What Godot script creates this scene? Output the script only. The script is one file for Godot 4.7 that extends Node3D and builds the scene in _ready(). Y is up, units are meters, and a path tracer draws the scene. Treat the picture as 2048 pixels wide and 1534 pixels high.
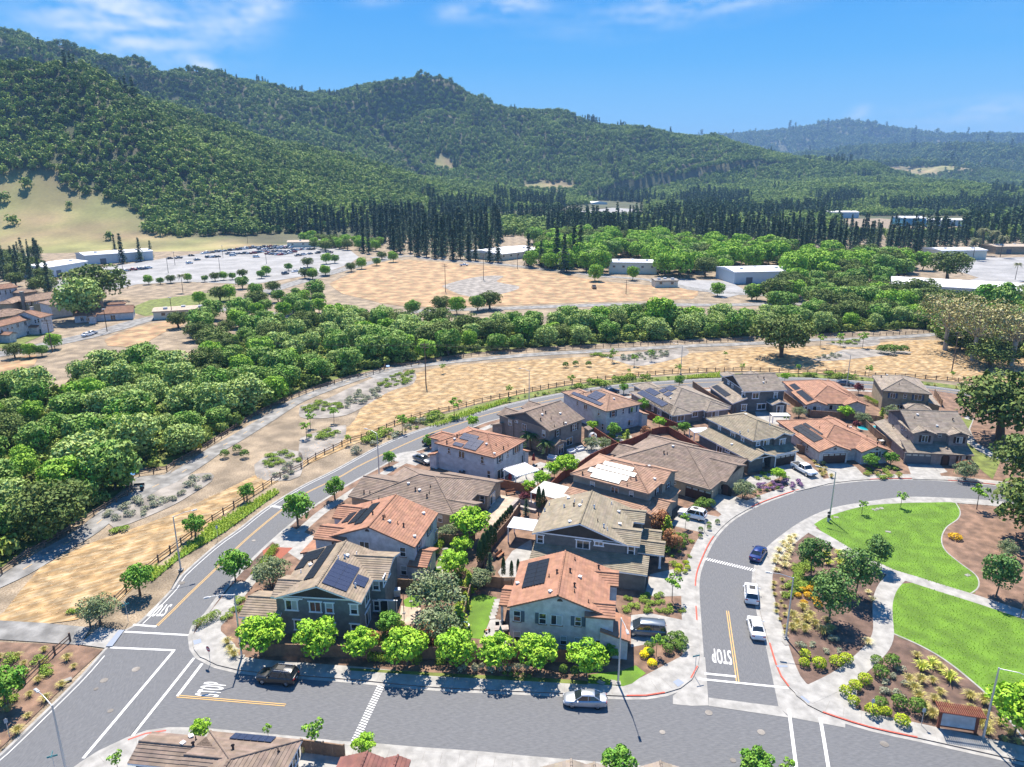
extends Node3D

var mats := {}
var used := {}
var shapes := {}
var h: Node3D
var rng := RandomNumberGenerator.new()
const WHITE := Color(1, 1, 1)


class Build:
	var v := PackedVector3Array()
	var n := PackedVector3Array()
	var c := PackedColorArray()
	var t := PackedVector2Array()
	var i := PackedInt32Array()

	func tri(a: Vector3, b: Vector3, d: Vector3, col := Color(1, 1, 1)) -> void:   # counter-clockwise seen from outside
		var k := v.size()
		var m := (b - a).cross(d - a).normalized()
		for p in [a, b, d]:
			v.append(p); n.append(m); c.append(col); t.append(Vector2(p.x, p.z))
		i.append_array([k, k + 2, k + 1])

	func quad(a: Vector3, b: Vector3, d: Vector3, e: Vector3, col := Color(1, 1, 1)) -> void:
		var k := v.size()
		var m := (d - a).cross(e - b).normalized()
		for p in [a, b, d, e]:
			v.append(p); n.append(m); c.append(col); t.append(Vector2(p.x, p.z))
		i.append_array([k, k + 2, k + 1, k, k + 3, k + 2])

	func fan(p: Array, col := Color(1, 1, 1)) -> void:
		for q in range(1, p.size() - 1):
			tri(p[0], p[q], p[q + 1], col)

	func box(o: Vector3, s: Vector3, turn := 0.0, col := Color(1, 1, 1)) -> void:
		bx(Transform3D(Basis(Vector3.UP, turn), o), s, col)

	func bx(x: Transform3D, s: Vector3, col := Color(1, 1, 1)) -> void:
		var p := []
		for k in 8:
			p.append(x * (Vector3((k & 1) - 0.5, ((k >> 1) & 1) - 0.5, ((k >> 2) & 1) - 0.5) * s))
		quad(p[4], p[5], p[7], p[6], col); quad(p[1], p[0], p[2], p[3], col)
		quad(p[5], p[1], p[3], p[7], col); quad(p[0], p[4], p[6], p[2], col)
		quad(p[6], p[7], p[3], p[2], col); quad(p[0], p[1], p[5], p[4], col)

	func tube(a: Vector3, b: Vector3, r0: float, r1: float, k := 8, col := Color(1, 1, 1), caps := true) -> void:
		var d := (b - a).normalized()
		var s := d.cross(Vector3.RIGHT if absf(d.x) < 0.8 else Vector3.FORWARD).normalized()
		var w := s.cross(d)
		var base := v.size()
		for j in k + 1:
			var g := TAU * j / k
			var o := s * cos(g) + w * sin(g)
			for e in 2:
				v.append((b + o * r1) if e else (a + o * r0)); n.append(o); c.append(col); t.append(Vector2(float(j) / k, e))
		for j in k:
			var q := base + j * 2
			i.append_array([q, q + 2, q + 1, q + 1, q + 2, q + 3])
		if caps:
			for j in range(1, k - 1):
				var f := func(g: int) -> Vector3: return s * cos(TAU * g / k) + w * sin(TAU * g / k)
				tri(b + f.call(0) * r1, b + f.call(j + 1) * r1, b + f.call(j) * r1, col)

	func flat(p: Array, y: float, along := 0.0, sx := 1.0, sz := 1.0, col := Color(1, 1, 1)) -> void:   # a level polygon of Vector2 (x, z); the texture runs along a bearing
		var poly := PackedVector2Array(p)
		var idx := Geometry2D.triangulate_polygon(poly)
		var base := v.size()
		for q in poly:
			v.append(Vector3(q.x, y, q.y)); n.append(Vector3.UP); c.append(col)
			t.append(Vector2(q.rotated(-along).x / sx, q.rotated(-along).y / sz))
		for k in range(0, idx.size(), 3):
			var a := poly[idx[k]]
			var b := poly[idx[k + 1]]
			var d := poly[idx[k + 2]]
			if (b - a).cross(d - a) > 0.0:
				i.append_array([base + idx[k], base + idx[k + 1], base + idx[k + 2]])
			else:
				i.append_array([base + idx[k], base + idx[k + 2], base + idx[k + 1]])

	func wall(p: Array, y0: float, y1: float, closed := true, col := Color(1, 1, 1)) -> void:
		for k in (p.size() if closed else p.size() - 1):
			var a: Vector2 = p[k]
			var b: Vector2 = p[(k + 1) % p.size()]
			quad(Vector3(a.x, y0, a.y), Vector3(b.x, y0, b.y), Vector3(b.x, y1, b.y), Vector3(a.x, y1, a.y), col)

	func leaf(o: Vector3, d: Vector3, u: Vector3, s: float, col: Color) -> void:   # a leaf or leaf clump facing d
		var w := d.cross(u)
		if w.length_squared() < 0.001:
			w = d.cross(Vector3(0.3, 0.2, 0.9))
		w = w.normalized()
		var r := w.cross(d).normalized()
		var k := v.size()
		var tip := d * s * 0.22
		for p in [o - w * s * 0.5 - tip, o - r * s * 0.34, o + w * s * 0.55 - tip, o + r * s * 0.36]:
			v.append(p); c.append(col); t.append(Vector2.ZERO)
		for q in 4:
			n.append(d)
		i.append_array([k, k + 1, k + 2, k, k + 2, k + 3])

	func mesh() -> ArrayMesh:
		var a := []
		a.resize(Mesh.ARRAY_MAX)
		a[Mesh.ARRAY_VERTEX] = v; a[Mesh.ARRAY_NORMAL] = n; a[Mesh.ARRAY_COLOR] = c; a[Mesh.ARRAY_TEX_UV] = t; a[Mesh.ARRAY_INDEX] = i
		var m := ArrayMesh.new()
		if v.size():
			m.add_surface_from_arrays(Mesh.PRIMITIVE_TRIANGLES, a)
		return m


# ---------------------------------------------------------------- naming and tagging
func numbered(called: String) -> String:
	used[called] = used.get(called, -1) + 1
	return called if used[called] == 0 else "%s_%03d" % [called, used[called]]


func thing(called: String, label: String, category: String, at := Vector3.ZERO, turn := 0.0, group := "") -> Node3D:
	var o := Node3D.new()
	o.name = numbered(called); add_child(o); o.position = at; o.rotation.y = turn
	tag(o, label, category, group)
	return o


func tag(o: Node, label: String, category: String, group := "") -> void:
	o.set_meta("label", label); o.set_meta("category", category)
	if group:
		o.set_meta("group", group)


func put(m: Mesh, mat: Material, called: String, parent: Node, x := Transform3D()) -> MeshInstance3D:
	var o := MeshInstance3D.new()
	o.mesh = m; o.material_override = mat
	o.name = numbered(called) if parent == self else called
	o.transform = x
	parent.add_child(o, true)
	return o


func ground(b: Build, mat: Material, called: String, label := "") -> MeshInstance3D:
	var o := put(b.mesh(), mat, called, self)
	o.set_meta("kind", "structure")
	o.set_meta("label", label if label else called.replace("_", " "))
	return o


func copy(o: Node3D, at: Vector3, turn: float, size := Vector3.ONE, label := "", group := "") -> Node3D:
	var r: Node3D = o.duplicate()
	r.name = numbered(String(o.get_meta("base_name")) if o.has_meta("base_name") else String(o.name))
	add_child(r)
	r.transform = Transform3D(Basis(Vector3.UP, turn).scaled_local(size), at)
	if label: r.set_meta("label", label)
	if group: r.set_meta("group", group)
	return r


func xz(a: Array) -> Array:   # points on the ground from pairs of metres
	var o := []
	for k in range(0, a.size(), 2):
		o.append(Vector2(a[k], a[k + 1]))
	return o


func xyz(a: Array) -> Array:
	var o := []
	for k in range(0, a.size(), 3):
		o.append(Vector3(a[k], a[k + 1], a[k + 2]))
	return o


func v3(p: Vector2, y := 0.0) -> Vector3:
	return Vector3(p.x, y, p.y)


# ---------------------------------------------------------------- materials
func lin(r: float, g: float, b: float) -> Color:
	return Color(r, g, b).linear_to_srgb()


func mat(called: String) -> StandardMaterial3D:
	return mats[called]


func plain(called: String, col: Color, rough := 0.8, metal := 0.0) -> StandardMaterial3D:
	var m := StandardMaterial3D.new()
	m.resource_name = called; m.albedo_color = col.linear_to_srgb(); m.roughness = rough; m.metallic = metal
	mats[called] = m
	return m


func tex(kind: int, freq: float, lo: float, hi: float, octaves := 4, seed_ := 1, w := 512, contrast := 0.0) -> NoiseTexture2D:
	var f := FastNoiseLite.new()
	f.noise_type = kind as FastNoiseLite.NoiseType; f.frequency = freq; f.fractal_octaves = octaves; f.seed = seed_
	var r := Gradient.new()
	r.set_color(0, Color(lo, lo, lo)); r.set_color(1, Color(hi, hi, hi))
	if contrast > 0.0:
		r.set_offset(0, contrast); r.set_offset(1, 1.0 - contrast)
	var t := NoiseTexture2D.new()
	t.width = w; t.height = w; t.seamless = true; t.noise = f; t.color_ramp = r
	return t


func tinted(kind: int, freq: float, stops: Array, octaves := 4, seed_ := 1, w := 512) -> NoiseTexture2D:
	var t := tex(kind, freq, 0, 1, octaves, seed_, w)
	var r := Gradient.new()
	r.offsets = PackedFloat32Array(stops.map(func(s: Array) -> float: return s[0]))
	r.colors = PackedColorArray(stops.map(func(s: Array) -> Color: return (s[1] as Color).linear_to_srgb()))
	t.color_ramp = r
	return t


# surface seen from above or all round: fine grain and a wider mottle, both laid in world metres
func grain(called: String, fine: Texture2D, metres: float, wide: Texture2D = null, wide_metres := 20.0, rough := 0.9, tint := WHITE, uv := false) -> StandardMaterial3D:
	var m := StandardMaterial3D.new()
	m.resource_name = called; m.albedo_texture = fine; m.roughness = rough; m.albedo_color = tint
	if not uv:
		m.uv1_triplanar = true; m.uv1_world_triplanar = true; m.uv1_scale = Vector3.ONE / metres
	if wide:
		m.detail_enabled = true; m.detail_albedo = wide; m.detail_blend_mode = BaseMaterial3D.BLEND_MODE_MUL
		m.detail_uv_layer = BaseMaterial3D.DETAIL_UV_2
		m.uv2_triplanar = true; m.uv2_world_triplanar = true; m.uv2_scale = Vector3.ONE / wide_metres
	m.vertex_color_use_as_albedo = true
	mats[called] = m
	return m


func foliage(called: String, back := 0.25) -> StandardMaterial3D:
	var m := StandardMaterial3D.new()
	m.resource_name = called; m.vertex_color_use_as_albedo = true; m.roughness = 0.7
	m.cull_mode = BaseMaterial3D.CULL_DISABLED
	m.backlight_enabled = true; m.backlight = Color(back, back, back * 0.6)
	m.metallic_specular = 0.25
	mats[called] = m
	return m


func make_materials() -> void:
	var S := FastNoiseLite.TYPE_SIMPLEX_SMOOTH
	var C := FastNoiseLite.TYPE_CELLULAR
	var mottle := tex(S, 0.008, 0.72, 1.0, 5, 3, 512, 0.2)
	var faint := tex(S, 0.01, 0.86, 1.0, 5, 9, 512, 0.2)
	var fine := tex(S, 0.2, 0.8, 1.0, 3, 5, 256)
	grain("asphalt", tinted(S, 0.25, [[0.0, Color(0.13, 0.135, 0.145)], [1.0, Color(0.19, 0.195, 0.205)]], 3, 11, 256), 1.6, tex(S, 0.012, 0.78, 1.0, 5, 21, 512, 0.25), 26.0, 0.85)
	var streak := grain("asphalt_lane", tinted(S, 0.03, [[0.1, Color(0.125, 0.13, 0.14)], [0.9, Color(0.195, 0.2, 0.21)]], 5, 31, 512), 1.0, tex(S, 0.25, 0.8, 1.0, 2, 12, 256), 1.7, 0.85, WHITE, true)
	streak.texture_repeat = true
	grain("path_paving", tinted(S, 0.2, [[0.0, Color(0.24, 0.235, 0.225)], [1.0, Color(0.33, 0.325, 0.31)]], 3, 13, 256), 2.0, mottle, 15.0)
	grain("concrete", tinted(S, 0.2, [[0.0, Color(0.34, 0.33, 0.31)], [1.0, Color(0.42, 0.41, 0.385)]], 3, 14, 256), 2.0, faint, 9.0)
	grain("paint", tinted(S, 0.15, [[0.2, Color(0.5, 0.5, 0.49)], [0.6, Color(0.72, 0.72, 0.7)]], 4, 15, 256), 1.0)
	grain("yellow_paint", tinted(S, 0.15, [[0.2, Color(0.5, 0.32, 0.12)], [0.6, Color(0.66, 0.42, 0.15)]], 4, 16, 256), 1.0)
	grain("red_paint", tinted(S, 0.12, [[0.2, Color(0.42, 0.1, 0.07)], [0.7, Color(0.56, 0.1, 0.065)]], 4, 17, 256), 1.0)
	grain("soil", tinted(S, 0.05, [[0.2, Color(0.25, 0.19, 0.125)], [0.55, Color(0.36, 0.28, 0.19)], [0.85, Color(0.43, 0.36, 0.26)]], 5, 18, 512), 9.0, mottle, 33.0)
	grain("mulch", tinted(C, 0.12, [[0.0, Color(0.1, 0.06, 0.045)], [0.5, Color(0.185, 0.115, 0.085)], [1.0, Color(0.3, 0.2, 0.155)]], 3, 19, 512), 4.0, mottle, 11.0)
	grain("bark", tinted(C, 0.12, [[0.0, Color(0.16, 0.09, 0.06)], [0.5, Color(0.27, 0.165, 0.11)], [1.0, Color(0.4, 0.27, 0.19)]], 3, 20, 512), 4.0, mottle, 11.0)
	grain("red_mulch", tinted(C, 0.12, [[0.0, Color(0.2, 0.06, 0.035)], [1.0, Color(0.42, 0.13, 0.08)]], 3, 22, 256), 3.0)
	grain("lawn", tinted(S, 0.09, [[0.15, Color(0.1, 0.21, 0.012)], [0.5, Color(0.125, 0.25, 0.014)], [0.85, Color(0.155, 0.29, 0.02)]], 5, 23, 512), 7.0, tex(S, 0.012, 0.8, 1.0, 5, 24, 512, 0.2), 24.0)
	grain("verge", tinted(S, 0.12, [[0.15, Color(0.11, 0.13, 0.03)], [0.5, Color(0.17, 0.23, 0.035)], [0.85, Color(0.3, 0.29, 0.1)]], 5, 25, 512), 5.0, mottle, 14.0)
	var straw := grain("dry_grass", tinted(S, 0.02, [[0.1, Color(0.36, 0.225, 0.1)], [0.4, Color(0.43, 0.28, 0.125)], [0.6, Color(0.48, 0.345, 0.19)], [0.9, Color(0.55, 0.43, 0.26)]], 6, 26, 1024), 1.0, tex(S, 0.02, 0.72, 1.0, 5, 27, 512, 0.2), 30.0, 0.95, WHITE, true)
	straw.texture_repeat = true
	grain("dirt", tinted(S, 0.03, [[0.15, Color(0.38, 0.22, 0.115)], [0.45, Color(0.46, 0.285, 0.15)], [0.7, Color(0.45, 0.33, 0.175)], [0.9, Color(0.4, 0.36, 0.17)]], 6, 28, 1024), 120.0, mottle, 45.0)
	grain("gravel", tinted(C, 0.2, [[0.0, Color(0.27, 0.245, 0.215)], [1.0, Color(0.42, 0.385, 0.345)]], 3, 29, 256), 5.0, mottle, 22.0)
	grain("parking_paving", tinted(S, 0.05, [[0.2, Color(0.3, 0.3, 0.3)], [0.8, Color(0.37, 0.365, 0.36)]], 4, 30, 256), 30.0, faint, 90.0)
	grain("pavers", tinted(S, 0.1, [[0.2, Color(0.42, 0.34, 0.26)], [0.8, Color(0.55, 0.46, 0.36)]], 4, 32, 256), 3.0, faint, 8.0)
	grain("terrain", tinted(S, 0.03, [[0.1, Color(0.75, 0.75, 0.75)], [0.9, Color(1, 1, 1)]], 5, 33, 512), 60.0, mottle, 300.0)
	for w in [["white", Color(0.74, 0.74, 0.76)], ["grey_blue", Color(0.235, 0.25, 0.25)], ["grey", Color(0.2, 0.2, 0.195)], ["grey_green", Color(0.37, 0.36, 0.315)], ["beige", Color(0.46, 0.37, 0.28)], ["taupe", Color(0.33, 0.285, 0.255)], ["tan", Color(0.46, 0.37, 0.25)], ["mauve", Color(0.4, 0.345, 0.33)], ["cream", Color(0.56, 0.48, 0.36)], ["olive", Color(0.36, 0.34, 0.22)], ["metal_white", Color(0.68, 0.7, 0.72)], ["tan_trim", Color(0.4, 0.33, 0.27)], ["terra_trim", Color(0.36, 0.2, 0.14)], ["mauve_trim", Color(0.3, 0.26, 0.25)], ["mauve_dark", Color(0.17, 0.17, 0.19)], ["grey_boards", Color(0.16, 0.16, 0.17)], ["boards", Color(0.085, 0.07, 0.06)], ["stone", Color(0.3, 0.27, 0.24)]]:
		var m := grain(w[0], fine, 1.5, faint, 6.0, 0.9, (w[1] as Color).linear_to_srgb())
	for r in ["tan", "terracotta", "brown", "khaki", "salmon", "salmon2", "greytan", "pink", "clay", "claytan"]:
		grain("roof_" + r, tex(S, 0.1, 0.78, 1.0, 4, 40, 256), 1.2, tex(S, 0.02, 0.84, 1.0, 4, 41, 256, 0.2), 8.0, 0.85)
	plain("trim_white", Color(0.78, 0.78, 0.8), 0.6)
	plain("glass", Color(0.03, 0.04, 0.045), 0.06, 0.0).metallic_specular = 0.8
	plain("blind", Color(0.38, 0.42, 0.42), 0.25).metallic_specular = 0.6
	plain("garage_brown", Color(0.07, 0.035, 0.028), 0.6)
	plain("garage_dark", Color(0.03, 0.025, 0.022), 0.6)
	plain("garage_blue", Color(0.1, 0.115, 0.14), 0.6)
	plain("shutter_blue", Color(0.09, 0.12, 0.15), 0.7)
	plain("shutter_navy", Color(0.05, 0.085, 0.15), 0.7)
	plain("shutter_brown", Color(0.045, 0.025, 0.022), 0.7)
	plain("vent_dark", Color(0.06, 0.04, 0.035), 0.7)
	plain("steel", Color(0.5, 0.52, 0.54), 0.45, 0.5)
	plain("black", Color(0.015, 0.015, 0.016), 0.6)
	plain("tyre", Color(0.02, 0.02, 0.02), 0.85)
	plain("chrome", Color(0.6, 0.61, 0.63), 0.25, 0.8)
	plain("car_glass", Color(0.02, 0.028, 0.035), 0.05).metallic_specular = 0.9
	plain("lamp_clear", Color(0.7, 0.72, 0.75), 0.15)
	plain("lamp_red", Color(0.35, 0.01, 0.012), 0.25)
	plain("teal", Color(0.02, 0.22, 0.25), 0.5)
	plain("blue", Color(0.03, 0.25, 0.6), 0.5)
	plain("sign_red", Color(0.42, 0.012, 0.025), 0.5)
	plain("orange", Color(0.6, 0.13, 0.03), 0.6)
	plain("pool", Color(0.02, 0.35, 0.42), 0.08)
	plain("umbrella_red", Color(0.22, 0.012, 0.02), 0.8)
	plain("cloth", Color(0.7, 0.7, 0.7), 0.9)
	plain("cover_tan", Color(0.5, 0.49, 0.45), 0.8)
	plain("cover_grey", Color(0.55, 0.57, 0.6), 0.6)
	grain("timber", tinted(S, 0.06, [[0.1, Color(0.13, 0.085, 0.06)], [0.9, Color(0.25, 0.17, 0.125)]], 4, 50, 256), 1.2, faint, 5.0)
	grain("timber_pale", tinted(S, 0.06, [[0.1, Color(0.34, 0.29, 0.26)], [0.9, Color(0.5, 0.44, 0.4)]], 4, 51, 256), 1.2, faint, 5.0)
	grain("timber_red", tinted(S, 0.06, [[0.1, Color(0.17, 0.05, 0.03)], [0.9, Color(0.3, 0.1, 0.06)]], 4, 52, 256), 1.2, faint, 5.0)
	grain("fence_tan", tinted(S, 0.06, [[0.1, Color(0.2, 0.125, 0.08)], [0.9, Color(0.34, 0.22, 0.14)]], 4, 53, 256), 1.2, faint, 5.0)
	grain("fence_orange", tinted(S, 0.06, [[0.1, Color(0.27, 0.12, 0.065)], [0.9, Color(0.4, 0.19, 0.1)]], 4, 54, 256), 1.2, faint, 5.0)
	grain("trunk", tinted(S, 0.08, [[0.1, Color(0.09, 0.065, 0.045)], [0.9, Color(0.2, 0.15, 0.11)]], 4, 55, 256), 0.8)
	grain("trunk_pale", tinted(S, 0.08, [[0.1, Color(0.3, 0.27, 0.23)], [0.9, Color(0.5, 0.46, 0.4)]], 4, 56, 256), 0.8)
	plain("pad_grey", Color(0.22, 0.26, 0.33), 0.7)
	plain("lid_grey", Color(0.26, 0.25, 0.23), 0.8)
	foliage("leaves"); foliage("needles", 0.08); foliage("grass", 0.3)
	for k in [["paint_silver", Color(0.42, 0.45, 0.5), 0.6], ["paint_white", Color(0.78, 0.79, 0.8), 0.0], ["paint_black", Color(0.012, 0.013, 0.016), 0.0], ["paint_grey", Color(0.12, 0.13, 0.15), 0.5], ["paint_blue", Color(0.01, 0.03, 0.16), 0.3], ["paint_slate", Color(0.14, 0.17, 0.21), 0.5], ["paint_red", Color(0.3, 0.02, 0.02), 0.2], ["paint_rust", Color(0.16, 0.08, 0.05), 0.0], ["paint_navy", Color(0.03, 0.05, 0.1), 0.3], ["paint_gold", Color(0.45, 0.37, 0.12), 0.2]]:
		var m := plain(k[0], k[1], 0.35, k[2])
		m.clearcoat_enabled = true; m.clearcoat = 0.8; m.clearcoat_roughness = 0.08
	# photovoltaic cells: dark squares with fine pale lines, print on the glass of each panel
	for d in [["panel_blue", Color(0.022, 0.032, 0.075), Color(0.09, 0.11, 0.17)], ["panel_black", Color(0.014, 0.016, 0.022), Color(0.035, 0.038, 0.045)]]:
		var im := Image.create(120, 192, false, Image.FORMAT_RGB8)
		im.fill((d[2] as Color).linear_to_srgb())
		for x in 6:
			for y in 10:
				im.fill_rect(Rect2i(x * 20 + 1, y * 19 + 2, 18, 17), (d[1] as Color).linear_to_srgb())
		var m := StandardMaterial3D.new()
		m.resource_name = d[0]; m.albedo_texture = ImageTexture.create_from_image(im); m.roughness = 0.32; m.metallic_specular = 0.3
		mats[d[0]] = m


# ---------------------------------------------------------------- houses
var wall_mat: StandardMaterial3D
var trim_mat: StandardMaterial3D
var gable_mat: StandardMaterial3D
var roof_kind := ""
var trim_kind := ""
var wall_kind := ""
const TILE := {"tan": Color(0.4, 0.315, 0.225), "terracotta": Color(0.5, 0.25, 0.155), "brown": Color(0.33, 0.245, 0.19), "khaki": Color(0.38, 0.32, 0.225), "salmon": Color(0.5, 0.3, 0.2), "salmon2": Color(0.52, 0.275, 0.175), "greytan": Color(0.39, 0.325, 0.26), "pink": Color(0.3, 0.125, 0.1), "clay": Color(0.42, 0.225, 0.14), "claytan": Color(0.44, 0.3, 0.21)}


func house(called: String, label: String, x: float, z: float, turn: float, wall: String, roof: String, trim: String, gable: String, group: String) -> Node3D:
	var o := thing(called, label, "house", Vector3(x, 0.0, z), turn, group)
	wall_kind = wall; roof_kind = roof; trim_kind = trim
	wall_mat = mat(wall); gable_mat = mat(gable)
	trim_mat = mat("trim_white") if trim == "white" else mat(trim)
	return o


func face(b: Build, p: Array, out: Vector3, col := WHITE) -> void:
	var m: Vector3 = (p[1] - p[0]).cross(p[2] - p[0])
	if m.dot(out) < 0.0:
		p.reverse()
	b.fan(p, col)


func clip(p: Array, axis: int, at: float, keep_more: bool) -> Array:
	var r := []
	for k in p.size():
		var a: Vector2 = p[k]
		var c: Vector2 = p[(k + 1) % p.size()]
		var da := (a[axis] - at) * (1.0 if keep_more else -1.0)
		var dc := (c[axis] - at) * (1.0 if keep_more else -1.0)
		if da >= 0.0: r.append(a)
		if (da > 0.0 and dc < 0.0) or (da < 0.0 and dc > 0.0):
			r.append(a.lerp(c, da / (da - dc)))
	return r


# one slope: stepped courses of tiles, each tile run with a tone of its own
func slope(b: Build, under: Build, p: Array, e: Vector3) -> void:
	var m: Vector3 = (p[1] - p[0]).cross(p[2] - p[0]).normalized()
	if m.y < 0.0:
		m = -m
	var s := m.cross(e).normalized()
	if s.y < 0.0:
		s = -s
	var o: Vector3 = p[0]
	var q := []
	var lo := Vector2(1e9, 1e9)
	var hi := -lo
	for w in p:
		var f := Vector2((w - o).dot(e), (w - o).dot(s))
		q.append(f); lo = lo.min(f); hi = hi.max(f)
	var base: Color = TILE[roof_kind]
	var vary := 0.15 if roof_kind in ["brown", "greytan", "claytan"] else 0.08
	var step := 0.4 if roof_kind in ["terracotta", "clay", "pink", "salmon", "salmon2"] else 0.37
	var rows := int(ceil((hi.y - lo.y) / step))
	for k in rows:
		var y0 := lo.y + k * step
		var strip := clip(clip(q, 1, y0, true), 1, minf(y0 + step, hi.y), false)
		if strip.size() < 3:
			continue
		var x := lo.x - rng.randf() * 1.2
		while x < hi.x:
			var wide := rng.randf_range(0.6, 2.2)
			var piece := clip(clip(strip, 0, x, true), 0, x + wide, false)
			x += wide
			if piece.size() < 3:
				continue
			var g := 1.0 + rng.randf_range(-vary, vary)
			var col := Color(base.r * g * rng.randf_range(0.97, 1.03), base.g * g, base.b * g * rng.randf_range(0.95, 1.05))
			var top := []
			for f in piece:
				top.append(o + e * f.x + s * f.y + m * (0.055 - 0.05 * (f.y - y0) / step))
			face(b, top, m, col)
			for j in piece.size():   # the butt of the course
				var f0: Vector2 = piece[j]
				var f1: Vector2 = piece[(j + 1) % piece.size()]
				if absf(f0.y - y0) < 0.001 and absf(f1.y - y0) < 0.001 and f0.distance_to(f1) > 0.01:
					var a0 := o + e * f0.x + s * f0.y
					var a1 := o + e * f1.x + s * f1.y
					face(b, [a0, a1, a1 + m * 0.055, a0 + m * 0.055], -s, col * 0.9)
	var low := []
	for w in p:
		low.append(w - m * 0.09)
	face(under, low, -m)
	for k in p.size():
		var a: Vector3 = p[k]
		var c: Vector3 = p[(k + 1) % p.size()]
		var out := (c - a).cross(Vector3.UP)
		if out.dot((a + c) * 0.5 - (p[0] + p[1] + p[2]) / 3.0) < 0.0:
			out = -out
		face(under, [a + m * 0.004, c + m * 0.004, c - Vector3.UP * 0.2, a - Vector3.UP * 0.2], out)


func caps(b: Build, a: Vector3, c: Vector3) -> void:
	var base: Color = TILE[roof_kind]
	var k := int(maxf(1.0, round(a.distance_to(c) / 0.42)))
	for j in k:
		var g := rng.randf_range(0.9, 1.14)
		b.tube(a.lerp(c, float(j) / k), a.lerp(c, (j + 1.06) / k), 0.15, 0.115, 6, Color(base.r * g, base.g * g, base.b * g), false)


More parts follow.
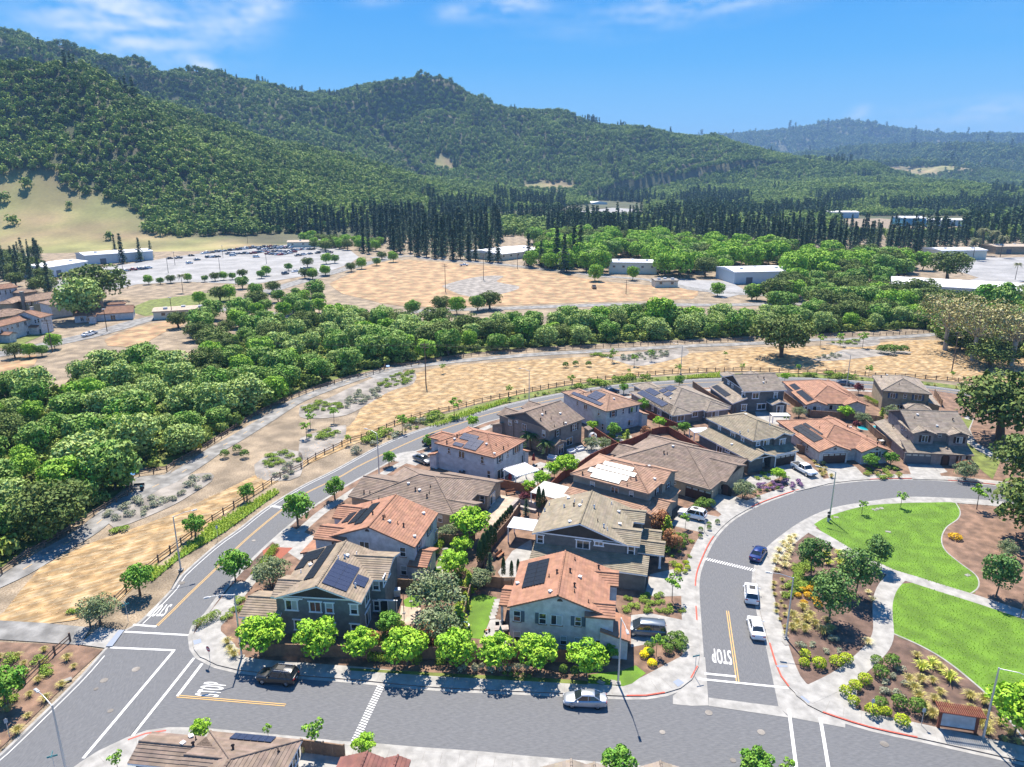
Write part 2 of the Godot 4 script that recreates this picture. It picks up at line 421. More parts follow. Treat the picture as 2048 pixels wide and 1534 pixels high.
func vol(o: Node3D, x0: float, x1: float, z0: float, z1: float, eave: float, pitch: float, ax: String, ends: String, walls: int, oh: float) -> void:
	var b := Build.new()
	var under := Build.new()
	var w := Build.new()
	var g := Build.new()
	if x1 - x0 < 0.3 or z1 - z0 < 0.3:
		return
	if ends == "hh" and ((ax == "u" and x1 - x0 < z1 - z0) or (ax == "v" and x1 - x0 > z1 - z0)):
		ax = "v" if ax == "u" else "u"
	var ix0 := x0 + oh
	var ix1 := x1 - oh
	var iz0 := z0 + oh
	var iz1 := z1 - oh
	if ax.begins_with("s"):
		var low := ax[1]
		var d := (x1 - x0) if low in "lr" else (z1 - z0)
		var hy := func(x: float, z: float) -> float:
			return eave + pitch * (x - x0 if low == "l" else (x1 - x if low == "r" else (z1 - z if low == "f" else z - z0)))
		var c := [[x0, z1], [x1, z1], [x1, z0], [x0, z0]].map(func(q: Array) -> Vector3: return Vector3(q[0], hy.call(q[0], q[1]), q[1]))
		slope(b, under, c, Vector3.RIGHT if low in "fb" else Vector3.BACK)
		var k := [Vector2(ix0 if low != "r" else x0, iz0 if low != "f" else z0), Vector2(ix1 if low != "l" else x1, iz0 if low != "f" else z0), Vector2(ix1 if low != "l" else x1, iz1 if low != "b" else z1), Vector2(ix0 if low != "r" else x0, iz1 if low != "b" else z1)]
		for j in 4:
			var p: Vector2 = k[j]
			var q: Vector2 = k[(j + 1) % 4]
			face(w, [v3(p), v3(q), v3(q, hy.call(q.x, q.y) - 0.06), v3(p, hy.call(p.x, p.y) - 0.06)], v3(p + q) * 0.5 - Vector3((x0 + x1) / 2, 0, (z0 + z1) / 2))
	else:
		var along := ax == "u"
		var a0 := x0 if along else -z1   # the low end along the ridge: left, or near
		var a1 := x1 if along else -z0
		var c0 := -z1 if along else x0
		var c1 := -z0 if along else x1
		var pt := func(a: float, y: float, c: float) -> Vector3: return Vector3(a, y, -c) if along else Vector3(c, y, -a)
		var hw := (c1 - c0) / 2.0
		var hr := eave + pitch * hw
		var cm := (c0 + c1) / 2.0
		var r0 := a0 + (minf(hw, (a1 - a0) * 0.5) if ends[0] == "h" else 0.0)
		var r1 := a1 - (minf(hw, (a1 - a0) * 0.5) if ends[1] == "h" else 0.0)
		var e: Vector3 = pt.call(1.0, 0.0, 0.0)
		var f: Vector3 = pt.call(0.0, 0.0, 1.0)
		slope(b, under, [pt.call(a0, eave, c0), pt.call(a1, eave, c0), pt.call(r1, hr, cm), pt.call(r0, hr, cm)], e)
		slope(b, under, [pt.call(a0, eave, c1), pt.call(a1, eave, c1), pt.call(r1, hr, cm), pt.call(r0, hr, cm)], e)
		caps(b, pt.call(r0, hr + 0.02, cm), pt.call(r1, hr + 0.02, cm))
		for k in 2:
			var a := a0 if k == 0 else a1
			var r := r0 if k == 0 else r1
			var out := e * (-1.0 if k == 0 else 1.0)
			if ends[k] == "h":
				slope(b, under, [pt.call(a, eave, c0), pt.call(a, eave, c1), pt.call(r, hr, cm)], f)
				caps(b, pt.call(a, eave + 0.03, c0), pt.call(r, hr + 0.02, cm))
				caps(b, pt.call(a, eave + 0.03, c1), pt.call(r, hr + 0.02, cm))
			var i := a + (oh if k == 0 else -oh)
			var top := eave + pitch * oh - 0.06
			if walls:
				face(w, [pt.call(i, 0.0, c0 + oh), pt.call(i, 0.0, c1 - oh), pt.call(i, top, c1 - oh), pt.call(i, top, c0 + oh)], out)
			if ends[k] == "g":
				g = Build.new()
				var tgt := w if gable_mat == wall_mat else g
				var j := i + (0.0 if gable_mat == wall_mat else (-0.03 if k == 0 else 0.03))
				face(tgt, [pt.call(j, top, c0 + oh), pt.call(j, top, c1 - oh), pt.call(j, hr - 0.07, cm)], out)
				if walls == 0:
					var back := j + (0.15 if k == 0 else -0.15)
					face(tgt, [pt.call(back, top, c0 + oh), pt.call(back, top, c1 - oh), pt.call(back, hr - 0.07, cm)], -out)
				if gable_mat != wall_mat and hw > 3.0:   # boards and battens
					var cc := c0 + oh + 0.2
					while cc < c1 - oh:
						var hi := eave + pitch * (cc - c0 if cc < cm else c1 - cc) - 0.1
						var mid: Vector3 = pt.call(j + (-0.015 if k == 0 else 0.015), (top + hi) / 2.0, cc)
						g.bx(Transform3D(Basis(), mid), Vector3(0.03 if along else 0.05, maxf(hi - top, 0.02), 0.05 if along else 0.03))
						cc += 0.4
					var bar: Vector3 = pt.call(i + (-0.06 if k == 0 else 0.06), top, cm)
					under.bx(Transform3D(Basis(), bar), Vector3(0.06 if along else hw * 2.0 - oh * 2.0, 0.16, hw * 2.0 - oh * 2.0 if along else 0.06))
				if g.v.size(): put(g.mesh(), gable_mat, "gable", o)
		if walls:
			var top := eave + pitch * oh - 0.06
			face(w, [pt.call(a0 + oh, 0.0, c0 + oh), pt.call(a1 - oh, 0.0, c0 + oh), pt.call(a1 - oh, top, c0 + oh), pt.call(a0 + oh, top, c0 + oh)], -f)
			face(w, [pt.call(a0 + oh, 0.0, c1 - oh), pt.call(a1 - oh, 0.0, c1 - oh), pt.call(a1 - oh, top, c1 - oh), pt.call(a0 + oh, top, c1 - oh)], f)
	if w.v.size(): put(w.mesh(), wall_mat, "wall", o)
	put(b.mesh(), mat("roof_" + roof_kind), "roof", o)
	put(under.mesh(), trim_mat, "eaves_trim", o)


func frame_box(b: Build, x: float, y: float, w: float, t: float, depth: float) -> void:
	b.box(Vector3(x, y, depth * 0.5), Vector3(w, t, depth))


func win(o: Node3D, x: float, y: float, z: float, side: String, w: float, t: float, kind: String) -> void:
	var turn: float = {"f": 0.0, "b": PI, "l": -PI / 2, "r": PI / 2}[side]
	var at := Transform3D(Basis(Vector3.UP, turn), Vector3(x, y, z))
	if kind == "vent":
		var b := Build.new()
		for k in 9:
			var g0 := PI * k / 9.0
			var g1 := PI * (k + 1) / 9.0
			b.tri(Vector3(0, -t / 2, 0.03), Vector3(cos(g0) * w / 2, -t / 2 + sin(g0) * t, 0.03), Vector3(cos(g1) * w / 2, -t / 2 + sin(g1) * t, 0.03))
		put(b.mesh(), mat("vent_dark"), "gable_vent", o, at)
		return
	if kind.begins_with("garage"):
		var key := "garage %s %s" % [w, t]
		if not shapes.has(key):
			var d := Build.new()
			for r in 4:
				for c in 8:
					d.box(Vector3(-w / 2 + w * (c + 0.5) / 8, -t / 2 + t * (r + 0.5) / 4, 0.03), Vector3(w / 8 - 0.05, t / 4 - 0.05, 0.05))
			d.box(Vector3(0, 0, 0.01), Vector3(w, t, 0.04))
			var f := Build.new()
			for s in [-1, 1]:
				f.box(Vector3(s * (w / 2 + 0.1), 0.05, 0.06), Vector3(0.2, t + 0.1, 0.14))
			f.box(Vector3(0, t / 2 + 0.12, 0.07), Vector3(w + 0.5, 0.24, 0.16))
			var p := Build.new()
			for c in 4:
				p.box(Vector3(-w / 2 + w * (c + 0.5) / 4, t / 2 - t / 8, 0.06), Vector3(w / 4 - 0.3, t / 4 - 0.22, 0.03))
			shapes[key] = [d.mesh(), f.mesh(), p.mesh()]
		var door := put(shapes[key][0], mat({"garage": "garage_brown", "garage2": "garage_dark", "garage3": "garage_blue"}[kind]), "garage_door", o, at)
		put(shapes[key][1], trim_mat if trim_kind == "white" else wall_mat, "frame", door)
		put(shapes[key][2], mat("blind"), "pane", door)
		return
	if kind == "entry":
		var d := Build.new()
		var n := 10
		var arch := [Vector3(-w / 2, -t / 2, 0.02), Vector3(w / 2, -t / 2, 0.02)]
		for k in n + 1:
			arch.append(Vector3(cos(PI * k / n) * w / 2, t / 2 - w / 2 + sin(PI * k / n) * w / 2, 0.02))
		d.fan(arch)
		var entry := put(d.mesh(), mat("black"), "doorway", o, at)
		var leaf := Build.new()
		leaf.box(Vector3(0, -t / 2 + 1.02, 0.05), Vector3(0.95, 2.04, 0.05))
		for k in 3:
			leaf.box(Vector3(0, -t / 2 + 0.4 + k * 0.6, 0.09), Vector3(0.6, 0.4, 0.03))
		put(leaf.mesh(), mat("garage_brown"), "door", entry)
		return
	var wide := trim_kind == "white"
	var key := "win %s %s %s %s" % [w, t, kind, wide]
	if not shapes.has(key):
		var two := kind in ["pair", "slider"] or w > 1.15
		var pane := Build.new()
		pane.box(Vector3(0, 0, 0.012), Vector3(w, t, 0.03))
		var f := Build.new()
		var bar := 0.06
		for s in [-1, 1]:
			f.box(Vector3(s * (w / 2 - bar / 2), 0, 0.04), Vector3(bar, t, 0.07))
			f.box(Vector3(0, s * (t / 2 - bar / 2), 0.038), Vector3(w - bar * 2, bar, 0.07))
		if two:
			f.box(Vector3(0, 0, 0.036), Vector3(0.07, t - bar * 2, 0.06))
		if kind != "slider" and not two:
			f.box(Vector3(0, 0, 0.036), Vector3(w - bar * 2, 0.06, 0.06))
		if wide:
			for s in [-1, 1]:
				f.box(Vector3(s * (w / 2 + 0.05), 0, 0.03), Vector3(0.1, t, 0.1))
			f.box(Vector3(0, t / 2 + 0.07, 0.05), Vector3(w + 0.5, 0.14, 0.12))
			if kind != "slider":
				f.box(Vector3(0, -t / 2 - 0.06, 0.05), Vector3(w + 0.36, 0.12, 0.14))
		var sill := Build.new()
		if not wide and kind != "slider":
			sill.box(Vector3(0, -t / 2 - 0.06, 0.04), Vector3(w + 0.2, 0.1, 0.12))
		var blind := Build.new()
		blind.box(Vector3(w / 4 if two else 0.0, 0.0 if two else t / 4, 0.018), Vector3(w / 2 if two else w, t if two else t / 2, 0.03))
		shapes[key] = [pane.mesh(), f.mesh(), sill.mesh(), blind.mesh()]
	var pane := put(shapes[key][0], mat("glass"), "window" if kind != "slider" else "glass_door", o, at)
	put(shapes[key][1], mat("trim_white"), "frame", pane)
	if rng.randf() < 0.45:
		put(shapes[key][3], mat("blind"), "blind", pane)
	if shapes[key][2].get_surface_count():
		put(shapes[key][2], wall_mat if wall_kind != "white" else trim_mat, "sill", pane)
	if kind.begins_with("shut"):
		var sk := "shutter %s" % t
		if not shapes.has(sk):
			var b := Build.new()
			b.box(Vector3(0, 0, 0.03), Vector3(0.46, t, 0.05))
			for k in int(t / 0.12):
				b.box(Vector3(0, -t / 2 + 0.08 + k * 0.12, 0.06), Vector3(0.38, 0.07, 0.03))
			shapes[sk] = b.mesh()
		var sm := mat("shutter_navy" if kind == "shutb" else ("shutter_brown" if kind == "shutd" else "shutter_blue"))
		for s in [-1, 1]:
			if (kind == "shutl" and s > 0) or (kind == "shutr" and s < 0):
				continue
			put(shapes[sk], sm, "shutter", pane, Transform3D(Basis(), Vector3(s * (w / 2 + 0.25), 0, 0)))


func solar(o: Node3D, x: float, y: float, z: float, side: String, pitch: float, along: float, up: float, na: int, nb: int) -> void:
	var g := atan(pitch)
	var turn: float = {"f": 0.0, "b": PI, "l": -PI / 2, "r": PI / 2}[side]
	var frame := Transform3D(Basis(Vector3.UP, turn) * Basis(Vector3.RIGHT, g), Vector3(x, y, z))   # local x along the eave, local z down the slope
	frame.origin += frame.basis.y * 0.14
	var pw := along / na
	var ph := up / nb
	var key := "panel %.2f %.2f" % [pw, ph]
	if not shapes.has(key):
		var b := Build.new()
		var s := Vector3(pw - 0.04, 0.045, ph - 0.04)
		b.box(Vector3.ZERO, s)
		for k in b.v.size():
			b.t[k] = Vector2(b.v[k].x / s.x + 0.5, b.v[k].z / s.z + 0.5)
		shapes[key] = b.mesh()
	for i in na:
		for j in nb:
			put(shapes[key], mat("panel_black" if side == "l" else "panel_blue"), "solar_panel", o, frame * Transform3D(Basis(), Vector3(-along / 2 + pw * (i + 0.5), 0, -up / 2 + ph * (j + 0.5))))
	if not shapes.has("rail"):
		var r := Build.new()
		r.box(Vector3.ZERO, Vector3(1, 0.05, 0.05))
		shapes["rail"] = r.mesh()
	for j in nb:
		for s in [-0.3, 0.3]:
			put(shapes["rail"], mat("steel"), "rail", o, frame * Transform3D(Basis.from_scale(Vector3(along, 1, 1)), Vector3(0, -0.06, -up / 2 + ph * (j + 0.5 + s))))


func roof_vents(o: Node3D, list: Array) -> void:
	if not shapes.has("vent0"):
		var b := Build.new()
		b.box(Vector3(0, 0.1, 0), Vector3(0.34, 0.24, 0.34)); b.box(Vector3(0, 0.25, 0), Vector3(0.44, 0.07, 0.44))
		shapes["vent0"] = b.mesh()
		b = Build.new()
		b.tube(Vector3(0, -0.1, 0), Vector3(0, 0.5, 0), 0.06, 0.06, 8); b.tube(Vector3(0, -0.05, 0), Vector3(0, 0.12, 0), 0.2, 0.08, 8)
		shapes["vent1"] = b.mesh()
		b = Build.new()
		b.tube(Vector3(0, -0.1, 0), Vector3(0, 0.45, 0), 0.11, 0.11, 8); b.tube(Vector3(0, 0.45, 0), Vector3(0, 0.6, 0), 0.2, 0.05, 8)
		shapes["vent2"] = b.mesh()
	var k := 0
	for p in list:
		k += 1
		var m := mat("trim_white") if roof_kind in ["khaki", "tan"] and k % 5 else (mat("roof_" + roof_kind) if k % 3 == 0 else mat("vent_dark"))
		put(shapes["vent%d" % (k * 7 % 3)], m, "roof_vent", o, Transform3D(Basis(Vector3.UP, k * 0.4), p))


func column(o: Node3D, x: float, z: float, eave: float, stone: int) -> void:
	var b := Build.new()
	if stone:
		var s := Build.new()
		for r in 5:
			for f in 4:
				s.box(Vector3(x, 0.12 + 0.2 * r, z) + Vector3(0.17, 0, 0.17).rotated(Vector3.UP, f * PI / 2), Vector3(rng.randf_range(0.3, 0.36), 0.19, rng.randf_range(0.3, 0.36)))
		s.box(Vector3(x, 1.06, z), Vector3(0.78, 0.1, 0.78))
		put(s.mesh(), mat("stone"), "pillar_base", o)
	var y0 := 1.1 if stone else 0.1
	b.bx(Transform3D(Basis(), Vector3(x, (y0 + eave) / 2, z)), Vector3(0.3, eave - y0, 0.3))
	b.box(Vector3(x, eave - 0.1, z), Vector3(0.42, 0.16, 0.42)); b.box(Vector3(x, y0 + 0.08, z), Vector3(0.42, 0.16, 0.42))
	put(b.mesh(), trim_mat if trim_kind == "white" else wall_mat, "column", o)


# ---------------------------------------------------------------- plants
func shade(col: Color, by: float) -> Color:
	var g := 1.8 * (1.0 + rng.randf_range(-by, by))
	return Color(col.r * g * rng.randf_range(1.0, 1.22), col.g * g, col.b * g * rng.randf_range(0.85, 1.15))


func ball(b: Build, o: Vector3, r: Vector3, count: int, size: float, col: Color, vary := 0.28, low := -0.6) -> void:
	for k in count:
		var d := Vector3(rng.randfn(), rng.randfn(), rng.randfn()).normalized()
		if d.y < low:
			d.y = -d.y
		var at := o + d * r * (1.0 - 0.45 * rng.randf() * rng.randf())
		var f := (d / r * r.y + Vector3(rng.randfn(), rng.randfn() + 0.3, rng.randfn()) * 0.42).normalized()
		b.leaf(at, f, Vector3(rng.randfn(), rng.randfn(), rng.randfn()).normalized(), size * rng.randf_range(0.6, 1.35), shade(col, vary))


# broad-leaved crown: clumps of leaves on limbs, with gaps between them
func crown(height: float, width: float, stem: float, clumps: int, leaves: int, leaf: float, col: Color, col2: Color, spread := 0.62, trunk_r := 0.12, stems := 1) -> Array:
	var b := Build.new()
	var w := Build.new()
	var mid := Vector3(0, stem + (height - stem) * 0.5, 0)
	var ext := Vector3(width * 0.5, (height - stem) * 0.5, width * 0.5)
	var forks := []
	for s in stems:
		var foot := Vector3.ZERO if stems == 1 else Vector3(rng.randf_range(-0.25, 0.25), 0, rng.randf_range(-0.25, 0.25))
		var fork := Vector3(rng.randf_range(-0.06, 0.06) * width, stem + (height - stem) * rng.randf_range(0.1, 0.2), rng.randf_range(-0.06, 0.06) * width)
		w.tube(foot - Vector3.UP * 0.1, fork, trunk_r * 1.25, trunk_r * 0.8, 7)
		w.tube(fork, Vector3(fork.x * 1.6, stem + (height - stem) * 0.72, fork.z * 1.6), trunk_r * 0.7, trunk_r * 0.2, 6)
		forks.append(fork)
	for k in clumps:
		var g := TAU * k * 0.618034 + rng.randf_range(-0.4, 0.4)
		var y := 1.0 - 2.0 * (k + 0.5) / clumps + rng.randf_range(-0.15, 0.15)
		var ring := sqrt(maxf(0.0, 1.0 - y * y * 0.8))
		var at := mid + Vector3(cos(g) * ring * spread, y * 0.66, sin(g) * ring * spread) * ext * rng.randf_range(0.8, 1.1)
		var r := ext * rng.randf_range(0.3, 0.5) * Vector3(1, 0.85, 1)
		var tone := col.lerp(col2, rng.randf())
		ball(b, at, r, int(leaves / float(clumps)), leaf, tone)
		if k % 2 == 0:
			w.tube(forks[k % stems], at, trunk_r * 0.4, trunk_r * 0.1, 5)
	ball(b, mid, ext * 0.5, int(leaves * 0.12), leaf, col, 0.2)
	return [b.mesh(), w.mesh()]


func conifer(height: float, width: float, bare: float, layers: int, arms: int, leaf: float, col: Color) -> Array:
	var b := Build.new()
	var w := Build.new()
	w.tube(Vector3.ZERO, Vector3(0, height * 0.96, 0), height * 0.016 + 0.08, 0.03, 6)
	for k in layers:
		var f := (k + rng.randf() * 0.6) / layers
		var y := bare + (height - bare) * f
		var r := width * 0.5 * pow(1.0 - f, 0.8) * rng.randf_range(0.78, 1.12) + 0.12
		for j in arms:
			var g := TAU * (j + rng.randf()) / arms
			var d := Vector3(cos(g), 0, sin(g))
			var reach := r * rng.randf_range(0.7, 1.1)
			var n := int(maxf(2.0, reach / leaf * 1.5))
			for q in n:
				var t := (q + 0.6) / n
				var at := d * reach * t + Vector3(0, y - reach * t * 0.32, 0) + Vector3(rng.randfn(), rng.randfn() * 0.5, rng.randfn()) * leaf * 0.3
				b.leaf(at, (d * 0.55 + Vector3(rng.randfn() * 0.35, 0.8, rng.randfn() * 0.35)).normalized(), d, leaf * rng.randf_range(0.8, 1.4), shade(col, 0.25))
	return [b.mesh(), w.mesh()]


func palm(height: float, reach: float, fronds: int, col: Color) -> Array:
	var b := Build.new()
	var w := Build.new()
	w.tube(Vector3.ZERO, Vector3(0.1, height, 0), 0.22, 0.14, 8)
	for k in fronds:
		var g := TAU * k * 0.618
		var up := rng.randf_range(-0.3, 0.9)
		var d := Vector3(cos(g), 0, sin(g))
		for q in 9:
			var t := q / 8.0
			var at := Vector3(0.1, height, 0) + d * reach * t + Vector3.UP * (up * reach * t - reach * t * t * 0.8)
			for s in [-1, 1]:
				var side: Vector3 = d.cross(Vector3.UP) * s
				b.leaf(at + side * 0.14 * reach * (1.0 - t * 0.6), (Vector3.UP + side * 0.5 + d * 0.2).normalized(), side, reach * 0.3 * (1.1 - t * 0.6), shade(col, 0.2))
	return [b.mesh(), w.mesh()]


func plant_thing(called: String, category: String, made: Array, leaf_mat := "leaves", bark := "trunk") -> Node3D:   # the first of a kind, kept apart until it is planted
	var o := Node3D.new()
	o.name = called
	o.set_meta("base_name", called); o.set_meta("category", category)
	put(made[0], mat(leaf_mat), "crown" if made.size() > 1 else "foliage", o)
	if made.size() > 1 and made[1].get_surface_count():
		put(made[1], mat(bark), "trunk", o)
	return o


func plant(o: Node3D, at: Vector3, size: Vector3, label: String, group := "", turn := -1.0) -> Node3D:
	return copy(o, at, rng.randf() * TAU if turn < 0.0 else turn, size, label, group)


func shrub_ball(r: float, tall: float, leaves: int, leaf: float, col: Color, vary := 0.22) -> Array:
	var b := Build.new()
	ball(b, Vector3(0, tall * 0.48, 0), Vector3(r, tall * 0.52, r), leaves, leaf, col, vary, -0.35)
	return [b.mesh()]


func shrub_loose(r: float, tall: float, clumps: int, leaves: int, leaf: float, col: Color, col2: Color) -> Array:
	var b := Build.new()
	for k in clumps:
		var g := rng.randf() * TAU
		var d := sqrt(rng.randf()) * r * 0.7
		ball(b, Vector3(cos(g) * d, tall * rng.randf_range(0.25, 0.5), sin(g) * d), Vector3(r * 0.5, tall * 0.42, r * 0.5), leaves / clumps, leaf, col.lerp(col2, rng.randf()), 0.25, -0.3)
	return [b.mesh()]


func tuft(r: float, tall: float, blades: int, wide: float, col: Color, col2: Color) -> Array:
	var b := Build.new()
	for k in blades:
		var g := rng.randf() * TAU
		var d := Vector3(cos(g), 0, sin(g))
		var lean := rng.randf_range(0.15, 1.0)
		var side := d.cross(Vector3.UP) * wide * 0.5
		var c := shade(col.lerp(col2, rng.randf()), 0.15)
		var p0 := d * r * 0.15 * rng.randf()
		var p1 := p0 + d * r * lean * 0.55 + Vector3.UP * tall * (1.0 - lean * 0.25) * 0.75
		var p2 := p0 + d * r * lean + Vector3.UP * tall * (1.0 - lean * 0.55)
		b.quad(p0 - side, p0 + side, p1 + side, p1 - side, c)
		b.tri(p1 - side, p1 + side, p2, c)
	return [b.mesh()]


# ---------------------------------------------------------------- vehicles (nose towards +x, wheels on y = 0)
func loft(rings: Array) -> Build:
	var b := Build.new()
	for k in rings.size() - 1:
		var a: Array = rings[k]
		var c: Array = rings[k + 1]
		for j in a.size():
			var q := (j + 1) % a.size()
			b.quad(a[j], a[q], c[q], c[j])
	b.fan(rings[-1])
	var first: Array = rings[0].duplicate()
	first.reverse()
	b.fan(first)
	return b


func smooth_normals(b: Build, limit := 0.55) -> void:
	var by := {}
	for k in b.v.size():
		var key := b.v[k].snapped(Vector3.ONE * 0.004)
		if not by.has(key):
			by[key] = []
		by[key].append(k)
	var fresh := b.n.duplicate()
	for key in by:
		for k in by[key]:
			var s := Vector3.ZERO
			for q in by[key]:
				if b.n[q].dot(b.n[k]) > limit:
					s += b.n[q]
			fresh[k] = s.normalized()
	b.n = fresh


func car_shapes(kind: String) -> Dictionary:
	if shapes.has("car " + kind):
		return shapes["car " + kind]
	# stations: x, bottom, top of the lower body, half width ; cabin: base rear, roof rear, roof front, base front, roof height
	var st := []
	var cab := []
	var wheels := [1.4, -1.38, 0.34]
	if kind == "sedan":
		st = [[-2.4, 0.45, 0.78, 0.66], [-2.32, 0.3, 0.98, 0.82], [-1.7, 0.22, 1.05, 0.9], [-0.5, 0.2, 0.98, 0.915], [0.7, 0.2, 0.95, 0.91], [1.3, 0.22, 0.9, 0.9], [2.0, 0.26, 0.78, 0.85], [2.3, 0.32, 0.66, 0.74], [2.4, 0.42, 0.55, 0.6]]
		cab = [-1.95, -0.95, 0.25, 1.15, 1.46, 0.58, 0.8]
	elif kind == "suv":
		st = [[-2.35, 0.45, 0.9, 0.76], [-2.3, 0.32, 1.08, 0.88], [-1.6, 0.26, 1.12, 0.95], [0.6, 0.24, 1.06, 0.955], [1.2, 0.26, 1.06, 0.95], [2.0, 0.3, 0.98, 0.9], [2.3, 0.36, 0.82, 0.8], [2.38, 0.46, 0.66, 0.66]]
		cab = [-2.28, -1.85, 0.2, 1.05, 1.74, 0.68, 0.86]
		wheels = [1.45, -1.42, 0.37]
	elif kind == "van":
		st = [[-2.55, 0.45, 0.95, 0.8], [-2.5, 0.3, 1.05, 0.92], [-1.6, 0.22, 1.1, 0.99], [0.9, 0.2, 1.05, 0.99], [1.5, 0.22, 1.02, 0.97], [2.2, 0.28, 0.9, 0.9], [2.5, 0.34, 0.74, 0.78], [2.58, 0.45, 0.6, 0.62]]
		cab = [-2.5, -2.2, 0.6, 1.65, 1.78, 0.72, 0.9]
		wheels = [1.6, -1.5, 0.36]
	else:   # pickup
		st = [[-2.9, 0.55, 1.0, 0.85], [-2.86, 0.45, 1.12, 0.97], [-0.7, 0.4, 1.12, 1.0], [1.0, 0.38, 1.12, 1.0], [1.6, 0.4, 1.18, 0.99], [2.5, 0.45, 1.14, 0.96], [2.82, 0.5, 1.0, 0.9], [2.88, 0.55, 0.8, 0.8]]
		cab = [-0.72, -0.5, 0.75, 1.45, 1.86, 0.74, 0.88]
		wheels = [1.85, -1.75, 0.42]
	var rings := []
	for s in st:
		var w: float = s[3]
		var y0: float = s[1]
		var y1: float = s[2]
		rings.append([Vector3(s[0], y0, w * 0.8), Vector3(s[0], y0, -w * 0.8), Vector3(s[0], y0 + 0.1, -w), Vector3(s[0], lerpf(y0, y1, 0.62), -w), Vector3(s[0], y1 - 0.05, -w * 0.95), Vector3(s[0], y1, -w * 0.84), Vector3(s[0], y1 + 0.015, 0), Vector3(s[0], y1, w * 0.84), Vector3(s[0], y1 - 0.05, w * 0.95), Vector3(s[0], lerpf(y0, y1, 0.62), w), Vector3(s[0], y0 + 0.1, w)])
	var body := loft(rings)
	smooth_normals(body)
	var y0: float = 0.9 if kind == "sedan" else 1.02
	var y1: float = cab[4]
	var base := [[cab[0], y0, cab[6]], [cab[1], y1, cab[5]], [cab[2], y1 + 0.02, cab[5]], [cab[3], y0, cab[6]]]
	var glass := Build.new()
	var P := func(k: int, s: float) -> Vector3: return Vector3(base[k][0], base[k][1], base[k][2] * s)
	glass.quad(P.call(0, -1), P.call(0, 1), P.call(1, 1), P.call(1, -1))
	glass.quad(P.call(2, -1), P.call(2, 1), P.call(3, 1), P.call(3, -1))
	glass.quad(P.call(0, 1), P.call(3, 1), P.call(2, 1), P.call(1, 1))
	glass.quad(P.call(3, -1), P.call(0, -1), P.call(1, -1), P.call(2, -1))
	var top := Build.new()
	var rr := []
	for q in [[cab[1] - 0.12, -0.03], [cab[1] + 0.1, 0.03], [(cab[1] + cab[2]) / 2, 0.065], [cab[2] - 0.1, 0.045], [cab[2] + 0.12, -0.02]]:
		var w: float = cab[5] + 0.035
		rr.append([Vector3(q[0], y1 - 0.04, w), Vector3(q[0], y1 - 0.04, -w), Vector3(q[0], y1 + q[1] - 0.015, -w * 0.94), Vector3(q[0], y1 + q[1] + 0.02, 0), Vector3(q[0], y1 + q[1] - 0.015, w * 0.94)])
	top = loft(rr)
	smooth_normals(top, 0.3)
	for s in [-1.0, 1.0]:   # pillars
		for pr in [[0, 1, 0.075], [3, 2, 0.055]]:
			top.tube(P.call(pr[0], s * 1.005), P.call(pr[1], s * 1.02), pr[2], pr[2] * 0.8, 6)
		var m0 := Vector3((cab[0] + cab[3]) / 2 + 0.05, y0, cab[6] * s * 1.005)
		top.tube(m0, Vector3((cab[1] + cab[2]) / 2, y1, cab[5] * s * 1.01), 0.05, 0.045, 6)
		if kind in ["suv", "van"]:
			top.tube(Vector3(cab[0] + 0.75, y0, cab[6] * s * 1.005), Vector3(cab[1] + 0.6, y1, cab[5] * s * 1.01), 0.06, 0.05, 6)
	if kind == "pickup":
		body.box(Vector3(-1.8, 1.14, 0.9), Vector3(2.0, 0.1, 0.1)); body.box(Vector3(-1.8, 1.14, -0.9), Vector3(2.0, 0.1, 0.1)); body.box(Vector3(-2.83, 1.14, 0), Vector3(0.08, 0.1, 1.7))
	var tyre := Build.new()
	var r: float = wheels[2]
	tyre.tube(Vector3(0, 0, -0.115), Vector3(0, 0, 0.115), r, r, 16)
	var rim := Build.new()
	rim.tube(Vector3(0, 0, -0.12), Vector3(0, 0, 0.122), r * 0.62, r * 0.62, 12)
	for k in 5:
		rim.bx(Transform3D(Basis(Vector3.BACK, TAU * k / 5), Vector3.ZERO), Vector3(r * 1.15, 0.05, 0.255))
	var head := Build.new()
	head.box(Vector3(0, 0, 0), Vector3(0.16, 0.13, 0.34))
	var mir := Build.new()
	mir.box(Vector3(0, 0, 0), Vector3(0.12, 0.14, 0.22))
	var grille := Build.new()
	for k in 4:
		grille.box(Vector3(0, -0.1 + k * 0.065, 0), Vector3(0.06, 0.035, 0.9))
	var plate := Build.new()
	plate.box(Vector3.ZERO, Vector3(0.03, 0.13, 0.32))
	var d := {"body": body.mesh(), "glass": glass.mesh(), "top": top.mesh(), "tyre": tyre.mesh(), "rim": rim.mesh(), "lamp": head.mesh(), "mirror": mir.mesh(), "grille": grille.mesh(), "plate": plate.mesh(), "st": st, "cab": cab, "wheels": wheels, "y0": y0}
	if kind == "pickup":
		var bed := Build.new()
		bed.box(Vector3(-1.8, 1.135, 0), Vector3(1.95, 0.03, 1.68))
		d["bed"] = bed.mesh()
	if kind == "suv":
		var rails := Build.new()
		for s in [-0.6, 0.6]:
			rails.tube(Vector3(-1.7, y1 + 0.1, s), Vector3(0.05, y1 + 0.1, s), 0.025, 0.025, 6)
		d["rails"] = rails.mesh()
		var sun := Build.new()
		sun.box(Vector3(-0.5, y1 + 0.09, 0), Vector3(0.9, 0.02, 0.8))
		d["sun"] = sun.mesh()
	shapes["car " + kind] = d
	return d


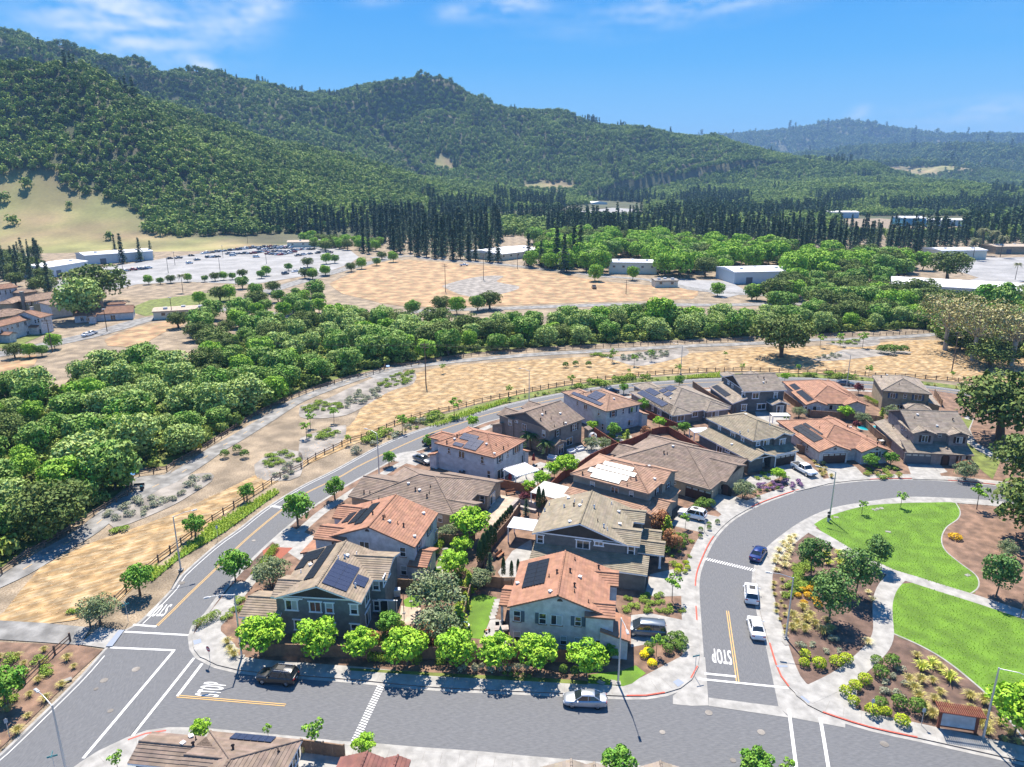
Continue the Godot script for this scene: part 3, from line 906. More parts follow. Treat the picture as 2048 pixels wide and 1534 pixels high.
func car(kind: String, paint: String, at: Vector2, turn: float, label: String, called := "parked_car", category := "car", group := "", detail := true, y := 0.02) -> Node3D:
	var d := car_shapes(kind)
	var o := thing(called, label, category, v3(at, y), turn, group)
	var p := mat(paint)
	put(d.body, p, "body", o); put(d.glass, mat("car_glass"), "windows", o); put(d.top, p, "roof", o)
	for x in [d.wheels[0], d.wheels[1]]:
		for s in [-1, 1]:
			var w := put(d.tyre, mat("tyre"), "wheel", o, Transform3D(Basis(), Vector3(x, d.wheels[2], s * (d.st[3][3] - 0.1))))
			if detail:
				put(d.rim, mat("chrome"), "rim", w)
	if detail:
		var f: Array = d.st[-2]
		var r: Array = d.st[1]
		for s in [-1, 1]:
			put(d.lamp, mat("lamp_clear"), "headlight", o, Transform3D(Basis(Vector3.UP, -s * 0.35), Vector3(f[0] - 0.03, f[2] - 0.1, s * (f[3] - 0.16))))
			put(d.lamp, mat("lamp_red"), "tail_light", o, Transform3D(Basis(Vector3.UP, s * 0.25), Vector3(r[0] + 0.02, r[2] - 0.16, s * (r[3] - 0.17))))
			put(d.mirror, p, "mirror", o, Transform3D(Basis(), Vector3(d.cab[3] - 0.35, d.y0 + 0.08, s * (d.st[3][3] + 0.1))))
		put(d.grille, mat("black"), "grille", o, Transform3D(Basis(), Vector3(d.st[-1][0], (d.st[-1][1] + d.st[-1][2]) / 2 + 0.03, 0)))
		put(d.plate, mat("trim_white"), "number_plate", o, Transform3D(Basis(), Vector3(d.st[0][0], 0.72, 0)))
	for k in ["bed", "rails", "sun"]:
		if d.has(k):
			put(d[k], mat("black") if k != "rails" else mat("chrome"), {"bed": "truck_bed", "rails": "roof_rails", "sun": "sunroof"}[k], o)
	return o


# ---------------------------------------------------------------- street furniture and fences
func street_light(at: Vector2, arm: float, reach: float, label: String, tall := 8.7) -> Node3D:
	var o := thing("street_light", label, "street light", v3(at, 0.1), 0.0, "street lights along the roads")
	var b := Build.new()
	b.tube(Vector3(0, 0, 0), Vector3(0, tall, 0), 0.13, 0.075, 12)
	put(b.mesh(), mat("steel"), "pole", o)
	b = Build.new()
	b.box(Vector3(0, 0.05, 0), Vector3(0.6, 0.2, 0.6)); b.tube(Vector3(0, 0.1, 0), Vector3(0, 0.3, 0), 0.2, 0.16, 10)
	put(b.mesh(), mat("concrete"), "base", o)
	var d := Vector3(cos(arm), 0, -sin(arm))
	b = Build.new()
	b.tube(Vector3(0, tall - 0.1, 0), Vector3(0, tall, 0) + d * reach * 0.6 + Vector3.UP * 0.28, 0.05, 0.04, 8)
	b.tube(Vector3(0, tall, 0) + d * reach * 0.6 + Vector3.UP * 0.28, Vector3(0, tall + 0.3, 0) + d * reach, 0.04, 0.035, 8)
	put(b.mesh(), mat("steel"), "arm", o)
	b = Build.new()
	var x := Transform3D(Basis(Vector3.UP, arm), Vector3(0, tall + 0.27, 0) + d * (reach + 0.3))
	b.bx(x, Vector3(0.75, 0.1, 0.26)); b.bx(x * Transform3D(Basis(), Vector3(0.05, 0.06, 0)), Vector3(0.45, 0.07, 0.2))
	put(b.mesh(), mat("metal_white"), "lamp_head", o)
	return o


func rail_fence(p: Array, mat_name: String, label: String, gap := 2.6, tall := 1.15) -> void:
	var o := thing("post_and_rail_fence", label, "fence", v3(p[0]))
	if not shapes.has("post"):
		var b := Build.new()
		b.box(Vector3(0, 0.5, 0), Vector3(1, 1, 1))
		shapes["post"] = b.mesh()
	var q := resample(p, gap)
	for k in q.size():
		var at := v3(q[k]) - o.position
		put(shapes["post"], mat(mat_name), "post", o, Transform3D(Basis(Vector3.UP, k * 1.3).scaled_local(Vector3(0.17, tall + 0.06 * sin(k * 2.1), 0.17)), at))
		if k + 1 < q.size():
			var to := v3(q[k + 1]) - o.position
			for y in [0.45, 0.88]:
				var c := (at + to) * 0.5
				put(shapes["post"], mat(mat_name), "rail", o, Transform3D(Basis(Vector3.UP, -atan2(to.z - at.z, to.x - at.x)).scaled_local(Vector3(at.distance_to(to), 0.13, 0.06)), c + Vector3.UP * (y + 0.02 * sin(k * 3.0 + y))))


func board_fence(p: Array, mat_name: String, label: String, tall := 1.75, base := 0.12) -> void:
	var o := thing("wooden_fence", label, "fence", v3(p[0], base), 0.0, "wooden fences between the back yards")
	if not shapes.has("boards"):
		var b := Build.new()
		for k in 14:
			b.box(Vector3(-0.5 + (k + 0.5) / 14.0, 0.5 + rng.randf_range(-0.006, 0.006), rng.randf_range(-0.1, 0.1)), Vector3(1 / 14.0 - 0.006, 1, 0.5))
		shapes["boards"] = b.mesh()
		b = Build.new()
		b.box(Vector3(0, 0.5, 0), Vector3(1, 1, 1))
		shapes["post"] = b.mesh()
	var q := resample(p, 2.4)
	for k in q.size():
		var at := v3(q[k], base) - o.position
		put(shapes["post"], mat(mat_name), "post", o, Transform3D(Basis().scaled_local(Vector3(0.12, tall + 0.1, 0.12)), at))
		if k + 1 < q.size():
			var to := v3(q[k + 1], base) - o.position
			var turn := Basis(Vector3.UP, -atan2(to.z - at.z, to.x - at.x))
			var d := at.distance_to(to)
			put(shapes["boards"], mat(mat_name), "panel", o, Transform3D(turn.scaled_local(Vector3(d - 0.1, tall - 0.08, 0.06)), (at + to) * 0.5))
			put(shapes["post"], mat(mat_name), "cap_rail", o, Transform3D(turn.scaled_local(Vector3(d, 0.05, 0.14)), (at + to) * 0.5 + Vector3.UP * (tall - 0.06)))


func resample(p: Array, step: float) -> Array:
	var out := [p[0]]
	var left := step
	for k in p.size() - 1:
		var a: Vector2 = p[k]
		var c: Vector2 = p[k + 1]
		var d := a.distance_to(c)
		var s := left
		while s <= d:
			out.append(a.lerp(c, s / d)); s += step
		left = s - d
	if (out[-1] as Vector2).distance_to(p[-1]) > step * 0.3:
		out.append(p[-1])
	return out


func curve(p: Array, step := 1.5) -> Array:   # a smooth line through the points
	var out := []
	for k in p.size() - 1:
		var a: Vector2 = p[maxi(k - 1, 0)]
		var b: Vector2 = p[k]
		var c: Vector2 = p[k + 1]
		var d: Vector2 = p[mini(k + 2, p.size() - 1)]
		var n := int(maxf(1.0, b.distance_to(c) / step))
		for j in n:
			out.append(b.cubic_interpolate(c, a, d, float(j) / n))
	out.append(p[-1])
	return out


func offset(p: Array, by: float) -> Array:   # to the right of the way the line runs, seen from above
	var out := []
	for k in p.size():
		var t: Vector2 = (p[mini(k + 1, p.size() - 1)] - p[maxi(k - 1, 0)]).normalized()
		out.append(p[k] + Vector2(-t.y, t.x) * by)
	return out


func ribbon(b: Build, l: Array, r: Array, y: float, sx := 1.0, sz := 1.0) -> void:   # a strip between two lines of the same count; the texture runs along it
	var run := 0.0
	for k in l.size() - 1:
		var q := [v3(l[k], y), v3(r[k], y), v3(r[k + 1], y), v3(l[k + 1], y)]
		var d: float = (l[k] as Vector2).distance_to(l[k + 1])
		var base := b.v.size()
		if (q[1] - q[0]).cross(q[2] - q[0]).y < 0.0:
			b.quad(q[0], q[3], q[2], q[1])
			var w: float = (l[k] as Vector2).distance_to(r[k])
			for e in [[0, Vector2(run / sx, 0)], [1, Vector2((run + d) / sx, 0)], [2, Vector2((run + d) / sx, w / sz)], [3, Vector2(run / sx, w / sz)]]:
				b.t[base + e[0]] = e[1]
		else:
			b.quad(q[0], q[1], q[2], q[3])
			var w: float = (l[k] as Vector2).distance_to(r[k])
			for e in [[0, Vector2(run / sx, 0)], [1, Vector2(run / sx, w / sz)], [2, Vector2((run + d) / sx, w / sz)], [3, Vector2((run + d) / sx, 0)]]:
				b.t[base + e[0]] = e[1]
		run += d


func even(p: Array, n: int) -> Array:   # n points evenly along a line
	var total := 0.0
	for k in p.size() - 1:
		total += (p[k] as Vector2).distance_to(p[k + 1])
	var out := []
	var k := 0
	var done := 0.0
	for j in n:
		var want := total * j / (n - 1)
		while k < p.size() - 2 and done + (p[k] as Vector2).distance_to(p[k + 1]) < want:
			done += (p[k] as Vector2).distance_to(p[k + 1]); k += 1
		var d: float = (p[k] as Vector2).distance_to(p[k + 1])
		out.append((p[k] as Vector2).lerp(p[k + 1], clampf((want - done) / maxf(d, 0.001), 0.0, 1.0)))
	return out


func inside(q: Vector2, polys: Array) -> bool:
	for p in polys:
		if Geometry2D.is_point_in_polygon(q, p):
			return true
	return false


func scatter(poly: Array, gap: float, tries := 1.0) -> Array:   # points at least a gap apart inside a polygon
	var lo: Vector2 = poly[0]
	var hi: Vector2 = poly[0]
	for p in poly:
		lo = lo.min(p); hi = hi.max(p)
	var pp := PackedVector2Array(poly)
	var cells := {}
	var out := []
	var n := int((hi.x - lo.x) * (hi.y - lo.y) / (gap * gap) * 6.0 * tries)
	for k in n:
		var q := Vector2(rng.randf_range(lo.x, hi.x), rng.randf_range(lo.y, hi.y))
		if not Geometry2D.is_point_in_polygon(q, pp):
			continue
		var c := Vector2i((q / gap).floor())
		var ok := true
		for dx in [-1, 0, 1]:
			for dy in [-1, 0, 1]:
				for e in cells.get(c + Vector2i(dx, dy), []):
					if q.distance_to(e) < gap:
						ok = false
		if ok:
			if not cells.has(c):
				cells[c] = []
			cells[c].append(q); out.append(q)
	return out


func many(m: Mesh, material: Material, where: Array, called: String, label: String, category: String, colours := [], kind := "stuff") -> void:
	var mm := MultiMesh.new()
	mm.transform_format = MultiMesh.TRANSFORM_3D
	mm.use_colors = colours.size() > 0
	mm.mesh = m
	mm.instance_count = where.size()
	for k in where.size():
		mm.set_instance_transform(k, where[k])
		if colours.size():
			mm.set_instance_color(k, colours[k])
	var o := MultiMeshInstance3D.new()
	o.name = numbered(called); o.multimesh = mm; o.material_override = material
	add_child(o)
	o.set_meta("kind", kind); tag(o, label, category)


# ---------------------------------------------------------------- hills
var ridges := []
var spur := FastNoiseLite.new()
var wave := FastNoiseLite.new()


func make_ridges() -> void:
	# a crest as points (x, height, z), how far its flanks reach, and how strongly spurs cut it
	ridges = [
		[xyz([-1316,274,-1076,-1290,309,-1326,-1204,328,-1534,-1101,324,-1669,-1051,321,-1760,-980,310,-1835,-896,289,-1899,-830,284,-1973,-776,297,-2037,-688,294,-2090,-636,280,-2137,-557,273,-2211,-506,290,-2244,-423,316,-2281,-278,322,-2313,-218,313,-2320,-144,284,-2326,-22,253,-2340,117,239,-2327,270,200,-2314,421,179,-2292,559,161,-2231,646,138,-2166,713,118,-2102,777,91,-2005,811,43,-1883]), 780.0, 1.0],
		[xyz([-721,180,-693,-681,190,-800,-620,181,-933,-613,163,-973,-603,152,-1014,-581,155,-1073,-547,151,-1146,-509,131,-1229,-459,115,-1312,-396,97,-1395,-324,71,-1485,-278,48,-1555]), 520.0, 0.8],
		[xyz([-542,77,-533,-471,62,-571,-411,47,-591,-387,37,-607,-367,25,-642]), 200.0, 0.2],
		[xyz([972,270,-6427,1777,362,-6564,2116,388,-6673,2503,422,-6537,2650,451,-6479,2829,459,-6403,3041,429,-6305,3278,371,-6185,3530,341,-6045,3947,325,-5781,4534,318,-5333,5066,314,-4831]), 2000.0, 0.8],
		[xyz([1404,118,-4381,1671,163,-4178,1857,177,-4099,1986,192,-3926,2127,196,-3852,2282,184,-3644,2376,162,-3464,2598,166,-3300,2955,136,-2985]), 1050.0, 0.9],
		[xyz([1196,69,-3076,1358,89,-2897,1459,92,-2792,1575,92,-2670,1655,76,-2621]), 420.0, 0.4]]
	spur.noise_type = FastNoiseLite.TYPE_SIMPLEX_SMOOTH; spur.fractal_type = FastNoiseLite.FRACTAL_RIDGED; spur.frequency = 0.0017; spur.fractal_octaves = 3; spur.seed = 5
	wave.noise_type = FastNoiseLite.TYPE_SIMPLEX_SMOOTH; wave.frequency = 0.004; wave.fractal_octaves = 4; wave.seed = 8


func hill(x: float, z: float) -> float:
	var q := Vector2(x, z)
	var most := 0.0
	for r in ridges:
		var best := 1e9
		var crest := 0.0
		var p: Array = r[0]
		for k in p.size() - 1:
			var a := Vector2(p[k].x, p[k].z)
			var b := Vector2(p[k + 1].x, p[k + 1].z)
			var ab := b - a
			var t := clampf((q - a).dot(ab) / ab.length_squared(), 0.0, 1.0)
			var d := q.distance_to(a + ab * t)
			if d < best:
				best = d; crest = lerpf(p[k].y, p[k + 1].y, t)
		var f := best / float(r[1])
		if f < 1.0:
			var fall := 1.0 - f
			var flank := sin(PI * clampf(f * 1.4, 0.0, 1.0))
			var y := maxf(crest, 0.0) * (fall * fall * (3.0 - 2.0 * fall) * 0.55 + fall * 0.45)
			y *= 1.0 + flank * float(r[2]) * (spur.get_noise_2d(x, z) * 0.34 + wave.get_noise_2d(x, z) * 0.12)
			most = maxf(most, y)
	return most * smoothstep(540.0, 880.0, -z)   # the valley floor is level before the first slopes


func meadow(x: float, z: float, y: float) -> float:   # 0 wooded, 1 open grass
	var m := 0.0
	for e in [[xyz([-373,23,-569]), 190.0, 75.0], [xyz([-447,33,-652]), 110.0, 60.0], [xyz([1320,64,-2749]), 120.0, 60.0], [xyz([1461,71,-2620]), 210.0, 75.0], [xyz([1551,79,-2626]), 130.0, 60.0], [xyz([88,31,-1698]), 60.0, 30.0], [xyz([-292,53,-1420]), 40.0, 18.0], [xyz([-359,40,-944]), 45.0, 14.0], [xyz([-164,72,-1792]), 20.0, 30.0]]:
		var o: Vector3 = e[0][0]
		var d := Vector2((x - o.x) / e[1], (z - o.z) / e[2]).length() + wave.get_noise_2d(x * 4.0, z * 4.0) * 0.35
		m = maxf(m, clampf((1.15 - d) * 4.0, 0.0, 1.0))
	return m


func terrain_sheet(called: String, x0: float, x1: float, z0: float, z1: float, step: float, base: float) -> void:
	var b := Build.new()
	var nx := int((x1 - x0) / step) + 1
	var nz := int((z1 - z0) / step) + 1
	var hs := PackedFloat32Array()
	for j in nz:
		for i in nx:
			var x := x0 + i * step
			var z := z0 + j * step
			hs.append(hill(x, z) + base)
	for j in nz:
		for i in nx:
			var x := x0 + i * step
			var z := z0 + j * step
			var y := hs[j * nx + i]
			b.v.append(Vector3(x, y, z))
			var l := hs[j * nx + maxi(i - 1, 0)]
			var r := hs[j * nx + mini(i + 1, nx - 1)]
			var u := hs[maxi(j - 1, 0) * nx + i]
			var d := hs[mini(j + 1, nz - 1) * nx + i]
			b.n.append(Vector3(l - r, 2.0 * step, u - d).normalized())
			var m := meadow(x, z, y)
			var green := Color(0.085, 0.11, 0.035).lerp(Color(0.13, 0.12, 0.06), clampf(wave.get_noise_2d(x * 2.0, z * 2.0) + 0.4, 0.0, 1.0))
			var open := Color(0.3, 0.3, 0.1).lerp(Color(0.46, 0.34, 0.17), clampf(wave.get_noise_2d(x * 3.0 + 900.0, z * 3.0) * 1.6 + 0.45, 0.0, 1.0))
			b.c.append(green.lerp(open, m)); b.t.append(Vector2(x, z))
	for j in nz - 1:
		for i in nx - 1:
			var k := j * nx + i
			b.i.append_array([k, k + 1, k + nx, k + 1, k + nx + 1, k + nx])
	ground(b, mat("terrain"), called, "wooded hills and valley floor" if step < 60.0 else "far blue hills at the end of the valley")


# ---------------------------------------------------------------- the scene
func _ready() -> void:
	rng.seed = 20240
	var cam := Camera3D.new()
	cam.name = "camera"; add_child(cam)
	cam.position = Vector3(0, 56, 0); cam.rotation_degrees = Vector3(-16.3, 0, 0)
	cam.fov = rad_to_deg(2.0 * atan(767.0 / 1420.0)); cam.near = 0.5; cam.far = 20000.0
	cam.current = true
	make_sky()
	var sun := DirectionalLight3D.new()
	sun.name = "sun"; add_child(sun)
	sun.look_at_from_position(Vector3.ZERO, -Vector3(-0.082, 0.857, -0.505), Vector3.UP)
	sun.light_energy = 1.55; sun.light_angular_distance = 0.53; sun.light_color = Color(1.0, 0.96, 0.9); sun.shadow_enabled = true
	make_materials()
	make_ridges()
	terrain_sheet("hills", -2600.0, 1900.0, -3000.0, -520.0, 24.0, -0.15)
	terrain_sheet("far_hills", -1600.0, 6200.0, -9000.0, -2990.0, 120.0, -0.3)
	lay_ground()
	houses()
	yards()
	street_things()
	vehicles()
	far_buildings()
	planting()
	woods()


func make_sky() -> void:
	var w := 2048
	var hh := 1024
	var im := Image.create(w, hh, false, Image.FORMAT_RGBF)
	var n := FastNoiseLite.new()
	n.noise_type = FastNoiseLite.TYPE_SIMPLEX_SMOOTH; n.fractal_octaves = 5; n.frequency = 1.0; n.seed = 3
	# wisps of cirrus: bearing and height of the middle in degrees, half length, half width, slant, strength
	var wisps := [[-26.5, 9.6, 6.5, 2.4, -0.02, 0.8], [-18.0, 10.9, 3.4, 0.8, 0.42, 0.62], [-20.0, 10.2, 4.2, 1.6, 0.2, 0.35], [-22.0, 7.4, 1.3, 0.42, -0.28, 0.75], [-9.4, 12.4, 2.6, 0.6, 0.05, 0.62], [-0.2, 11.8, 3.2, 0.8, 0.06, 0.62], [-4.2, 11.3, 1.8, 0.5, 0.1, 0.4], [16.5, 12.2, 12.0, 1.1, 0.14, 0.6], [24.5, 4.0, 0.9, 0.5, 0.5, 0.4], [24.0, 2.6, 12.0, 0.3, 0.015, 0.42], [32.0, 4.0, 6.0, 0.7, 0.04, 0.4], [-36.0, 8.0, 4.0, 1.2, 0.1, 0.25], [55.0, 15.0, 20.0, 3.0, 0.1, 0.5], [-60.0, 14.0, 16.0, 3.0, 0.1, 0.5], [90.0, 22.0, 25.0, 4.0, -0.1, 0.5], [-95.0, 25.0, 25.0, 4.0, 0.1, 0.5], [150.0, 18.0, 30.0, 4.0, 0.05, 0.5], [-145.0, 20.0, 30.0, 5.0, -0.05, 0.5]]
	var tones := [[-90.0, Color(0.16, 0.17, 0.13)], [-12.0, Color(0.2, 0.22, 0.18)], [-0.5, Color(0.3, 0.46, 0.6)], [0.0, Color(0.38, 0.67, 0.92)], [4.0, Color(0.22, 0.55, 0.91)], [8.0, Color(0.1, 0.43, 0.88)], [12.0, Color(0.055, 0.35, 0.85)], [30.0, Color(0.04, 0.24, 0.7)], [90.01, Color(0.03, 0.17, 0.55)]]
	for y in hh:
		var el := 90.0 - (y + 0.5) * 180.0 / hh
		var c := tones[-1][1] as Color
		for k in tones.size() - 1:
			if el >= float(tones[k][0]) and el < float(tones[k + 1][0]):
				c = (tones[k][1] as Color).lerp(tones[k + 1][1], (el - float(tones[k][0])) / (float(tones[k + 1][0]) - float(tones[k][0])))
		im.fill_rect(Rect2i(0, y, w, 1), c)
		if el < 1.5 or el > 40.0:
			continue
		for q in wisps:
			if absf(el - float(q[1])) > float(q[2]) * absf(float(q[4])) + float(q[3]) * 2.2:
				continue
			var x0 := int((float(q[0]) - float(q[2]) * 1.6 ) * w / 360.0)
			var x1 := int((float(q[0]) + float(q[2]) * 1.6 ) * w / 360.0)
			for xx in range(x0, x1):
				var x := posmod(xx, w)
				var az := (xx + 0.5) * 360.0 / w
				var u := (az - float(q[0])) / float(q[2])
				var v := (el - float(q[1]) - (az - float(q[0])) * float(q[4])) / float(q[3])
				var s := exp(-u * u * 1.6 - v * v * 0.9)
				if s < 0.02:
					continue
				var g := clampf(n.get_noise_2d(az * 0.16 + el * 0.2 * signf(float(q[4]) + 0.01), el * 1.1 - az * 0.35 * float(q[4])) * 0.9 + 0.45 + n.get_noise_2d(az * 0.9, el * 2.4) * 0.35, 0.0, 1.0)
				var o := im.get_pixel(x, y)
				im.set_pixel(x, y, o.lerp(Color(0.8, 0.88, 0.97), clampf(s * g * float(q[5]) * 1.35, 0.0, 0.85)))
	var sky := PanoramaSkyMaterial.new()
	sky.panorama = ImageTexture.create_from_image(im)
	sky.energy_multiplier = 1.0
	var we := WorldEnvironment.new()
	we.name = "environment"
	var e := Environment.new()
	e.background_mode = Environment.BG_SKY
	e.sky = Sky.new(); e.sky.sky_material = sky
	e.background_energy_multiplier = 0.56
	e.tonemap_mode = Environment.TONE_MAPPER_LINEAR
	e.tonemap_exposure = 2.05
	e.fog_enabled = true; e.fog_density = 0.0001; e.fog_light_color = Color(0.62, 0.8, 1.0)
	e.sdfgi_enabled = true; e.ssao_enabled = true; e.ssil_enabled = true
	we.environment = e
	add_child(we)


func sheet(poly: Array, y: float, m: String, called: String, label := "", along := 0.0, sx := 1.0, sz := 1.0) -> void:
	var b := Build.new()
	b.flat(poly, y, along, sx, sz)
	ground(b, mat(m), called, label)


var main_left := []
var main_right := []
var side_left := []
var side_right := []
var street_top := []
var street_low := []
var path_mid := []


func lay_ground() -> void:
	main_left = curve(xz([-53.36,-48.13,-52.52,-55.3,-51.72,-58.34,-50.84,-65.38,-50.38,-70.1,-50.29,-75.14,-49.79,-78.67,-48.88,-80.05,-48.12,-88.1,-48.41,-91.49,-46.98,-100.24,-45.25,-106.02,-43.39,-113.58,-39.82,-122.57,-35.55,-130.12,-28.94,-143.41,-23.19,-151.81,-15.56,-159.34,-0.9,-173.03,15.42,-183.79,29.79,-190.51,45.91,-194.55,60.04,-197.16,82.76,-197.69,93.27,-195.59,102,-193.22,114.95,-189.52,124.86,-183.33,139.13,-174.92,161.13,-156.87]))
	main_right = curve(xz([153.44,-148.6,134.65,-168.77,121.76,-178.37,111.24,-182.87,98.56,-186.14,89.74,-187.58,79.04,-188.06,57.35,-187.58,47.36,-186.14,31.56,-181.5,16.26,-174.5,7.01,-168.77,-2.76,-161.15,-7.71,-156.53,-16.69,-144,-23.04,-137.15,-26.67,-130.87,-30.77,-123.25,-32.66,-118.96,-35.12,-113.19,-36.4,-108.86,-38.81,-98.68,-40.32,-88.1,-40.55,-82.14,-41.04,-79.4,-40.58,-77.43,-39.36,-75.04,-38.04,-73.52,-35.15,-71.77]))
	street_top = curve(xz([-35.15,-71.77,-32.32,-70.88,-29.69,-70.44,-18.75,-69.24,-8.54,-67.9,5.86,-66.93,12.83,-66.49,15.02,-66.53,17.25,-67.01,19.29,-68.07,20.82,-69.41,22.1,-71.51]))
	side_left = curve(xz([22.1,-71.51,22.79,-73.52,24.03,-79.3,26.47,-90.03,29.03,-96.35,32.65,-103.19,37.16,-109.14,42.24,-113.83,47.66,-117.67,54.81,-121.77,61.55,-124.16,68.74,-125.66,76.99,-126.01,83.45,-125.22,91.26,-123.25,100.98,-119.94,120.14,-112.8]))
	side_right = curve(xz([112.72,-104.82,95.41,-112.41,86.5,-115.97,78.73,-117.2,72.45,-117.61,67.77,-116.79,62.75,-115.36,56.36,-113.09,49.96,-108.79,44.15,-103.47,39.7,-98.68,36.72,-94.16,34.99,-90.03,33.96,-86.16,32.72,-80.05,32.07,-75.92,31.47,-72.14,31.28,-69.79,31.52,-68.03,32.2,-66.18,32.54,-65.15,33.73,-63.98,37.82,-61.77,42.05,-60.34,50.92,-57.2,56.69,-54.95]))
	street_low = curve(xz([-44.17,-51.42,-43.31,-55.3,-41.62,-58.34,-39.7,-60.1,-38.27,-60.98,-36.32,-61.39,-33.58,-61.37,-27.84,-60.75,-21.64,-60.02,-18.64,-59.59,-13.99,-59.17,-10.05,-58.73,-2.97,-58.09,0.8,-57.61,9.19,-56.7,18.28,-55.54,36.33,-52.89,52.85,-50.11]))
	# the open land, and what lies on it
	sheet(xz([-72.51,-39.38,70.7,-39.38,925.7,-713.7,-949.4,-713.7]), -0.08, "soil", "open_ground", "bare tan ground of the valley floor")
	var dry := curve(xz([-69.48,-78.46,-67.96,-82.59,-70.32,-93.83,-67.49,-100.55,-58.84,-110.9,-51.76,-124.39,-44.72,-139.65,-37.94,-156.87,-37.14,-180.59,-24.8,-207.1,-3.8,-215.5,28.5,-223.2,62.1,-228,80.9,-235.1,102.2,-237.3,148.6,-246.6,156.8,-231.5,179,-208.9]), 4.0) + curve(xz([153.08,-176.2,131.2,-191.01,117.77,-196.63,105.25,-199.3,97.5,-201.5,83.8,-202.6,71.9,-204.8,54.7,-203.1,33.13,-197.69,20.33,-192.51,6.09,-183.79,-7.96,-173.66,-20.33,-163.74,-26.7,-156.87,-32.53,-147.35,-40.81,-134.21,-44.37,-126.01,-49.04,-112.03,-51.95,-101.51,-53.52,-93.13,-53.99,-83.97,-57.41,-80.81,-62.48,-79.51,-69.48,-78.46]), 4.0)
	sheet(dry, 0.0, "dry_grass", "dry_field", "mown dry straw field between bike path and road", -0.62, 110.0, 18.0)
	for g in [xz([-69.78,-110.24,-69.42,-115.93,-67.36,-120.02,-64.96,-126.65,-59.31,-129.01,-57.41,-125.12,-58.65,-119.32,-60.08,-114.62,-62.53,-110.24,-64.09,-107.86,-65.9,-106.14]), xz([-52.09,-133.11,-50.41,-140.18,-44.86,-140.18,-41.21,-127.43,-44.94,-125.12,-49.21,-126.65]), xz([-53.89,-171.66,-48.64,-177.16,-43.96,-189.17,-37.4,-201,-29,-202.8,-27.88,-190.78,-32.79,-184.5,-36.75,-173.01,-40.56,-163.98,-47.07,-161.55,-51.34,-162.76]), xz([-47.19,-148.28,-41.75,-155.77,-38.97,-156.9,-37.29,-146.26,-40.22,-139.55,-43.41,-135.09]), xz([25.9,-226.4,33.5,-222.7,41.5,-228.2,52.3,-232.1,58.8,-234.1,57,-224.5,47.1,-215.6,38.5,-210.6,32.8,-217.4]), xz([94.7,-218.3,106.5,-228,114.3,-233.1,128.3,-230.5,132.4,-228,118.5,-223,101.2,-217.1]), xz([109.1,-241.3,123.3,-247,130.4,-247,125.6,-238.5,115.5,-235.8])]:
		sheet(curve(g + [g[0]], 2.0).slice(0, -1), 0.005, "gravel", "gravel_bed", "grey gravel bed with low shrubs in the dry field")
	sheet(xz([-75.31,-74.66,-64.09,-76.22,-53.85,-75.63,-50.39,-74.66,-51.23,-68.4,-51.68,-62.95,-52.96,-53.34,-67.1,-53.34,-87.62,-74.66]), 0.002, "bark", "bark_ground", "bark ground below the path crossing")
	# bike path, side path, roads
	path_mid = curve(xz([-76.48,-79.19,-75.45,-86.6,-72.63,-92.72,-71.27,-98.99,-69.74,-105.16,-69.71,-113.19,-68.5,-118.03,-67.25,-122.57,-65.88,-125.08,-64.02,-134.21,-63.12,-141.36,-61.53,-147.35,-58.91,-160.06,-55.31,-176.63,-46.36,-194.04,-40.1,-202.6,-30,-210.3,-15.5,-217.4,5.2,-224.6,29.4,-230.4,60,-237.3,83.2,-241.1,106.1,-246.6,128.1,-249,152.4,-254.9,177.2,-263.7,224,-278]))
	var b := Build.new()
	ribbon(b, offset(path_mid, -2.0), offset(path_mid, 2.0), 0.012)
	var path := ground(b, mat("path_paving"), "bike_path", "grey paved bike path with a dashed yellow centre line")
	b = Build.new()
	b.flat(xz([-73.79,-126.65,-71.65,-127.43,-67.9,-128.21,-67.41,-130.62,-66.76,-125.12,-67.36,-120.02,-69.11,-119.32,-72.53,-123.63]), 0.008)
	b.flat(xz([-41.19,-198.34,-38.1,-203.7,-32.6,-207.4,-32.6,-201,-37.13,-194.07]), 0.008)
	ground(b, mat("path_paving"), "path_bay", "paved viewing bays beside the bike path")
	b = Build.new()
	var run := resample(path_mid, 7.4)
	for k in run.size() - 1:
		var d: Vector2 = ((run[k + 1] as Vector2) - run[k]).normalized()
		ribbon(b, [run[k] + d.orthogonal() * 0.06, run[k] + d * 1.6 + d.orthogonal() * 0.06], [run[k] - d.orthogonal() * 0.06, run[k] + d * 1.6 - d.orthogonal() * 0.06], 0.018)
	put(b.mesh(), mat("yellow_paint"), "centre_dashes", path)
	sheet(xz([-80.86,-81.36,-67.19,-80.7,-60.94,-80.15,-54.39,-79.19,-53.73,-75.63,-59.08,-76.22,-64.43,-76.72,-77.6,-77.43]), 0.014, "path_paving", "side_path", "grey path leading to the crosswalk")
	var n := 260
	var rr := main_right.duplicate()
	rr.reverse()
	var low := curve(xz([-45.92,-44.06,-44.17,-51.42,-43.31,-55.3,-41.62,-58.34,-39.79,-60.27,-39.8,-75.63]), 2.0)
	var right_all := low + rr.slice(nearest(rr, Vector2(-40.1, -76.62)))
	b = Build.new()
	ribbon(b, even(main_left, n), even(right_all, n), 0.016, 14.0, 2.2)
	var road: Node3D = ground(b, mat("asphalt_lane"), "main_road", "grey curved road along the dry field")
	b = Build.new()
	b.flat(xz([-39.65,-60,-39.8,-75.63,-38,-73.43]) + street_top.slice(2) + side_right.slice(nearest(side_right, Vector2(32.33, -65.82)) + 1) + xz([52.45,-49.61]) + curve(xz([36.3,-52.83,18.26,-55.48,9.18,-56.64,0.8,-57.54,-10.04,-58.67,-18.62,-59.53,-21.62,-59.96,-27.81,-60.68,-33.55,-61.3,-36.29,-61.32,-38.24,-60.91,-39.65,-60])), 0.008, 0.08, 14.0, 2.2)
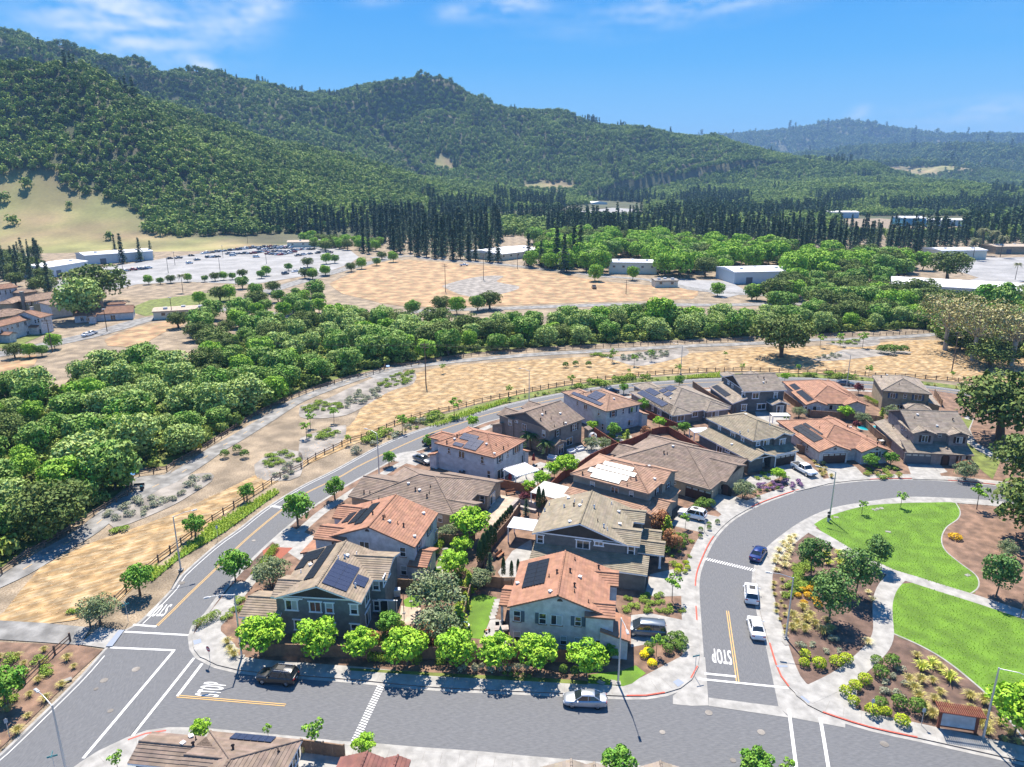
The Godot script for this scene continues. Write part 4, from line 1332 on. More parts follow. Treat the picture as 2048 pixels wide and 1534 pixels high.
	var street := ground(b, mat("asphalt_lane"), "cross_street", "wide grey cross street in the foreground")
	b = Build.new()
	var sr := side_right.slice(0, nearest(side_right, Vector2(32.33, -65.82)) + 2)
	sr.reverse()
	ribbon(b, even(side_left, n), even(sr, n), 0.02, 14.0, 2.2)
	var side: Node3D = ground(b, mat("asphalt_lane"), "side_street", "curving side street round the park")
	b = Build.new()
	b.flat(xz([-50.24,-75.04,-49.73,-78.56,-53.39,-79.24,-53.91,-75.72]), 0.03)
	ground(b, mat("concrete"), "path_ramp", "pale concrete ramp where the path meets the road")
	# the raised blocks with their kerbs
	var block := main_right + street_top.slice(1) + side_left.slice(1)
	raised(block + xz([146.34,-112.8,186.89,-148.6]), 0.12, "bark", "house_block", "raised block of gardens under the houses")
	raised(side_right + xz([75.91,-50.63,134.28,-102.16]), 0.12, "mulch", "park_block", "raised park block inside the bend")
	raised(street_low + xz([44.32,-39.38,-38.59,-39.38]), 0.12, "concrete", "near_block", "near pavement at the lower frame edge")
	var kerbs := Build.new()
	var gut := Build.new()
	for e in [[block, -1.0], [side_right, -1.0], [street_low, 1.0]]:
		ribbon(kerbs, e[0], offset(e[0], 0.16 * e[1]), 0.128)
		ribbon(gut, e[0], offset(e[0], -0.5 * e[1]), 0.026)
	gut.flat(xz([22.82,-73.38,23.4,-73.27,21.66,-65.1,19.79,-65.03,17.77,-65.3,18.05,-66.6,19.39,-67.84,20.46,-68.92,21.6,-70.23]), 0.03)
	gut.flat(xz([31.73,-76.62,32.28,-76.62,31.4,-72.55,31.14,-70.23,31.39,-67.94,31.78,-66.5,32.61,-64.94,33.71,-63.87,35.56,-62.57,35.22,-61.81,30.04,-63.29,29.27,-64.85]), 0.03)
	gut.flat(xz([21.99,-66.32,29.3,-64.94,29.84,-63.25,21.67,-65.03]), 0.034)
	ribbon(gut, main_left, offset(main_left, 0.35), 0.024)
	ground(kerbs, mat("concrete"), "kerbs", "pale concrete kerbs"); ground(gut, mat("concrete"), "gutters", "pale concrete gutters")
	var walk := Build.new()
	ribbon(walk, offset(main_right, -1.75), offset(main_right, -3.4), 0.126)
	ribbon(walk, offset(street_top, -0.16), offset(street_top, -2.2), 0.127)
	ribbon(walk, offset(side_left, -0.16), offset(side_left, -2.0), 0.126)
	ribbon(walk, offset(side_right, -0.16), offset(side_right, -2.3), 0.126)
	walk.flat(xz([-40.45,-77.12,-39.13,-74.66,-37.8,-73.24,-34.8,-71.77,-32.21,-71.86,-34.45,-75.63,-37.43,-78.46,-39.02,-80.81,-38.82,-82.82,-37.86,-86.6,-37.59,-89.77,-39.75,-89.77,-40.35,-82.14]), 0.129)
	walk.flat(xz([12.7,-68.05,15.62,-69.96,21.58,-74.06,22.48,-73.4,22.16,-71.49,20.82,-69.22,19.18,-67.77,17.25,-67,15,-66.5,12.85,-66.5]), 0.129)
	walk.flat(xz([31.73,-71.48,32.63,-71.27,32.84,-68.92,34.43,-68.13,36.88,-69.42,39.19,-67.65,37.05,-63.6,33.82,-64.13,32.68,-65.12,31.88,-66.6]), 0.129)
	var pavement := ground(walk, mat("concrete"), "pavement", "pale concrete pavements along the kerbs")
	var joints := Build.new()
	for e in [[street_top, -0.16, -2.2], [side_left, -0.16, -2.0], [side_right, -0.16, -2.3], [main_right, -1.75, -3.4], [street_low, 0.16, 1.6]]:
		var q: Array = resample(e[0], 1.8)
		var l := offset(q, e[1])
		var r := offset(q, e[2])
		for k in q.size() - 1:
			var d: Vector2 = ((q[k + 1] as Vector2) - q[k]).normalized() * 0.012
			ribbon(joints, [l[k] - d, l[k] + d], [r[k] - d, r[k] + d], 0.132)
	put(joints.mesh(), mat("gravel"), "joints", pavement)
	var drives := [xz([-38.12,-101.35,-36.84,-106.37,-30.85,-102.48,-32.12,-95.69]), xz([-25.75,-137.44,-24.31,-134.8,-21.64,-133.65,-19.38,-132.26,-17.06,-136.11,-19.22,-138.93,-20.95,-140.31,-22.81,-139.62]), xz([15.78,-81.69,18.38,-82.14,23.08,-80.37,21.99,-75.53,18.38,-76.12,14.71,-75.04]), xz([18.51,-86.6,20.17,-91.76,23.76,-93.13,26.39,-91.76,24.62,-86.23,19.79,-85.99]), xz([26.5,-106.9,29.6,-113.19,36.22,-109.41,32.73,-103.47]), xz([31.38,-117.82,36.16,-120.81,40.91,-117.82,43.26,-114.76,36.65,-108.86,34.53,-115.97]), xz([52.39,-132.39,59.37,-138.81,60.19,-129.13,59.65,-123.47,51.97,-119.94]), xz([63.27,-133.16,67.64,-133.42,68.83,-131.63,68.2,-125.54,60.51,-124.39]), xz([80.48,-134.73,85.24,-134.47,84.08,-129.62,82.74,-125.31,76.96,-125.78]), xz([43.89,-126.01,50.75,-129.13,51.84,-126.72,43.86,-119.94]), xz([84.58,-134.21,86.37,-132.91,85.66,-129.13,83.76,-128.4])]
	var dr := Build.new()
	for d in drives:
		dr.flat(d, 0.131)
	ground(dr, mat("concrete"), "driveways", "pale concrete driveways")
	var pat := Build.new()
	for d in [xz([-2.06,-92.31,0,-98.38,3.04,-102.16,3.44,-96.72,1.51,-90.03,-1.29,-90.03]), xz([0.1,-128.4,5.7,-134.21,7.67,-132.91,7.97,-129.13,2.86,-119.94,-0.37,-119.94]), xz([-2.84,-80.76,-1.77,-80.76,-0.68,-79.67,-0.26,-75.54,-2.69,-75.54,-3.75,-76.6]), xz([13.29,-139.65,21.5,-150.19,26.69,-149.55,26.92,-145.5,15.74,-132.91,11.6,-131.63]), xz([61.96,-176.2,66.79,-167.97,66.28,-156.87,58.08,-156.87]), xz([82.86,-150.19,85.71,-147.04,81.52,-141.07,80.32,-144])]:
		pat.flat(d, 0.134)
	pat.flat(xz([110.07,-163.37,110.87,-161.15,105.16,-153.47,101.32,-145.5,101.35,-139.65,106.08,-136.88,109.52,-134.21,106.72,-130.37,101.51,-132.91,98,-136.88,98.75,-144,103.43,-153.47]), 0.134)
	ground(pat, mat("concrete"), "patios", "pale concrete patios and a garden path")
	var pv := Build.new()
	pv.flat(xz([-4.78,-109.78,-2.38,-118.87,1.18,-117.4,-0.17,-111.84,-3.57,-106.37]), 0.136); pv.flat(xz([-15.02,-83.88,-12.33,-83.41,-11.78,-79.99,-13.58,-79.55,-14.81,-80.66]), 0.136)
	ground(pv, mat("pavers"), "paver_court", "sandy paved courts behind the houses")
	var strip := Build.new()
	ribbon(strip, offset(main_right.slice(150), -0.17), offset(main_right.slice(150), -1.74), 0.124)
	ground(strip, mat("mulch"), "planting_strip", "brown mulch strip between kerb and pavement")
	sheet(xz([-38.77,-98.64,-37.97,-99.82,-35.49,-99.52,-34.29,-99.52,-35.1,-96.35,-35.38,-93.62,-36.33,-93.09]), 0.133, "red_mulch", "red_mulch_bed", "red mulch bed at the corner house drive")
	# lawns and beds
	var lawn_a := curve(xz([50.47,-107.3,54.51,-110.41,62.12,-114.05,69.47,-115.27,74.35,-115.5,79,-115.34,77.75,-111.99,75.61,-109.15,71.88,-106.09,68.86,-102.25,67.36,-98.64,67.36,-94.97,67.66,-91.78,66.83,-89.51,65.44,-87.81,63.63,-86.62,60.82,-88.63,58.06,-91.01,55.65,-93.35,53.69,-96.35,52.22,-99.52,50.93,-103.5,50.47,-107.3]), 1.0).slice(0, -1)
	sheet(lawn_a, 0.136, "lawn", "park_lawn", "bright green lawn in the bend of the side street")
	var lawn_b := curve(xz([51.19,-83.45,53.54,-87.09,55.75,-89.26,57.38,-89.51,60.21,-87.57,63.52,-84.34,66.05,-81.94,69.65,-79.24,74.39,-75.37]), 1.0) + curve(xz([56.2,-52.94,54.09,-61.78,53.42,-65,52.96,-68.98,52.03,-72.67,50.55,-75.37,48.39,-77.85,49.88,-80.88]), 1.0)
	sheet(lawn_b, 0.136, "lawn", "lower_park_lawn", "large bright lawn below the park path")
	sheet(xz([79,-115.34,89.87,-113.46,102.05,-109.49,74.69,-75.75,68.64,-82.8,63.9,-86.62,66.83,-89.51,67.66,-91.78,67.36,-94.97,67.36,-98.64,68.86,-102.25,71.88,-106.09,75.61,-109.15,77.75,-111.99]), 0.126, "bark", "bark_bed", "brown bark bed under the trees beside the lawn")
	var edge := Build.new()
	var el := curve(xz([79,-115.34,77.75,-111.99,75.61,-109.15,71.88,-106.09,68.86,-102.25,67.36,-98.64,67.36,-94.97,67.66,-91.78,66.83,-89.51,65.44,-87.81,63.63,-86.62]), 0.8)
	ribbon(edge, offset(el, -0.09), offset(el, 0.09), 0.155)
	el = curve(xz([48.39,-77.85,50.55,-75.37,52.03,-72.67,52.96,-68.98,53.42,-65,52.82,-59.93]), 0.8)
	ribbon(edge, offset(el, -0.12), offset(el, 0.12), 0.155)
	ground(edge, mat("concrete"), "lawn_edging", "pale mow strips beside the lawns")
	var pk := Build.new()
	var pm := curve(xz([48.69,-106.43,50.91,-101.33,52.49,-97.2,54.2,-94.43,55.82,-92.04,57.98,-90.36,60.54,-88.14,64.09,-85.24,67.9,-81.72,74.69,-75.75]), 1.0)
	ribbon(pk, offset(pm, -1.15), offset(pm, 1.15), 0.14)
	var pc := curve(xz([56.39,-91.53,53.34,-88.53,50.96,-85.24,49.12,-81.72,47.4,-78.05,45.47,-75.37,42.73,-72.85,38.83,-69.79,35.01,-67.56,32.59,-66.34]), 1.0)
	ribbon(pk, offset(pc, -1.2), offset(pc, 1.2), 0.144)
	ground(pk, mat("concrete"), "park_path", "pale concrete paths curving through the park")
	sheet(xz([-5.57,-85.99,-4.07,-86.6,-2.12,-85.83,-2.15,-84.93,-2.85,-81.04,-3.75,-76.6,-5.43,-76.92,-5.91,-79.4,-5.7,-82.87]), 0.135, "lawn", "back_lawn", "small back lawn beside the front white house")
	sheet(xz([-14.92,-85.09,-13.97,-86.32,-12.27,-86.32,-12.28,-84.12,-13.3,-83.41,-14.44,-83.65]), 0.139, "lawn", "back_lawn", "patch of lawn behind the corner house")
	sheet(xz([-10.56,-99.92,-7.67,-99.65,-9.4,-91.34,-11.65,-91.1]), 0.139, "lawn", "stone_lawn", "lawn with pale stepping stones behind a white house")
	sheet(xz([12.99,-70.72,14.69,-71.65,15.68,-70.26,13.76,-68.49,12.7,-68.05,8.67,-68.49,8.92,-69.96]), 0.137, "lawn", "corner_lawn", "corner lawn by the street light")
	sheet(xz([-19.17,-71.18,-7.97,-70.26,4.22,-69.37,8.71,-68.92,8.65,-68.31,3.99,-68.72,-7.91,-69.66,-19.07,-70.72]), 0.133, "verge", "hedge_ground", "dark green ground cover below the hedge")
	sheet(xz([106.26,-164.12,109.61,-159.7,104.17,-152.8,101.56,-155.15]), 0.137, "verge", "green_bed", "green bed beside the garden path")
	sheet(xz([99.52,-147.04,98.71,-139.65,99.34,-134.21,92.18,-125.54,93.13,-131.63,96.42,-141.07]), 0.137, "verge", "green_bed", "green bed right of the mauve house")
	sheet(xz([113.22,-185.19,122.93,-177.93,113.58,-164.12,107.91,-167.97]), 0.133, "bark", "bark_bed", "bark bed by the far right house")
	markings(road, street, side)
	# verge of the main road, and land beyond
	var ml := main_left.slice(70)
	var vg := Build.new()
	ribbon(vg, offset(ml, -4.6), offset(ml, -0.5), 0.004)
	ground(vg, mat("verge"), "road_verge", "grassy planted verge between the fence and the road")
	var gp := Build.new()
	for g in [xz([-56.05,-93.09,-51.73,-90.01,-50.8,-95.8,-47.07,-104.79,-42.84,-120.1,-44.16,-120.93,-50.38,-106.76,-52.05,-94.16]), xz([-18.99,-155.77,-12.04,-165.21,-0.89,-177.16,-1.3,-174.37,-11.79,-161.55,-17.1,-155.77])]:
		gp.flat(g, 0.014)
	ground(gp, mat("lawn"), "verge_grass", "tall bright grass strip on the verge")
	far_ground()


func raised(p: Array, y: float, m: String, called: String, label: String) -> void:
	var b := Build.new()
	b.flat(p, y); b.wall(p, -0.05, y)
	ground(b, mat(m), called, label)


func nearest(p: Array, q: Vector2) -> int:
	var best := 0
	for k in p.size():
		if (p[k] as Vector2).distance_to(q) < (p[best] as Vector2).distance_to(q):
			best = k
	return best


func stripe(b: Build, a: Vector2, c: Vector2, w: float, y: float) -> void:
	var d := (c - a).normalized().orthogonal() * w * 0.5
	ribbon(b, [a + d, c + d], [a - d, c - d], y)


func markings(road: Node3D, street: Node3D, side: Node3D) -> void:
	var b := Build.new()
	ribbon(b, offset(main_left.slice(nearest(main_left, Vector2(-48.86, -80.26))), 0.75), offset(main_left.slice(nearest(main_left, Vector2(-48.86, -80.26))), 0.87), 0.03)
	ribbon(b, offset(main_left.slice(0, nearest(main_left, Vector2(-50.31, -74.95))), 0.75), offset(main_left.slice(0, nearest(main_left, Vector2(-50.31, -74.95))), 0.87), 0.03)
	put(b.mesh(), mat("paint"), "edge_line", road)
	b = Build.new()
	var mid := curve(xz([-46.02,-79.51,-45.49,-83.04,-44.97,-87.1,-44.02,-93,-42.72,-101.99,-40.23,-112.72,-38.06,-119.3,-33.5,-126.72,-29.87,-133.95,-19.77,-149.55,-11.59,-158.63,-4.07,-166.03,14.62,-179.26,29.64,-186.62,49.18,-191.51,58.88,-193.02,81.15,-193.53,100.44,-190.01,113.89,-186.14,123.15,-180.59,136.7,-171.59]))
	for s in [-0.13, 0.13]:
		ribbon(b, offset(mid, s - 0.055), offset(mid, s + 0.055), 0.03)
	put(b.mesh(), mat("yellow_paint"), "centre_line", road)
	for e in [[xz([-49.23,-79.77,-46.02,-79.36]), 0.35], [xz([-49.56,-78.28,-41.14,-77.58]), 0.32], [xz([-49.67,-75.11,-41.42,-74.56]), 0.32]]:
		b = Build.new(); stripe(b, e[0][0], e[0][1], e[1], 0.032); put(b.mesh(), mat("paint"), "stop_line" if e[1] > 0.33 else "crosswalk_line", road)
	for e in [[xz([-41.53,-74.56,-42.94,-57.69]), 0.32], [xz([-38.46,-73.13,-39.54,-60.66]), 0.32], [xz([-37.05,-72.08,-37.51,-66.55]), 0.35], [xz([30.26,-64.51,27.88,-56.04]), 0.34], [xz([33.19,-63.29,30.84,-55.35]), 0.34]]:
		b = Build.new(); stripe(b, e[0][0], e[0][1], e[1], 0.036); put(b.mesh(), mat("paint"), "stop_line" if e[1] == 0.35 else "crosswalk_line", street)
	b = Build.new()
	var y: Array = xz([-37.51,-66.55,-24.96,-65.15])
	var d: Vector2 = (y[1] - y[0]).normalized().orthogonal() * 0.14
	stripe(b, y[0] + d, y[1] + d, 0.11, 0.036); stripe(b, y[0] - d, y[1] - d, 0.11, 0.036)
	put(b.mesh(), mat("yellow_paint"), "centre_line", street)
	for e in [[xz([22.56,-70.32,26.08,-69.79]), 0.35], [xz([21.65,-69.4,31.46,-67.87]), 0.32]]:
		b = Build.new(); stripe(b, e[0][0], e[0][1], e[1], 0.042); put(b.mesh(), mat("paint"), "stop_line" if e[1] == 0.35 else "crosswalk_line", side)
	b = Build.new()
	var sy := curve(xz([28.89,-82.8,27.74,-77.27,26.84,-72.85,26,-68.82]), 1.0)
	for s in [-0.13, 0.13]:
		ribbon(b, offset(sy, s - 0.055), offset(sy, s + 0.055), 0.036)
	put(b.mesh(), mat("yellow_paint"), "centre_line", side)
	for e in [[xz([-14.99,-68.25,-16.23,-59.76]), 24, street, 0.036], [xz([29.46,-96.3,35.91,-92.98]), 20, side, 0.036], [xz([-42.58,-114.43,-40.11,-113.53]), 8, road, 0.032]]:
		b = Build.new()
		var a: Vector2 = e[0][0]
		var c: Vector2 = e[0][1]
		var f := (c - a).normalized()
		for k in e[1]:
			var o := a.lerp(c, (k + 0.5) / e[1])
			var wide: float = a.distance_to(c) / e[1] * 0.5
			stripe(b, o - f.orthogonal() * 0.42 - f * 0.12, o + f.orthogonal() * 0.42 + f * 0.12, wide, e[3])
		put(b.mesh(), mat("paint"), "hump_bars", e[2])
	stop_word(Vector2(-47.32, -82.93), (Vector2(-47.3, -80.88) - Vector2(-47.32, -85.24)).normalized(), road, 2.8)
	stop_word(Vector2(-34.16, -67.65), (Vector2(-37.59, -66.64) - Vector2(-24.98, -65.21)).normalized(), street, 2.8)
	stop_word(Vector2(25.43, -73.38), (Vector2(26.19, -69.79) - Vector2(28.43, -80.88)).normalized(), side, 2.8)
	for e in [[Vector2(-47.31, -89.61), road, 0.45], [Vector2(-44.45, -71.06), road, 0.45], [Vector2(-47.16, -69.14), road, 0.42], [Vector2(-41.31, -101.94), road, 0.3], [Vector2(21.38, -63.99), street, 0.4], [Vector2(26.13, -61.19), street, 0.4], [Vector2(38.22, -59.55), street, 0.42], [Vector2(22.06, -57.45), street, 0.3], [Vector2(15.77, -61.19), street, 0.3], [Vector2(-43.79, -64.28), road, 0.3], [Vector2(-47.28, -67.72), road, 0.25]]:
		b = Build.new()
		var o: Vector2 = e[0]
		b.tube(v3(o, 0.0), v3(o, 0.045), e[2], e[2], 16)
		b.tube(v3(o, 0.03), v3(o, 0.05), e[2] * 0.6, e[2] * 0.6, 12)
		put(b.mesh(), mat("gravel"), "manhole_cover", e[1])
	b = Build.new()   # red kerbs
	for e in [[street_top, xz([-38.2,-73.61,-35,-71.68]), 1.0], [street_top, xz([12.83,-66.53,17.36,-67.01]), 1.0], [street_top, xz([20.84,-69.49,22.43,-72.59]), 1.0], [side_left, xz([26.24,-89.12,32.64,-103.14]), 1.0], [side_left, xz([42.23,-113.77,54.04,-121.24]), 1.0], [side_left, xz([68.68,-125.54,76.99,-126.01]), 1.0], [side_left, xz([83.51,-125.31,91.26,-123.25]), 1.0], [side_left, xz([24.38,-81.36,25.02,-84.2]), 1.0], [main_right, xz([-40.65,-81.25,-40.5,-82.82]), 1.0], [side_right, xz([32.27,-76.52,31.51,-68.07]), 1.0], [side_right, xz([33.73,-63.98,42.05,-60.34]), 1.0], [street_low, xz([-39.66,-60.13,-36.31,-61.37]), -1.0], [street_low, xz([-21.63,-60,-18.64,-59.59]), -1.0]]:
		var line: Array = e[0]
		var i0 := 0
		var i1 := 0
		for k in line.size():
			if (line[k] as Vector2).distance_to(e[1][0]) < (line[i0] as Vector2).distance_to(e[1][0]): i0 = k
			if (line[k] as Vector2).distance_to(e[1][1]) < (line[i1] as Vector2).distance_to(e[1][1]): i1 = k
		var q := line.slice(mini(i0, i1), maxi(i0, i1) + 1)
		if q.size() < 2:
			continue
		ribbon(b, offset(q, 0.012 * e[2]), offset(q, -0.165 * e[2]), 0.134)
		b.wall(offset(q, 0.012 * e[2]), 0.03, 0.134, false)
	put(b.mesh(), mat("red_paint"), "red_kerb", street)
	b = Build.new()
	for p in [xz([-39.95,-76.31,-39.15,-76.69,-38.71,-75.93,-39.47,-75.48]), xz([18.51,-68.78,19.23,-69.28,19.78,-68.63,18.92,-67.91]), xz([32.17,-66.32,32.9,-66.73,33.43,-65.85,32.69,-65.3]), xz([31.39,-71.65,32.7,-71.65,32.71,-71.31,31.45,-71.31]), xz([-50.3,-75.19,-49.47,-75.19,-49.69,-78.52,-50.42,-78.52])]:
		b.flat(p, 0.141)
	put(b.mesh(), mat("pad_grey"), "tactile_pad", street)


func stop_word(at: Vector2, d: Vector2, o: Node3D, long: float) -> void:
	var t := TextMesh.new()
	var f := SystemFont.new()
	f.font_names = PackedStringArray(["Droid Sans"]); f.font_weight = 700
	t.font = f; t.text = "STOP"; t.font_size = 64; t.pixel_size = 0.01; t.depth = 0.012
	t.uppercase = true
	var box := t.get_aabb()
	var sx := 2.3 / box.size.x
	var sy := long / box.size.y
	var right := Vector3(-d.y, 0, d.x)
	var x := Transform3D(Basis(right * sx, v3(d) * sy, Vector3.UP), v3(at, 0.04))
	x.origin -= x.basis * box.get_center()
	x.origin.y = 0.04
	put(t, mat("paint"), "stop_lettering", o, x)


func far_ground() -> void:
	sheet(xz([-247.8,-381.5,-268.8,-438.8,-255.5,-469.5,-244.3,-513.3,-226.6,-561.8,-212.2,-623.3,-186.5,-631.5,-127.2,-564.5,-110.1,-515.5,-107.5,-474.2,-112.8,-429.2,-139.3,-381.5,-178.5,-391.1,-201.8,-381.5,-202.8,-369.3,-223,-347.1]), 0.02, "parking_paving", "parking_lot", "large pale parking lot with many cars")
	sheet(curve(xz([-99.2,-384.7,-90.5,-479.2,-70.4,-499.4,-56.1,-489.1,-31.8,-474.4,-15.6,-465,16.8,-439,32.4,-423.1,40.8,-404.8,52.7,-391.2,73.6,-378.5,95.1,-372.4,85.9,-334.6,64.6,-329.8,20.3,-322.8,-7,-316.1,-47.4,-313.9,-67.7,-332.2,-83.8,-349.8,-99.2,-384.7]), 12.0).slice(0, -1), 0.0, "dirt", "dirt_field", "orange dirt and straw field")
	sheet(curve(xz([-37.2,-375.4,-30.4,-394.5,-17.9,-413.4,-5.1,-415.6,-8.5,-391.2,1.8,-378.5,3.5,-366.5,-6.8,-347.2,-19.8,-340.5,-29.2,-355.2,-37.2,-375.4]), 6.0).slice(0, -1), 0.01, "gravel", "gravel_patch", "grey gravel patch in the dirt field")
	var b := Build.new()
	var rd := curve(xz([-196.4,-203.1,-167.7,-225.9,-160.3,-240.3,-153.7,-256.6,-148.2,-285.2,-137.8,-295,-122.4,-315.3,-124.3,-342.9,-121.3,-370.3,-111.9,-414.7,-99.5,-467.9,-81.6,-522.3]), 5.0)
	ribbon(b, offset(rd, -4.5), offset(rd, 4.5), 0.03)
	rd = curve(xz([-122,-315.3,-85.8,-283.1,-65.6,-283.1,-47.1,-297.2,-32.8,-305.4,-10.5,-307.8,19.7,-314.1,51.3,-319.2,95.3,-317.9,114.3,-320.5,140.8,-321.8,159.7,-323.1,194.2,-311.5]), 5.0)
	ribbon(b, offset(rd, -3.4), offset(rd, 3.4), 0.034)
	rd = curve(xz([-101.5,-512.4,-70.6,-522.3,-57.6,-502.9,-16.4,-479,11.5,-454.7,38,-430.3,51.3,-414.7,77.3,-398.2,96.1,-361.8,121.5,-346,130.2,-342.9]), 5.0)
	ribbon(b, offset(rd, -3.4), offset(rd, 3.4), 0.026)
	ground(b, mat("path_paving"), "far_roads", "pale roads round the dirt field and parking lot")
	sheet(xz([77.4,-398.8,93.5,-401.7,123.3,-394.4,119.7,-379.3,118.6,-354.5,100.3,-335.2,99.4,-354.5,89.6,-363.4,88.5,-393,75.7,-389.5]), 0.02, "parking_paving", "work_yard", "pale work yard by the sheds")
	sheet(xz([188.2,-354.5,203.3,-348.7,219.3,-354.5,228.6,-348.7,251,-366.5,283.3,-393,288.7,-379.3,394.3,-524.1,354.2,-512,296.8,-512,275.5,-449.5,267.6,-407.7,218.9,-366.5]), 0.01, "parking_paving", "yard_paving", "pale paved yards among the trees at the right")
	sheet(xz([-40.5,-1518.6,39.5,-1605,222.1,-1267.4,187.6,-1059.4,88.8,-1115.9,-24.5,-1115.9]), 0.2, "parking_paving", "far_lot", "far white paved lot beyond the conifers")
	sheet(xz([450.6,-984.6,503.8,-996.3,515.8,-961.9,523.9,-844.8,411.6,-726.2,391.7,-766.7,393.5,-844.8]), 0.2, "soil", "far_lot", "tan yard by the blue shed")
	sheet(xz([791.9,-1162.3,857.2,-1162.3,745.3,-1008.3,706.6,-1033.3]), 0.2, "lawn", "far_green", "far green field at the right edge")
	var mp := Build.new()
	for g in [xz([-207.3,-283.1,-188.6,-273.1,-173,-263.7,-169.7,-238.8,-183.1,-224.6,-205.1,-231.5,-247.8,-283.1]), xz([-168.4,-305.4,-170.2,-331.4,-151.1,-353.7,-135.7,-346,-125.3,-324.5,-143.4,-303,-152.8,-291.6])]:
		mp.flat(g, 0.012)
	ground(mp, mat("verge"), "townhouse_gardens", "green gardens round the far townhouses")
	for g in [xz([-145,-246.7,-146,-261.9,-143.5,-274.1,-135.1,-284,-128.8,-274.1,-129.9,-259,-128,-242.9,-131,-235.5,-139,-237.9]), xz([-160.6,-215.6,-159.6,-221.9,-156.2,-226.2,-147.3,-211.6,-148.4,-202.2,-150,-200.4])]:
		var p := curve(g + [g[0]], 6.0)
		sheet(p.slice(0, -1), 0.01, "dirt", "dry_bank", "dry grass bank below the townhouse road")


func houses() -> void:
	h = house("house", "grey two-storey corner house with dark boarded gable and three solar arrays, beside the stop sign", -23.55, -82.57, -0.0974, "grey_blue", "tan", "white", "boards", "tile roofed houses of the estate")
	vol(h, -5.57, 5.57, -5.75, 5.75, 5.5, 0.36, "v", "gg", 1, 0.45)
	vol(h, 0.96, 7.35, -6.75, 0.45, 5.5, 0.36, "u", "gg", 1, 0.45)
	vol(h, -6.12, -2.05, 0.46, 5.49, 5.5, 0.36, "u", "gg", 1, 0.45)
	vol(h, -10.23, -4.97, 0.44, 6.28, 2.9, 0.36, "u", "gg", 0, 0.45)
	win(h, -3.58, 4.36, 5.3, "f", 1.5, 1.4, "pair")
	win(h, -0.51, 4.31, 5.3, "f", 1.4, 1.4, "pair")
	win(h, 1.3, 4.26, 5.3, "f", 0.9, 1.4, "hung")
	win(h, 4.45, 4.28, 5.3, "f", 0.9, 1.4, "hung")
	win(h, -2.97, 1.56, 5.3, "f", 0.9, 1.4, "hung")
	win(h, 1.31, 1.4, 5.3, "f", 0.9, 1.4, "hung")
	win(h, 4.38, 1.42, 5.3, "f", 0.9, 1.4, "hung")
	win(h, 5.12, 3.91, 2.15, "r", 1.6, 1.5, "pair")
	win(h, 5.12, 1.19, 2.31, "r", 1.9, 2.1, "slider")
	win(h, 5.74, 4.4, 0, "f", 0.8, 1.3, "hung")
	win(h, 5.69, 1.35, 0, "f", 0.8, 1.5, "hung")
	win(h, 6.9, 5.31, 0.19, "r", 0.8, 1.2, "hung")
	win(h, 6.9, 5.23, -2.2, "r", 0.8, 1.2, "hung")
	win(h, 7.18, 1.19, 0, "f", 2.2, 2.1, "slider")
	solar(h, 1.86, 6.83, 2.01, "r", 0.36, 5.62, 3.27, 6, 2)
	solar(h, 4.3, 5.96, 1.72, "r", 0.36, 2.18, 1.6, 2, 1)
	solar(h, -1.96, 6.8, -1.11, "l", 0.36, 8.69, 1.48, 9, 1)
	solar(h, -3.54, 6.23, -3.76, "l", 0.36, 2.93, 1.51, 3, 1)
	solar(h, -4.85, 5.76, -2.95, "l", 0.36, 4.53, 1.46, 4, 1)
	roof_vents(h, xyz([0.42,7.33,-1.25,1.09,7.1,-1.88,1.27,7.04,-2.42,2.19,6.71,-3.47,-3.29,6.32,-1.43,-3.31,6.3,-0.85,-4.07,6.03,0.56,4.04,6.04,3.09]))
	column(h, -10.1, 5.17, 2.9, 1)
	column(h, -6.43, 5.54, 2.9, 1)
	h = house("house", "white two-storey house with terracotta gable roof and three stepped solar strips", -19.35, -96.75, -0.2083, "white", "terracotta", "terra_trim", "white", "tile roofed houses of the estate")
	vol(h, -6.88, 6.88, -5.5, 5.5, 5.5, 0.36, "v", "gg", 1, 0.25)
	vol(h, -8.47, -3.54, 1.36, 6.05, 5.5, 0.36, "u", "gg", 1, 0.25)
	vol(h, -8.7, -3.52, -5.37, -0.64, 5.5, 0.36, "u", "gg", 1, 0.25)
	vol(h, -10.69, -6.58, -2.5, 6.17, 2.9, 0.3, "sl", "gg", 1, 0.3)
	vol(h, 5.88, 8.82, 0.54, 6.18, 2.9, 0.36, "u", "gg", 1, 0.45)
	vol(h, 6.28, 6.65, -5.5, -5.79, 2.9, 0.3, "sr", "gg", 1, 0.3)
	win(h, -0.86, 4.84, 5.25, "f", 1.5, 1.2, "pair")
	win(h, 4.96, 4.45, 5.25, "f", 0.9, 1.5, "hung")
	win(h, 4.98, 1.48, 5.25, "f", 0.9, 1.5, "hung")
	win(h, -5.13, 4.98, 5.8, "f", 1.3, 0.8, "pair")
	win(h, -0.32, 7.3, 5.25, "f", 0.7, 0.4, "vent")
	win(h, 6.63, 4.68, -1.73, "r", 1.6, 1.4, "shut")
	win(h, 6.63, 4.61, 3.13, "r", 1, 1.4, "shut")
	win(h, 6.63, 1.93, -4.54, "r", 1.4, 2, "pair")
	win(h, 6.63, 1.19, -0.17, "r", 1.6, 2.1, "slider")
	win(h, 8.37, 1.14, 3.84, "r", 1.8, 2, "slider")
	solar(h, -2.51, 7.08, -0.03, "l", 0.36, 7.01, 1.44, 7, 1)
	solar(h, -3.98, 6.55, 0.09, "l", 0.36, 4.83, 1.36, 5, 1)
	solar(h, -5.57, 5.97, -0.21, "l", 0.36, 3.31, 1.26, 2, 1)
